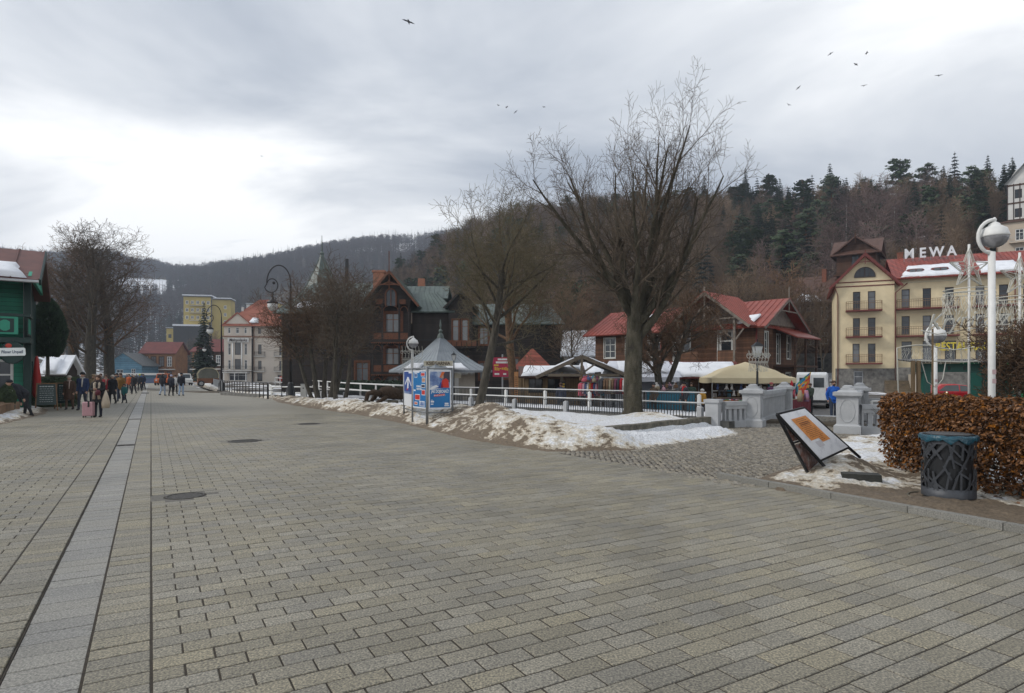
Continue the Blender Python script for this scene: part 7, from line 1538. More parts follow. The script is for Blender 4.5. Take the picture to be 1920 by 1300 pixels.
# ---- timber stalls
PINE_ = mat('weathered pine boards', (0.27, 0.185, 0.10), (0.18, 0.12, 0.065), 3.0, .8, planks=(0, .16)); GTIM = mat('grey-brown beams', (0.20, 0.165, 0.125), (0.13, 0.105, 0.08), 3.0, .8)
def hut(name, label, px, Y, W, D, h0, h1, wallm, roofm, axis='x', rz=0.0, snow=True, z=PLAZA, openf=None):
    t = bld(name, label, (at(px, 0, Y).x, Y, z), rz, 'market hut'); f = front(t); hs = openf or []; f.wall(0, W, 0, h0, hs, wallm, .1)
    for h in hs: f.window(h, DKF, GLASS, (1, 0), .06, .2, 'hatch')
    left(t, D).wall(0, D, 0, h0, [], wallm, .1); right(t, W).wall(0, D, 0, h0, [], wallm, .1); MB().box(0, W, D-.08, D, 0, h0).build('rear_wall', [wallm], t)
    gable_roof(t, 0, W, 0, D, h0, h1, roofm, axis, .35, .3, .08, .4)
    k = (h1-h0)/(D/2)
    if snow and axis == 'x': snow_on(t, [(-.2, -.33, h0-.33*k+.05), (W+.2, -.33, h0-.33*k+.05), (W+.1, D*.42, h0+D*.42*k+.05), (0, D*.42, h0+D*.42*k+.05)], .12)
    return t
h1 = hut('market_hut', 'pine market hut with shuttered hatch under a snowy lean roof', 982, 39, 3.6, 2.6, 2.15, 2.7, PINE_, BRF, openf=[(.3, 1.2, 1.0, 1.9), (1.5, 2.4, 1.0, 1.9)])
hut('market_hut', 'brown board hut with red roof edge and patchy snow right of the white tent', 1268, 39, 3.9, 2.8, 2.15, 3.0, BRW, MAROON, openf=[(.2, .9, .6, 1.9)])
t = bld('tile_roof_booth', 'booth with a red pyramid tile roof behind the pine hut', (at(998, 0, 44).x, 44, PLAZA), 0, 'booth'); MB().box(-1.1, 1.1, -1.1, 1.1, 0, 2.5).build('wall', [PINE_], t); MB().taper((0, 0), 2.9, .1, 2.5, 4.0).build('roof', [mat('red pantiles', (0.27, 0.07, 0.045), (0.18, 0.05, 0.034), 2.0, .7, planks=(2, .22))], t)
def gazebo():
    t = bld('timber_gazebo', 'open timber gazebo with braced gable and snow-covered roof among the stalls', (at(1018, 0, 36.5).x, 36.5, PLAZA), R(-4), 'gazebo'); W, D = 4.5, 3.0
    for x in (1.1, 3.3):
        for y in (.2, D-.2): MB().box(x-.09, x+.09, y-.09, y+.09, 0, 2.3).build('post', [GTIM], t)
    for s_ in (0, 1):
        m = MB(); P = [(-.4, -.5, 1.98), (-.4, D+.3, 1.98), (W/2, D+.3, 3.2), (W/2, -.5, 3.2)] if s_ == 0 else [(W+.6, -.5, 1.98), (W+.6, D+.3, 1.98), (W/2, D+.3, 3.2), (W/2, -.5, 3.2)]; m.slab(P, .08); m.build('roof', [GTIM], t); c = [Vector(p)+Vector((0, 0, .02)) for p in P]
        snow_on(t, [c[0].lerp(c[3], .06), c[1].lerp(c[2], .06), c[2].lerp(c[1], .1), c[3].lerp(c[0], .12)], .13)
    m = MB(); m.bar((-.4, -.52, 1.98), (W/2, -.52, 3.2), .12, .2); m.bar((W+.6, -.52, 1.98), (W/2, -.52, 3.2), .12, .2); m.bar((.3, -.5, 2.12), (W-.1, -.5, 2.12), .14, .16); m.bar((W/2, -.5, 2.1), (W/2, -.5, 3.1), .14); m.bar((W/2, -.5, 2.2), (W/2-.7, -.5, 2.75), .1); m.bar((W/2, -.5, 2.2), (W/2+.75, -.5, 2.75), .1); m.build('truss', [GTIM], t)
    for x, w, mt in ((1.25, .35, PINE_), (1.75, .4, mat('grey door', (0.40, 0.40, 0.39))), (2.6, .55, PINE_), (3.5, .4, GTIM)): MB().box(x, x+w, D-.3, D-.24, 0, 1.9).build('back_panel', [mt], t)
    b = MB().box(1.02, 1.32, .04, .08, .9, 1.75).build('notice', [BLACK], t); q = MB()
    for i in range(4): q.box(1.07, 1.27, .03, .036, 1.55-i*.15, 1.64-i*.15)
    q.build('yellow_print', [flat('print yellow', (0.65, 0.42, 0.06))], b)
gazebo()
CANW = mat('white tent canvas', (0.72, 0.74, 0.80), (0.64, 0.66, 0.72), 1.5, .7); CANB = mat('beige tent canvas', (0.56, 0.48, 0.31), (0.50, 0.42, 0.27), 1.2, .75)
def white_tent(label, px, Y, W, CANW):
    t = bld('market_tent', label, (at(px, 0, Y).x, Y, PLAZA), 0, 'tent'); D = 3.0; m = MB()
    m.slab([(-.1, -.2, 2.0), (W+.1, -.2, 2.0), (W-.3, D/2, 3.0), (.3, D/2, 3.0)], .02); m.slab([(W+.1, D+.2, 2.0), (-.1, D+.2, 2.0), (.3, D/2, 3.0), (W-.3, D/2, 3.0)], .02); m.slab([(-.1, -.2, 2.0), (-.1, D+.2, 2.0), (.3, D/2, 3.0)], .02); m.slab([(W+.1, -.2, 2.0), (W+.1, D+.2, 2.0), (W-.3, D/2, 3.0)], .02); m.build('roof', [CANW], t, False)
    v = MB(); n = 24
    for i in range(n): x0, x1 = W*i/n-.05, W*(i+1)/n-.05; y = -.2+.02*math.sin(i*1.3); v.add([(x0, y, 2.0), (x1, y, 2.0), (x1, y, 1.72+.03*math.sin(i*2)), (x0, y, 1.72+.03*math.sin(i*2-2))], [(0, 1, 2, 3)])
    v.build('valance', [CANW], t); w = MB(); w.add([(0, D, 0), (W, D, 0), (W, D, 2), (0, D, 2)], [(0, 1, 2, 3)]); w.build('rear_curtain', [CANW], t)
    for nm, x in (('side_curtain', W), ('side_curtain', 0)):
        c = MB(); k = 10; vs = [(x+.04*math.sin(j*1.9), D*j/k, z) for j in range(k+1) for z in (0, 2.0)]; c.add(vs, [(2*j, 2*j+2, 2*j+3, 2*j+1) for j in range(k)]); c.build(nm, [CANW], t)
    for x in (.03, W-.03): MB().tube([(x, 0, 0), (x, 0, 2.05)], .025, 6).build('pole', [STEEL], t)
    snow_on(t, [(.6, .1, 2.25), (W-.5, .1, 2.25), (W-.7, D/2-.1, 2.98), (.7, D/2-.1, 2.98)], .06)
white_tent('white canvas market tent with snow on its roof behind the big trunk', 1140, 37.4, 4.3, CANW)
white_tent('small white tent peeping out between the gazebo and the big trunk', 1085, 41.5, 2.2, CANW)
white_tent('small cream tent at the back beside the brown hut', 1318, 43, 2.6, CANB)
def popup_tent():
    t = bld('popup_tent', 'beige pop-up canopy over a souvenir stall beside the bridge', (at(1334, 0, 36).x, 36, PLAZA), R(-2), 'tent'); W, D = 4.85, 3.0; m = MB(); n = 12
    def h(x, y):
        fx, fy = abs(x/W*2-1), abs(y/D*2-1); r = max(fx*.95, fy); return 1.93 + .98*(max(0, 1-r))**.75*(1 if r < 1 else 0) if r < .55 else 1.93+.98*((1-r)/.45)**1.35*.549
    ix = 24; iy = 14; V = [(W*i/ix, D*j/iy, h(W*i/ix, D*j/iy) + .02*math.sin(i*1.1)*math.sin(j)) for j in range(iy+1) for i in range(ix+1)]; m.add(V, [(j*(ix+1)+i, j*(ix+1)+i+1, (j+1)*(ix+1)+i+1, (j+1)*(ix+1)+i) for j in range(iy) for i in range(ix)]); m.build('canopy', [CANB], t, True)
    v = MB()
    for a, b in (((0, 0), (W, 0)), ((W, 0), (W, D)), ((W, D), (0, D)), ((0, D), (0, 0))):
        k = 18
        for i in range(k):
            f0, f1 = i/k, (i+1)/k; p, q = (lerp(a[0], b[0], f0), lerp(a[1], b[1], f0)), (lerp(a[0], b[0], f1), lerp(a[1], b[1], f1)); v.add([(p[0], p[1]-.01, 1.95), (q[0], q[1]-.01, 1.95), (q[0], q[1]-.03, 1.68-.05*math.sin(f1*3.14)), (p[0], p[1]-.03, 1.68-.05*math.sin(f0*3.14))], [(0, 1, 2, 3)])
    v.build('valance', [CANB], t, True)
    for x in (.05, W-.05):
        for y in (.05, D-.05): MB().box(x-.02, x+.02, y-.02, y+.02, 0, 1.95).build('pole', [STEEL], t)
    MB().box(.3, W-.3, D-.1, D-.06, 0, 1.9).build('back_cloth', [mat('brown cloth', (0.12, 0.065, 0.035), (0.06, 0.035, 0.02), 5.0)], t)
    for z in (1.62, 1.2): MB().tube([(.1, .35, z), (W-.1, .35, z)], .012, 5).build('hanging_rail', [STEEL], t)
popup_tent()
# tables of the stalls
def table(label, px, Y, W, clothm, rz=0.0, h=.82, D=.9):
    t = thing('stall_table', label, 'table', (at(px, 0, Y).x, Y, PLAZA), rz); MB().box(0, W, 0, D, h-.04, h).build('top', [PINE_], t); c = MB(); n = 24
    vs = [(W*i/n, -.02+.025*math.sin(i*1.7), z) for i in range(n+1) for z in (.08, h)]; c.add(vs, [(2*i, 2*i+2, 2*i+3, 2*i+1) for i in range(n)]); c.build('cloth', [clothm], t, True)
    for x in (.06, W-.06):
        for y in (.06, D-.06): MB().box(x-.03, x+.03, y-.03, y+.03, 0, h-.04).build('leg', [GTIM], t)
CB = [flat('goods %d' % i, c, .8, var=.3) for i, c in enumerate([(0.50, 0.10, 0.14), (0.55, 0.33, 0.38), (0.07, 0.10, 0.22), (0.62, 0.60, 0.58), (0.05, 0.05, 0.06), (0.50, 0.22, 0.06), (0.16, 0.09, 0.05), (0.06, 0.22, 0.30), (0.42, 0.02, 0.03), (0.30, 0.24, 0.16), (0.16, 0.05, 0.08), (0.12, 0.24, 0.10)])]
table('stall table with a blue cloth heaped with plush hats in front of the white tent', 1212, 33.6, 2.6, flat('blue cloth', (0.02, 0.16, 0.24)), 0.0, 1.25); table('souvenir table under the beige canopy', 1345, 35.6, 4.2, mat('patterned cloth', (0.20, 0.10, 0.08), (0.05, 0.045, 0.05), 9.0)); table('cluttered trinket table at the right end of the beige canopy', 1484, 33.0, 1.3, flat('maroon cloth', (0.14, 0.02, 0.03)), R(20))
rg = random.Random(31)
def garment_mesh(m, kind):
    b = MB()
    if kind == 'jacket':
        b.tube([(0, 0, 0), (0, 0, -.1), (0, 0, -.45), (0, 0, -.8)], [.07, .2, .2, .23], 8, flat=.45)
        for s_ in (-1, 1): b.tube([(s_*.15, 0, -.1), (s_*.25, 0, -.4), (s_*.24, .02, -.68)], [.075, .065, .055], 6)
    elif kind == 'hat': b.lathe([(.13, 0), (.14, .06), (.12, .15), (.05, .2), (.0, .21)], 10); b.ball((0, 0, .24), .05, n=7, k=5)
    elif kind == 'toy': b.ball((0, 0, -.2), .09, .07, .12, 8, 6); b.ball((0, 0, -.04), .075, n=8, k=6); b.tube([(0, 0, .03), (0, 0, .12)], .006, 4); [b.tube([(s_*.06, 0, -.2), (s_*.13, 0, -.3)], .03, 5) for s_ in (-1, 1)]
    else: b.lathe([(.15, -.02), (.15, .02), (.13, .02), (.13, -.02)], 14); b.M = Matrix.Rotation(R(90), 4, 'X'); b.M = None; [b.tube([(x, 0, -.14), (x*1.2, 0, -.42)], .018, 4) for x in (-.08, 0, .08)]
    return b.mesh(kind, [m])
GM = {(k, i): garment_mesh(CB[i], k) for k in ('jacket', 'hat', 'toy', 'charm') for i in range(12)}
def goods(kind, i, loc, label, cat, group, rz=0.0, s=1.0):
    o = link(GM[(kind, i)], {'jacket': 'hanging_jacket', 'hat': 'bobble_hat', 'toy': 'plush_toy', 'charm': 'dream_catcher'}[kind], None, loc, rz); o.scale = (s, s, s); tag(o, label, cat, group); return o
def rack(label, px0, px1, Y, z=1.5):
    a = at(px0, 0, Y).x; b = at(px1, 0, Y).x; t = thing('clothes_rack', label, 'clothes rack', ((a+b)/2, Y, PLAZA)); h = (b-a)/2; MB().tube([(-h, 0, z), (h, 0, z)], .018, 6).build('bar', [STEEL], t)
    for x in (-h, h): MB().tube([(x, 0, 0), (x, 0, z)], .018, 6).build('upright', [STEEL], t); MB().tube([(x, -.3, .03), (x, .3, .03)], .02, 5).build('foot', [STEEL], t)
    return a, b
a, b = rack('clothes rack of bright children\'s clothes left of the big trunk', 1088, 1128, 32.5, 1.75)
CN = ['crimson', 'pink', 'navy', 'white', 'black', 'orange', 'brown', 'teal', 'red', 'tan', 'plum', 'green']
for k in range(10): i = [0, 1, 2, 3, 5, 8, 2, 1, 0, 7][k]; goods('jacket', i, (lerp(a, b, (k+.5)/10), 32.5, PLAZA+1.73), '%s child\'s garment, %s from the left on the low rack' % (CN[i], ORD[k]), 'jacket', 'clothes on the low rack', R(80), .85)
a, b = rack('clothes rack of winter jackets just left of the big trunk', 1126, 1172, 32.0, 1.98)
for k in range(9): i = [4, 6, 6, 9, 6, 10, 4, 8, 3][k]; goods('jacket', i, (lerp(a, b, (k+.5)/9), 32.0, PLAZA+1.96), '%s winter jacket, %s from the left on the rack beside the big trunk' % (CN[i], ORD[k]), 'jacket', 'jackets on the tall rack', R(75), 1.0)
for k in range(14): i = rg.randrange(12); goods('hat', i, (lerp(at(1090, 0, 32.4).x, at(1126, 0, 32.4).x, rg.random()), 32.3+rg.random()*.3, PLAZA+1.76+rg.random()*.1), '%s bobble hat piled on the low clothes rack' % CN[i], 'hat', 'hats on the low rack')
for k in range(26): i = rg.choice([1, 3, 9, 4, 6, 1, 3]); goods('hat', i, (lerp(at(1216, 0, 34).x, at(1286, 0, 34).x, rg.random()), 33.75+rg.random()*.5, PLAZA+1.25+rg.random()*.2), '%s fluffy hat in the heap on the blue-clothed table' % CN[i], 'hat', 'hats heaped on the table', rg.random()*6)
for k in range(30): i = rg.choice([3, 3, 4, 2, 6, 7, 9]); kd = 'charm' if k % 3 == 0 else 'toy'; goods(kd, i, (lerp(at(1343, 0, 36).x, at(1478, 0, 36).x, (k+rg.random()*.5)/30), 36.35, PLAZA+(1.58 if k % 2 else 1.2)), '%s %s hanging in the %s row under the beige canopy' % (CN[i], 'feather charm' if kd == 'charm' else 'plush toy', 'upper' if k % 2 else 'lower'), 'souvenir', 'souvenirs hanging under the canopy', rg.random())
def crate(px, Y, z, m, label, w=.5):
    t = thing('crate', label, 'crate', (at(px, 0, Y).x, Y, z), 0, 'crates at the souvenir stall'); b = MB(); b.box(0, w, 0, .02, 0, .3); b.box(0, w, .36, .38, 0, .3); b.box(0, .02, .02, .36, 0, .3); b.box(w-.02, w, .02, .36, 0, .3); b.box(.02, w-.02, .02, .36, 0, .02); b.build('box', [m], t)
    for k in range(7): g = MB().ball((.06+(k % 4)*.12, .12+.14*(k//4), .3), .07, n=7, k=5).build('contents', [CB[rg.randrange(12)]], t)
for i, (px, nm, m) in enumerate(((1352, 'orange', CB[5]), (1368, 'rust', flat('rust crate', (0.30, 0.10, 0.04))), (1384, 'pale green', flat('crate green', (0.22, 0.42, 0.22))), (1400, 'mint', flat('crate mint', (0.30, 0.48, 0.34))))): crate(px, 34.4, PLAZA+.42, m, '%s crate of trinkets on the low stand under the canopy' % nm)
t = thing('low_stand', 'low wooden stand carrying the trinket crates', 'stand', (at(1350, 0, 34.3).x, 34.3, PLAZA)); MB().box(0, 2.2, 0, .55, .36, .42).build('top', [GTIM], t)
for x in (.05, 2.1):
    for y in (.05, .5): MB().box(x-.03, x+.03, y-.03, y+.03, 0, .36).build('leg', [GTIM], t)
# rainbow cloth stretched between canopy and van
def rainbow():
    m = MB(); cols = [(0.55, 0.04, 0.02), (0.62, 0.20, 0.02), (0.60, 0.42, 0.04), (0.04, 0.28, 0.10), (0.02, 0.20, 0.42), (0.06, 0.06, 0.30)]; A, B, D_ = at(1521, 697, 37), at(1492, 722, 36), at(1500, 752, 36.2); E_ = at(1516, 752, 36.6); n = 12
    for i in range(n):
        for j in range(n):
            def P(u, v): p = A.lerp(B, v).lerp(E_.lerp(D_, v), u); return p + Vector((0, .08*math.sin(u*5+v*3), 0))
            m.add([P(i/n, j/n), P((i+1)/n, j/n), P((i+1)/n, (j+1)/n), P(i/n, (j+1)/n)], [(0, 1, 2, 3)], [4, 3, 4, 2, 1, 0, 0, 1, 2, 0, 1, 0][min(11, int((i*.75+abs(j-6)*.5+((i*7+j*3) % 3))))])
    o = m.build('rainbow_cloth', [flat('cloth %d' % i, c, .8) for i, c in enumerate(cols)], None, True); tag(o, 'rainbow-coloured cloth hung between the canopy and the van', 'cloth')
rainbow()
for i, (px, py, nm, m) in enumerate(((1484, 722, 'red', CB[8]), (1488, 735, 'scarlet', CB[0]), (1494, 730, 'teal', CB[7]))): p = at(px, py, 34.2); o = MB().tube([(0, 0, .25), (.02, 0, .1), (-.02, 0, -.15), (.03, 0, -.3)], [.03, .14, .16, .1], 8, flat=.4).build('hanging_bag', [m], None, True, p); tag(o, '%s bag hanging at the right end of the canopy' % nm, 'bag', 'bags hanging at the canopy end')
for i, (px, m, nm) in enumerate(((1512, mat('striped purple cloth', (0.22, 0.16, 0.36), (0.36, 0.14, 0.06), 9.0, stretch=(.2, .2, 3)), 'purple striped'), (1500, CB[9], 'tan'))): p = at(px, 755, 31.0); o = MB().tube([(0, 0, .05), (0, 0, .3), (0, 0, .62)], [.2, .22, .13], 9, flat=.5).build('shopping_bag', [m], None, True, p); tag(o, '%s shopping bag on the ground by the trinket table' % nm, 'bag', 'bags by the trinket table')
# ------------------------------------------------------------------ vehicles
TYRE = flat('tyre rubber', (0.018, 0.018, 0.019), .8); RIM = flat('wheel rim', (0.32, 0.33, 0.34), .35, .6); CARG = glass('car glass', (0.05, 0.06, 0.065)); LAMPR = flat('tail lamp red', (0.35, 0.01, 0.01), .25); LAMPW = flat('head lamp', (0.62, 0.64, 0.66), .15)
def wheel(t, x, y, r, w=.2):
    o = MB(); o.M = TR(x, y, r) @ Matrix.Rotation(R(90), 4, 'X'); o.lathe([(r*.62, -w/2), (r*.95, -w/2), (r, -w*.3), (r, w*.3), (r*.95, w/2), (r*.62, w/2)], 20, caps=False); wh = o.build('wheel', [TYRE], t, True); m = MB(); m.M = TR(x, y, r) @ Matrix.Rotation(R(90), 4, 'X'); m.lathe([(.04, -w*.4), (r*.62, -w*.34), (r*.62, w*.34), (.04, w*.4)], 14); m.build('rim', [RIM], wh)
def vehicle(name, label, loc, rz, body, cab, W, wheels, r, paint, glassq, extra=None, cat='car', tumble=.12):
    """body and cab are side outlines (x, z); the cab narrows towards the roof"""
    t = thing(name, label, cat, loc, rz); m = MB(); n = len(body); z1 = max(p[1] for p in body)
    def sec(poly, yw): return [(x, yw(z), z) for x, z in poly]
    wl = lambda z: W/2*(1 - .10*max(0, (.35-z))/.35)
    vs = [(x, -wl(z), z) for x, z in body] + [(x, wl(z), z) for x, z in body]; m.add(vs, [tuple(range(n)), tuple(range(2*n-1, n-1, -1))] + [(i, i+n, (i+1) % n+n, (i+1) % n) for i in range(n)]); bo = m.build('body', [paint], t); bv = bo.modifiers.new('edge', 'BEVEL'); bv.width = .05; bv.segments = 2
    zc0 = min(p[1] for p in cab); zc1 = max(p[1] for p in cab); cw = lambda z: W/2-.03-tumble*(z-zc0)/(zc1-zc0); k = len(cab); m = MB(); vs = [(x, -cw(z), z) for x, z in cab] + [(x, cw(z), z) for x, z in cab]; m.add(vs, [tuple(range(k)), tuple(range(2*k-1, k-1, -1))] + [(i, i+k, (i+1) % k+k, (i+1) % k) for i in range(k)]); co = m.build('cabin', [paint], t); bv = co.modifiers.new('edge', 'BEVEL'); bv.width = .04; bv.segments = 2
    for poly in glassq:
        for s_ in (-1, 1): g = MB(); q = [(x, s_*(cw(z)+.006), z) for x, z in poly]; g.add(q, [tuple(range(len(q))) if s_ < 0 else tuple(range(len(q)-1, -1, -1))]); g.build('side_window', [CARG], co)
    for x in wheels:
        for s_ in (-1, 1): wheel(t, x, s_*(W/2-.1), r)
    if extra: extra(t, W, cw, co)
    return t
def car_extra(t, W, cw, co):
    for a, b in (((1.02, .93), (1.62, 1.38)), ((-1.95, .95), (-1.5, 1.35))):
        g = MB(); d = 1 if a[0] > 0 else -1; off = Vector((d*.0, 0, .012)); g.add([(a[0]+d*.02 if d < 0 else a[0]+.0, -cw(a[1])+.08, a[1]+.012), (a[0], cw(a[1])-.08, a[1]+.012), (b[0], cw(b[1])-.08, b[1]+.012), (b[0], -cw(b[1])+.08, b[1]+.012)], [(0, 1, 2, 3)]); 
    for s_ in (-1, 1):
        MB().box(2.02, 2.1, s_*.62-.16, s_*.62+.16, .6, .74).build('headlight', [LAMPW], t); MB().box(-2.12, -2.04, s_*.66-.12, s_*.66+.12, .7, .92).build('tail_light', [LAMPR], t); MB().box(.62, .8, s_*(W/2+.08)-.08, s_*(W/2+.08)+.08, .92, 1.05).build('mirror', [BLACK], t)
HB = [(-2.1, .3), (2.08, .3), (2.12, .6), (1.95, .78), (1.0, .92), (-1.9, .98), (-2.12, .8)]; HC = [(1.15, .9), (.35, 1.36), (-.4, 1.46), (-1.2, 1.42), (-1.95, .96)]; HG = [[(.95, .96), (.3, 1.33), (-.1, 1.37), (-.1, .96)], [(-.18, .96), (-.18, 1.38), (-1.0, 1.35), (-1.5, .98)]]
RED_ = flat('red car paint', (0.42, 0.012, 0.018), .25, spec=.6); GRYC = flat('grey car paint', (0.16, 0.17, 0.18), .3, .4)
vehicle('parked_car', 'red hatchback parked beyond the hedge in front of the hotel', (at(1790, 0, 43).x, 43, PLAZA+.05), R(-6), HB, HC, 1.75, (-1.3, 1.3), .31, RED_, HG, car_extra)
vehicle('parked_car', 'grey car half hidden by snow at the right edge beside the green hut', (at(1905, 0, 40).x, 40, PLAZA+.05), R(-10), HB, HC, 1.75, (-1.3, 1.3), .31, GRYC, HG, car_extra)
def van_extra(t, W, cw, co):
    d = MB(); d.box(-2.72, -2.68, -.8, -.02, .55, 2.1); d.box(-2.72, -2.68, .02, .8, .55, 2.1); d.build('rear_door', [flat('van white', (0.60, 0.62, 0.63))], t); MB().box(-2.74, -2.721, -.7, -.1, 1.35, 1.95).build('rear_window', [CARG], t); MB().box(-2.74, -2.721, .1, .7, 1.35, 1.95).build('rear_window', [CARG], t)
    for s_ in (-1, 1): MB().box(-2.74, -2.68, s_*.88-.06, s_*.88+.06, .8, 1.3).build('tail_light', [LAMPR], t); MB().box(2.6, 2.68, s_*.7-.15, s_*.7+.15, .75, .95).build('headlight', [LAMPW], t); MB().box(-2.0, .8, s_*(W/2+.004)-.004, s_*(W/2+.004)+.004, 1.22, 1.27).build('side_rail', [BLACK], t)
    MB().box(-2.8, -2.68, -.9, .9, .4, .55).build('bumper', [BLACK], t); MB().box(-.3, .9, -W/2-.012, -W/2-.002, .55, 2.05).build('door_shade_panel', [BLACK], t)  # black sheet on the closed side paints the dark inside of an open door
vehicle('delivery_van', 'white delivery van parked beside the rainbow cloth with its side open', (at(1532, 0, 41).x, 41.5, PLAZA), R(62), [(-2.7, .35), (2.6, .35), (2.68, .8), (2.2, 1.15), (-2.7, 1.2)], [(2.25, 1.1), (1.5, 2.05), (1.2, 2.25), (-2.5, 2.3), (-2.7, 2.15), (-2.7, 1.1)], 1.95, (-1.7, 1.7), .34, flat('van white', (0.60, 0.62, 0.63)), [[(2.0, 1.2), (1.5, 1.9), (1.0, 1.95), (1.0, 1.2)]], van_extra, 'van', .1)
JB = [(-1.7, .4), (1.7, .4), (1.75, .95), (.6, 1.05), (-1.75, 1.05)]; JC = [(.6, 1.05), (.4, 1.8), (-1.7, 1.82), (-1.75, 1.05)]; JG = [[(.45, 1.12), (.32, 1.7), (-.5, 1.72), (-.5, 1.12)], [(-.6, 1.12), (-.6, 1.72), (-1.6, 1.72), (-1.6, 1.12)]]
def jeep_extra(t, W, cw, co): MB().add([(.62, -.7, 1.12), (.62, .7, 1.12), (.43, .64, 1.72), (.43, -.64, 1.72)], [(0, 1, 2, 3)]).build('windscreen', [CARG], co); [MB().box(1.72, 1.78, s_*.6-.12, s_*.6+.12, .7, .9).build('headlight', [LAMPW], t) for s_ in (-1, 1)]
vehicle('tourist_jeep', 'orange tour vehicle parked at the far end of the promenade', S(1.6, 112), TH - R(100), JB, JC, 1.8, (-1.1, 1.15), .38, flat('orange paint', (0.58, 0.13, 0.03), .4), JG, jeep_extra)
vehicle('tourist_jeep', 'white tour vehicle parked right of the orange one', S(4.6, 110), TH - R(85), JB, JC, 1.8, (-1.1, 1.15), .38, WHITEP, JG, jeep_extra)
def carriage():
    t = thing('carriage', 'wooden carriage with a clear arched hood standing by the railing', 'carriage', S(7.0, 98), TH + R(2)); Wd = 2.7
    MB().box(-1.35, 1.35, -.6, .6, .45, 1.15).build('body', [mat('varnished wood', (0.20, 0.085, 0.04), (0.13, 0.055, 0.028), 2.0)], t); arc = [(-1.3, 1.15), (-1.35, 1.8), (-1.0, 2.35), (-.4, 2.6), (.5, 2.6), (1.05, 2.3), (1.35, 1.7), (1.3, 1.15)]; m = MB()
    for y in (-.6, .6):
        for p, q in zip(arc, arc[1:]): m.bar((p[0], y, p[1]), (q[0], y, q[1]), .09)
    m.build('hood_frame', [flat('cream frame', (0.45, 0.40, 0.26))], t); MB().prism(arc, -.56, .56, 'y').build('hood', [glass('hood film', (0.16, 0.16, 0.13), .15)], t)
    for x in (-.9, .9):
        for y in (-.62, .62): wheel(t, x, y, .42, .1)
carriage()
t = thing('stall_row', 'long low white-topped stall across the far end of the promenade', 'stall', S(-4.2, 140), TH); MB().box(-9, 6.5, -1, 1, 1.55, 1.95).build('awning', [WHITEP], t); MB().box(-9, 6.3, -.6, .8, 0, .9).build('counter', [flat('stall blue', (0.12, 0.16, 0.26))], t)
for x in (-8.8, -4, 1, 6.2): MB().tube([(x, -.8, 0), (x, -.8, 1.6)], .05, 5).build('post', [STEEL], t)
# ------------------------------------------------------------------ green pergola, light frame, star and script
PG = flat('bottle green beam', (0.006, 0.075, 0.058), .5); BG = flat('bright green boards', (0.015, 0.26, 0.085), .6)
def pergola():
    c = at(1725, 0, 31); t = thing('pergola', 'bottle green timber pergola with black numerals on its beam', 'pergola', (c.x, 31, PLAZA), R(-2)); W = 7.2
    bm_ = MB().box(-.4, W, -.1, .1, 2.28, 2.72).build('beam', [PG], t); MB().slab([(-.6, -.7, 2.78), (W, -.7, 2.78), (W, .9, 2.95), (-.6, .9, 2.95)], .06).build('roof', [BLACK], t)
    for x in (.25, 3.3, W-.3): MB().box(x-.17, x+.17, -.17, .17, 0, 2.28).build('post', [PG], t)
    for x, ch in ((1.35, '8'), (2.1, '8'), (2.85, '0')): lettering(ch, .28, BLACK, bm_, (x, -.11, 2.46), .01, 0, .004, 0, 'numeral')
    MB().prism([(3.3, 2.3), (4.6, 2.3), (3.5, 1.9)], -.05, .05, 'y').build('brace', [PG], t)
    h = thing('green_hut', 'bright green wooden hut with a white window at the right edge', 'hut', (at(1897, 0, 30).x, 30, PLAZA), R(-4)); f = front(h); f.wall(0, 4, 0, 2.6, [(.9, 1.9, .9, 2.2)], BG, .1); f.window((.9, 1.9, .9, 2.2), WHITEP, GLASS, (1, 2), .08, .05); left(h, 3).wall(0, 3, 0, 2.6, [], PG); MB().box(-.4, 4.2, -.5, 3.2, 2.6, 2.78).build('roof', [BG], h); MB().box(-.1, .25, -.12, .12, 0, 2.6).build('post', [PG], h)
pergola()
def light_frame():
    Y = 22.0; t = thing('light_arch', 'wooden frame strung with white light wires behind the hedge', 'light frame', (at(1720, 0, Y).x, Y, -.35)); WD = mat('raw timber post', (0.24, 0.165, 0.09), (0.16, 0.11, 0.06), 3.0)
    for px in (1712, 1722): x = at(px, 0, Y).x - t.location.x; MB().box(x-.05, x+.05, -.05, .05, 0, 2.55).build('post', [WD], t)
    m = MB(); m.bar((.05, 0, 1.6), (.55, 0, .1), .07); m.build('brace', [WD], t)
    m = MB(); m.tube([(-.75, 0, .1), (-.68, 0, 1.5), (-.72, 0, 3.0), (-.5, 0, 3.05)] + [(-.5+k*.42, -.05, 3.02+.09*math.sin(k*1.1)) for k in range(1, 13)], .022, 5); m.tube([(0, 0, 2.55), (1.6, 0, 2.5), (3.0, 0, 2.6), (4.6, 0, 2.7)], .025, 5); m.tube([(.15, 0, 2.5), (.35, 0, 1.8), (.65, 0, 1.6), (.9, 0, 1.9), (1.0, 0, 2.5)], .016, 5); m.build('light_tube', [WIRE], t, True)
    n = MB(); rnd = random.Random(4)
    for k in range(70):
        x = -.6+rnd.random()*4.6; z = 3.0; pts = [(x, 0, z)]
        for j in range(5): z -= rnd.uniform(.06, .14); pts.append((x+rnd.uniform(-.06, .06), rnd.uniform(-.04, .04), z))
        n.tube(pts, .006, 3, caps=False)
    stuff(n.build('icicle_lights', [WIRE], t))
    for k in range(18): MB().ball((rnd.uniform(.8, 4.4), .3, rnd.uniform(.5, 1.9)), .028, n=6, k=4).build('bulb', [emis('warm bulb', (0.8, 0.72, 0.55), .6)], t)
light_frame()
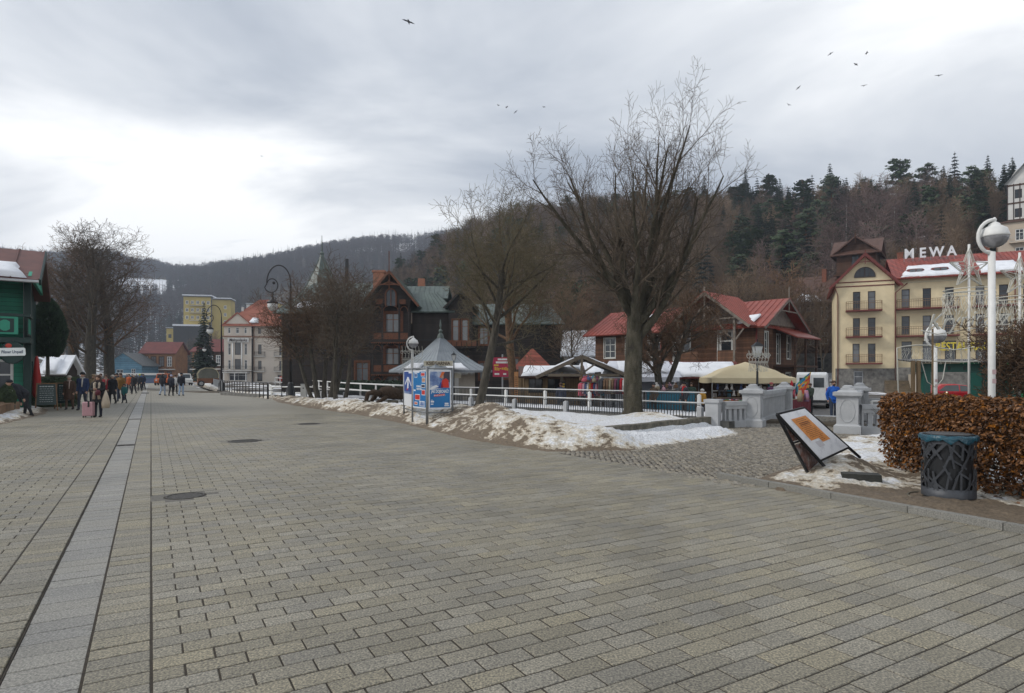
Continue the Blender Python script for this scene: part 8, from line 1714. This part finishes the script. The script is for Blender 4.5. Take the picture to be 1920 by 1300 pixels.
def script_sign():
    Y = 21.0; t = thing('script_sign', 'white wire script lettering on posts above the hedge', 'sign', (at(1735, 0, Y).x, Y, -.35))
    for txt, x0, s in (('Krynica', .02, .80), ('Zdrój', 2.28, .80)):
        lettering(txt, s, WIRE, t, (x0, 0, 3.78), .04, .45, -.004, (0, R(-5), 0), 'script_letters', .90, 'LEFT')
    m = MB(); m.tube([(-.15, 0, 3.55), (.4, 0, 3.42), (1.6, 0, 3.62), (2.4, 0, 3.74), (3.8, 0, 3.8)], .018, 5); m.build('underline', [WIRE], t, True)
    for x in (.28, 2.9): MB().tube([(x, .05, 0), (x, .05, 3.6)], .03, 6).build('post', [mat('raw timber post', (0.24, 0.165, 0.09))], t)
script_sign()
def star_pole(px, Y, zc, r, label):
    t = thing('star_ornament', label, 'light ornament', (at(px, 0, Y).x, Y, -.2), 0, 'star ornaments'); MB().tube([(0, 0, 0), (0, 0, zc+.2+r*1.2)], .035, 7).build('pole', [WHITEP], t, True); z0 = zc+.2; m = MB(); pts = []
    for k in range(10): a = R(90+36*k); rr = r if k % 2 == 0 else r*.42; pts.append(Vector((rr*math.cos(a), 0, z0+rr*math.sin(a))))
    for i in range(10):
        for dy in (-.1, .1): m.bar(pts[i]+Vector((0, dy*.3, 0)), pts[(i+1) % 10]+Vector((0, dy*.3, 0)), .018)
        m.bar(pts[i], (0, -.16, z0), .014); m.bar(pts[i], (0, .16, z0), .014)
    m.build('star', [WIRE], t); ring = MB()
    for zz in (z0-r*1.05, z0-r*1.22): ring.tube([(r*1.05*math.cos(a), r*1.05*math.sin(a), zz) for a in [6.2832*i/24 for i in range(25)]], .016, 5, caps=False)
    ring.build('ring', [WIRE], t, True); n = MB(); rnd = random.Random(6)
    for k in range(64):
        a = 6.2832*k/64; x, y = r*1.05*math.cos(a), r*1.05*math.sin(a); z = z0-r*1.22; pts = [(x, y, z)]
        for j in range(6): z -= rnd.uniform(.05, .18); pts.append((x+rnd.uniform(-.05, .05), y+rnd.uniform(-.05, .05), z))
        n.tube(pts, .0068, 3, caps=False)
    stuff(n.build('icicle_lights', [WIRE], t))
star_pole(1817, 19, 4.95, .62, 'white wire star on a pole with hanging lights left of the big lamp'); star_pole(1912, 18, 4.55, .58, 'second wire star with hanging lights at the right edge')
# ------------------------------------------------------------------ birds
for i, (px, py, s) in enumerate(((490, 293, .5), (766, 41, 1.3), (935, 198, .5), (950, 201, .5), (967, 210, .5), (1020, 201, .6), (1479, 197, .5), (1497, 165, .55), (1557, 101, .6), (1605, 121, .6), (1620, 161, .6), (1625, 100, .65), (1760, 142, .7))):
    p = at(px, py, 85); m = MB(); k = random.Random(i); fl = k.uniform(-.15, .35)
    m.tube([(-.28, 0, 0), (-.1, 0, .02), (.12, 0, .01), (.3, 0, 0)], [.02, .07, .06, .015], 6)
    for s_ in (-1, 1): m.add([(-.08, 0, .02), (.1, 0, .02), (.06, s_*.3, .02+.3*fl), (-.02, s_*.62, .02+.5*fl), (-.12, s_*.3, .02+.3*fl)], [(0, 1, 2, 3, 4)])
    o = m.build('bird', [flat('bird plumage', (0.03, 0.03, 0.032))], None, False, p, (k.uniform(-.6, .6), k.uniform(-.4, .4), k.uniform(0, 6))); o.scale = (s*1.3,)*3
    tag(o, 'largest dark bird, high up left of the big tree' if i == 1 else 'small dark bird in the sky, %s of all birds from the left' % ORD[i], 'bird', 'birds in the sky')
# ================================================================== people
import numpy as np
SKIN = flat('skin', (0.42, 0.25, 0.18), .6); HAIRB = flat('brown hair', (0.06, 0.03, 0.018), .7); DARKH = flat('dark hair', (0.02, 0.016, 0.014), .7); SHOE = flat('dark shoe', (0.016, 0.015, 0.015), .6); EYE = flat('eye dark', (0.01, 0.01, 0.01), .3)
_cl = {}
def cloth(c): 
    k = tuple(c)
    if k not in _cl: _cl[k] = mat('garment %d' % len(_cl), c, tuple(x*.65 for x in c), 14.0, .85, .4, 60.0)
    return _cl[k]
def person(label, loc, rz, h=1.74, jacket=(.03, .03, .035), trousers=(.03, .03, .04), hat=None, hair='dark', pose='stand', coat=0.0, puff=.03, stride=0.0, arms=None, bend=0.0, group=None, scarf=None, hood=None, child=False, beard=False, shoes=SHOE, fur=None):
    t = thing('person', label, 'person', loc, rz, group); s = h/1.75; prim = []          # (points, radii, tag, flat)
    hs = .93; lean = Matrix.Rotation(bend, 4, 'X'); piv = Vector((0, 0, hs))
    def U(p): return piv + (lean @ (Vector(p)-piv))
    hd = 1.18 if child else 1.0
    tor = [((0, .0, .88), .155), ((0, 0, 1.0), .150+puff*.6), ((0, -.005, 1.15), .150+puff), ((0, -.01, 1.32), .170+puff), ((0, 0, 1.42), .135+puff*.5), ((0, .0, 1.49), .065)]
    prim.append(([U(p) for p, r in tor], [r for p, r in tor], 'jacket', .70))
    prim.append(([U((-.155, 0, 1.40)), U((.155, 0, 1.40))], [.078+puff*.5]*2, 'jacket', 1))
    prim.append(([U((0, 0, 1.46)), U((0, -.01, 1.56))], [.052, .05], 'skin', 1))
    hc = U((0, -.02 - (.03 if bend else 0), 1.645)); prim.append(([hc+Vector((0, .012, -.055)), hc+Vector((0, .01, .03)), hc+Vector((0, .012, .075))], [.078*hd, .094*hd, .066*hd], 'skin', 1)); prim.append(([hc+Vector((0, -.062, -.06)), hc+Vector((0, -.03, -.05))], [.035, .06], 'skin', 1))
    prim.append(([hc+Vector((0, -.092*hd, .01)), hc+Vector((0, -.11*hd, -.022))], [.012, .018], 'skin', 1))
    st = stride
    for sd_, k in ((-1, st), (1, -st)):
        kx = .095*sd_; kn = Vector((kx*1.05, -.10*abs(k)-.16*k if k else -.01, .50)); an = Vector((kx*1.05, -.34*k + (.10 if k < 0 else 0), .085 + (.05 if k < -.3 else 0)))
        prim.append(([Vector((kx, 0, .93)), Vector((kx*1.05, kn.y*.55, .72)), kn, Vector((kx*1.05, lerp(kn.y, an.y, .5)+.012, .30)), an], [.098, .088, .066, .062, .05], 'trousers', 1)); prim.append(([an+Vector((0, .04, -.035)), an+Vector((0, -.07, -.045)), an+Vector((0, -.155, -.055))], [.048, .048, .034], 'shoes', 1))
    A = arms or {}; hands = []
    for sd_ in (-1, 1):
        e, w = A.get(sd_, ((.235*sd_, .05 - .1*st*sd_, 1.13), (.245*sd_, -.06 - .16*st*sd_, .88)))
        sh = U((.175*sd_, 0, 1.40)); e = U(e) if not A.get('abs') else Vector(e); w = U(w) if not A.get('abs') else Vector(w)
        prim.append(([sh, sh.lerp(e, .5), e, e.lerp(w, .55), w], [.066+puff*.7, .060+puff*.6, .054+puff*.4, .048+puff*.35, .038+puff*.15], 'jacket', 1)); d = (w-e).normalized(); prim.append(([w, w+d*.05, w+d*.09], [.03, .038, .034], 'skin', 1)); hands.append((w+d*.085, d, sd_))
    m = MB()
    for pts, rad, tg, fl in prim:
        if fl != 1:
            vs = []; n = 14
            for p, r in zip(pts, rad):
                for j in range(n): a = 6.2832*j/n; o = Vector((r*math.cos(a), r*fl*math.sin(a), 0)); vs.append(Vector(p) + (lean @ o))
            k = len(pts); m.add(vs, [(i*n+j, i*n+(j+1) % n, (i+1)*n+(j+1) % n, (i+1)*n+j) for i in range(k-1) for j in range(n)] + [tuple(range(n-1, -1, -1)), tuple(range((k-1)*n, k*n))])
        else:
            m.tube(pts, rad, 10)
            for p, r in ((pts[0], rad[0]), (pts[-1], rad[-1])): m.ball(p, r*.98, n=8, k=6)
    me = m.mesh('body', [SKIN]); ob = bpy.data.objects.new('body', me); C.objects.link(ob); rm = ob.modifiers.new('r', 'REMESH'); rm.mode = 'VOXEL'; rm.voxel_size = .021; sm = ob.modifiers.new('s', 'SMOOTH'); sm.iterations = 3; sm.factor = .5
    dg = bpy.context.evaluated_depsgraph_get(); bm_ = bpy.data.meshes.new_from_object(ob.evaluated_get(dg)); bpy.data.objects.remove(ob)
    n = len(bm_.polygons); cen = np.empty(n*3, np.float32); bm_.polygons.foreach_get('center', cen); cen = cen.reshape(-1, 3); best = np.full(n, 1e9); idx = np.zeros(n, np.int32); tags = ['jacket', 'trousers', 'skin', 'shoes']
    for pts, rad, tg, fl in prim:
        for a, b, r0, r1 in zip(pts, pts[1:], rad, rad[1:]):
            a_, b_ = np.array(a), np.array(b); ab = b_-a_; tt = np.clip(((cen-a_) @ ab)/max(1e-9, ab @ ab), 0, 1); d_ = np.linalg.norm(cen-a_-tt[:, None]*ab, axis=1) - (r0+(r1-r0)*tt); k = d_ < best; best[k] = d_[k]; idx[k] = tags.index(tg)
    bm_.materials.clear()
    for mm in (cloth(jacket), cloth(trousers), SKIN, shoes): bm_.materials.append(mm)
    bm_.polygons.foreach_set('material_index', idx); bm_.polygons.foreach_set('use_smooth', [True]*n)
    bb = bmesh.new(); bb.from_mesh(bm_)                       # the five fingers of each hand
    fm = MB()
    for w, d, sd_ in hands:
        x = d.orthogonal().normalized(); y = d.cross(x)
        for q in range(4): b0 = w + x*(-.024+.016*q); L_ = (.062, .072, .068, .052)[q]; fm.tube([b0, b0+d*L_*.5-y*.006, b0+d*L_*.85-y*.028], [.0088, .0082, .0065], 5)
        b0 = w - d*.035 + x*.036; fm.tube([b0, b0+x*.02+d*.025, b0+x*.024+d*.055-y*.01], [.0105, .0095, .0075], 5)
    fme = fm.mesh('f', [SKIN]); nf = len(bb.faces); bb.from_mesh(fme); bb.faces.ensure_lookup_table()
    for f in bb.faces[nf:]: f.material_index = 2
    bb.to_mesh(bm_); bb.free(); bm_.transform(Matrix.Scale(s, 4)); body = link(bm_, 'body', t)
    def child(mb, nm, m_): 
        mb.v = [tuple(Vector(v)*s) for v in mb.v]; return mb.build(nm, [m_], t, True)
    e = MB(); e.ball(hc+Vector((-.032, -.088*hd, .018)), .011, n=6, k=4); e.ball(hc+Vector((.032, -.088*hd, .018)), .011, n=6, k=4); child(e, 'eyes', EYE)
    if beard: b = MB(); b.ball(hc+Vector((0, -.058, -.075)), .066, .05, .055, 10, 7); child(b, 'beard', HAIRB)
    up = (lean @ Vector((0, 0, 1)))
    if hair and not hat:
        b = MB(); b.ball(hc+Vector((0, .022, .035)), .104*hd, .106*hd, .094*hd, 12, 8)
        if hair == 'long': b.tube([hc+Vector((-.06, .03, 0)), hc+Vector((-.09, .02, -.12)), hc+Vector((-.09, -.03, -.24))], [.05, .06, .03], 7); b.tube([hc+Vector((.06, .03, 0)), hc+Vector((.09, .02, -.12)), hc+Vector((.09, -.03, -.24))], [.05, .06, .03], 7)
        child(b, 'hair', HAIRB if hair in ('long', 'brown') else DARKH)
    if hat: b = MB(); b.ball(hc+Vector((0, .015, .05)), .108*hd, .11*hd, .088*hd, 12, 8); b.lathe([(.112*hd, .0), (.114*hd, .045)], 14, caps=False); b.v[-28:] = [tuple(Vector(v)+hc+Vector((0, .012, .02))) for v in b.v[-28:]]; child(b, 'hat', cloth(hat))
    if hood: b = MB(); b.tube([hc+Vector((-.14, .06, -.13)), hc+Vector((0, .11, -.10)), hc+Vector((.14, .06, -.13))], [.05, .075, .05], 8); child(b, 'hood', cloth(hood))
    if scarf: b = MB(); b.tube([U((.07*math.cos(a), .06*math.sin(a)-.01, 1.50)) for a in [6.2832*i/12 for i in range(13)]], .045, 7, caps=False); b.tube([U((.05, -.10, 1.48)), U((.06, -.16, 1.3)), U((.05, -.165, 1.08))], [.045, .05, .045], 6, flat=.5); child(b, 'scarf', cloth(scarf))
    if fur: b = MB(); b.tube([U((-.10, -.12-puff, .75)), U((-.06, -.135-puff, 1.1)), U((-.09, -.12, 1.4)), U((0, .08, 1.5)), U((.09, -.12, 1.4)), U((.06, -.135-puff, 1.1)), U((.10, -.12-puff, .75))], .055, 8); child(b, 'fur_trim', cloth(fur))
    if coat:
        b = MB(); n = 16; vs = []
        for k in range(4):
            z = lerp(1.02, 1.02-coat, k/3); r = .165+puff+.035*k/3
            for j in range(n): a = 6.2832*j/n; vs.append(((r+.008*math.sin(a*5+k))*math.cos(a), (r+.008*math.sin(a*4))*.78*math.sin(a) - .03*st*0, z))
        b.add(vs, [(i*n+j, i*n+(j+1) % n, (i+1)*n+(j+1) % n, (i+1)*n+j) for i in range(3) for j in range(n)]); child(b, 'coat_skirt', cloth(jacket))
    return t
BLK = (.022, .022, .026); NAVY = (.02, .035, .09); BRN = (.075, .042, .028); JEAN = (.16, .23, .34); DJ = (.035, .05, .085)
AWAY = math.pi
def st(px, py): return onz(px, py, 0)
person('bearded man in a bright blue jacket and jeans standing at the end of the bridge', (at(1563, 0, 28.6).x, 28.6, -.36), R(-10), 1.78, (.012, .11, .50), DJ, None, 'brown', beard=True, stride=.12, arms={-1: ((-.27, .06, 1.14), (-.23, .06, .90)), 1: ((.27, .06, 1.14), (.23, .06, .90))})
person('long-haired woman in a fur-trimmed black coat holding a phone by a pink suitcase', st(184, 782), R(12), 1.68, (.016, .016, .018), (.018, .022, .035), None, 'long', coat=.42, fur=(.42, .35, .27), scarf=(.03, .02, .02), arms={-1: ((-.24, -.03, 1.14), (-.05, -.25, 1.16)), 1: ((.24, -.03, 1.14), (.06, -.25, 1.17))})
person('man in a dark blue jacket and black cap with pale collar walking towards the camera', st(155, 769), R(8), 1.80, NAVY, (.03, .035, .05), (.014, .014, .016), stride=.45, scarf=(.45, .42, .38), puff=.04)
person('woman in a long brown quilted coat and pale hat walking on the left', st(130, 768), R(15), 1.64, BRN, (.11, .065, .045), (.42, .38, .33), coat=.5, stride=.3, puff=.05, scarf=(.42, .32, .28))
person('man in dark clothes and cap bending over the stone planter', onz(50, 781), R(-62), 1.76, (.014, .016, .022), (.014, .015, .018), (.014, .016, .024), stride=.25, bend=R(48), arms={-1: ((-.24, -.25, 1.12), (-.22, -.42, .86)), 1: ((.22, -.1, 1.1), (.2, -.2, .86))})
person('woman in a dark coat and white knitted hat behind the tote bag', st(211, 757), R(10), 1.66, (.02, .02, .024), (.03, .03, .035), (.55, .50, .44), coat=.45, stride=.3)
person('man in a mustard-tan coat in the middle of the walking crowd', st(226, 753), R(5), 1.78, (.26, .14, .04), DJ, None, 'brown', stride=.35)
person('small child in a teal patterned jacket walking in front of the tan coat', st(233, 756), R(0), 1.12, (.03, .16, .16), (.025, .03, .045), (.07, .04, .035), stride=.3, child=True, puff=.05)
person('person in a dark coat and pale hat walking right of the child', st(251, 739), R(6), 1.66, (.018, .018, .022), (.02, .02, .024), (.42, .38, .34), coat=.3, stride=.35)
person('person in a yellow-green hat and dark jacket far down the left line', st(262, 733), R(0), 1.72, (.02, .022, .03), (.018, .018, .02), (.45, .55, .05), stride=.3)
person('person in a dark blue jacket far down the left line', st(269, 731), R(0), 1.72, (.02, .03, .06), (.02, .02, .03), None, stride=.3)
person('person in a red jacket half hidden behind the long-haired woman', st(199, 752), R(10), 1.66, (.30, .02, .03), (.02, .02, .03), None, 'brown', stride=.3, scarf=(.4, .3, .24))
person('person in a beige hood just behind the man in dark blue', st(175, 760), R(8), 1.70, (.30, .22, .13), (.03, .03, .04), (.36, .26, .16), stride=.3, hood=(.34, .25, .16))
person('grey-haired man in a grey jacket in the crowd on the left', st(189, 748), R(8), 1.76, (.12, .11, .10), (.03, .03, .04), None, 'brown', stride=.3)
person('person in black between the white hat and the tan coat', st(219, 748), R(5), 1.78, BLK, BLK, (.02, .02, .022), stride=.3)
person('person in an orange jacket behind the tan coat', st(242, 737), R(0), 1.72, (.46, .10, .03), (.02, .02, .03), None, stride=.3)
person('lone person in a bright blue jacket walking far down the street', S(-1.0, 92), AWAY, 1.76, (.015, .12, .34), (.02, .02, .03), None, stride=.3)
for k, (px, py) in enumerate(((180, 731), (206, 728), (216, 733), (238, 726), (248, 724), (256, 722))):
    person('%s of the small figures in dark coats at the back of the crowd' % ['first', 'second', 'third', 'fourth', 'fifth', 'sixth'][k], st(px, py), R(k*3), 1.7, [(.03, .03, .04), (.05, .03, .03), (.04, .05, .08), (.09, .05, .03), (.02, .02, .02), (.06, .06, .07)][k], (.02, .02, .03), [(.3, .28, .26), None, (.02, .02, .02), None, (.1, .02, .02), None][k], 'brown', stride=.3, group='figures at the back of the crowd')
person('person in a black jacket and light blue jeans walking away, leftmost of four', st(305, 742), AWAY + R(-5), 1.74, (.018, .018, .024), (.34, .42, .54), None, 'dark', stride=.4, hood=(.02, .02, .025), puff=.06)
person('person in a dark jacket, black trousers and lavender hat walking away', st(321, 742), AWAY, 1.66, (.022, .026, .04), (.014, .014, .016), (.42, .42, .58), stride=.25, puff=.06)
person('person in a white jacket and black trousers walking away between two others', st(328.5, 739), AWAY, 1.66, (.55, .55, .55), (.014, .014, .016), None, 'brown', stride=.3)
person('man in a black puffer jacket and pale jeans walking away, rightmost of four', st(340, 742), AWAY + R(4), 1.82, (.012, .013, .02), (.30, .40, .54), (.015, .015, .02), stride=.22, puff=.055)
person('stallholder in dark jacket, black hat and red scarf behind the far fence', (at(1283, 0, 32).x, 32, PLAZA), R(-70), 1.76, (.03, .034, .045), BLK, (.012, .012, .014), scarf=(.55, .03, .03), puff=.05)
person('child in a yellow jacket and white hat at the souvenir stall', (at(1317, 0, 32.5).x, 32.5, PLAZA), AWAY + R(30), 1.38, (.52, .27, .03), (.03, .03, .04), (.60, .60, .58), child=True, puff=.05)
person('woman in a dark green jacket standing by the white van', (at(1519, 0, 34.5).x, 34.5, PLAZA), R(-60), 1.66, (.035, .05, .035), (.02, .02, .022), None, 'brown', arms={-1: ((-.22, -.1, 1.12), (-.12, -.3, 1.0)), 1: ((.22, -.1, 1.12), (.12, -.3, 1.0))})
for k, (px, c) in enumerate(((527, (.45, .03, .02)), (533, (.03, .03, .04)))): person('person in %s by the railing near the cream hotel' % ('red' if not k else 'black'), (at(px, 0, 92).x, 92, -.1), R(30), 1.72, c, BLK, None, stride=.2)
for k, (px, Y, c, h_) in enumerate(((1052, 33.2, (.05, .06, .1), None), (1108, 33.6, (.3, .05, .06), (.5, .5, .48)), (1150, 33.8, (.03, .03, .035), None), (1226, 33.0, (.09, .06, .04), (.05, .05, .06)), (1296, 34.6, (.04, .07, .05), None), (1446, 34.8, (.12, .04, .1), (.4, .1, .1)), (1470, 33.6, (.03, .04, .07), None))):
    person('%s visitor from the left browsing the market stalls behind the fence' % ORD[k], (at(px, 0, Y).x, Y, PLAZA), AWAY + R(40*k), 1.7, c, BLK, h_, 'brown', stride=.15, puff=.05, group='market visitors')
# things they carry
o = thing('suitcase', 'pink wheeled suitcase with raised handle beside the long-haired woman', 'suitcase', st(166, 783), R(8)); PK = flat('pink shell', (0.46, 0.26, 0.28), .45)
b = MB().box(-.19, .19, -.12, .12, .06, .62).build('shell', [PK], o); bv = b.modifiers.new('edge', 'BEVEL'); bv.width = .04; bv.segments = 3
for x in (-.12, -.04, .04, .12): MB().box(x-.008, x+.008, -.128, -.119, .1, .58).build('rib', [PK], o)
h = MB(); h.tube([(-.07, .09, .6), (-.07, .09, 1.02), (.07, .09, 1.02), (.07, .09, .6)], .01, 6); h.build('handle', [BLACK], o); MB().box(.03, .09, -.135, -.12, .42, .66).build('strap', [BLACK], o)
for x in (-.15, .15):
    for y in (-.08, .08): w = MB(); w.M = TR(x, y, .03) @ Matrix.Rotation(R(90), 4, 'Y'); w.lathe([(.03, -.012), (.03, .012)], 8); w.build('wheel', [BLACK], o)
o = MB().tube([(0, 0, 0), (0, 0, .12), (0, 0, .22)], [.13, .15, .08], 9, flat=.45).build('handbag', [flat('burgundy leather', (0.10, 0.012, 0.022))], None, True, st(192, 782) + Vector((.02, -.3, .88))); tag(o, 'burgundy handbag on the arm of the long-haired woman', 'handbag')
o = MB().tube([(0, 0, 0), (0, 0, .2), (0, 0, .42), (0, 0, .72)], [.2, .22, .16, .03], 10, flat=.5).build('tote_bag', [flat('cream canvas', (0.46, 0.38, 0.29))], None, True, st(194, 782) + Vector((.06, .05, .36))); tag(o, 'big cream tote bag hanging at the side of the long-haired woman', 'bag')
# ================================================================== the damp winter air
hz = MB().box(-1230, 1180, -70, 1380, -4.0, 262)
o = hz.build('haze', []); stuff(o); o.data.materials.clear()
m = bpy.data.materials.new('winter haze'); m.use_nodes = True; nt = m.node_tree; nt.nodes.clear()
out = nt.nodes.new('ShaderNodeOutputMaterial'); pv = nt.nodes.new('ShaderNodeVolumePrincipled'); pv.inputs['Color'].default_value = (0.72, 0.82, 0.97, 1); pv.inputs['Density'].default_value = 0.0004; pv.inputs['Anisotropy'].default_value = 0.2
nt.links.new(pv.outputs[0], out.inputs['Volume']); o.data.materials.append(m)
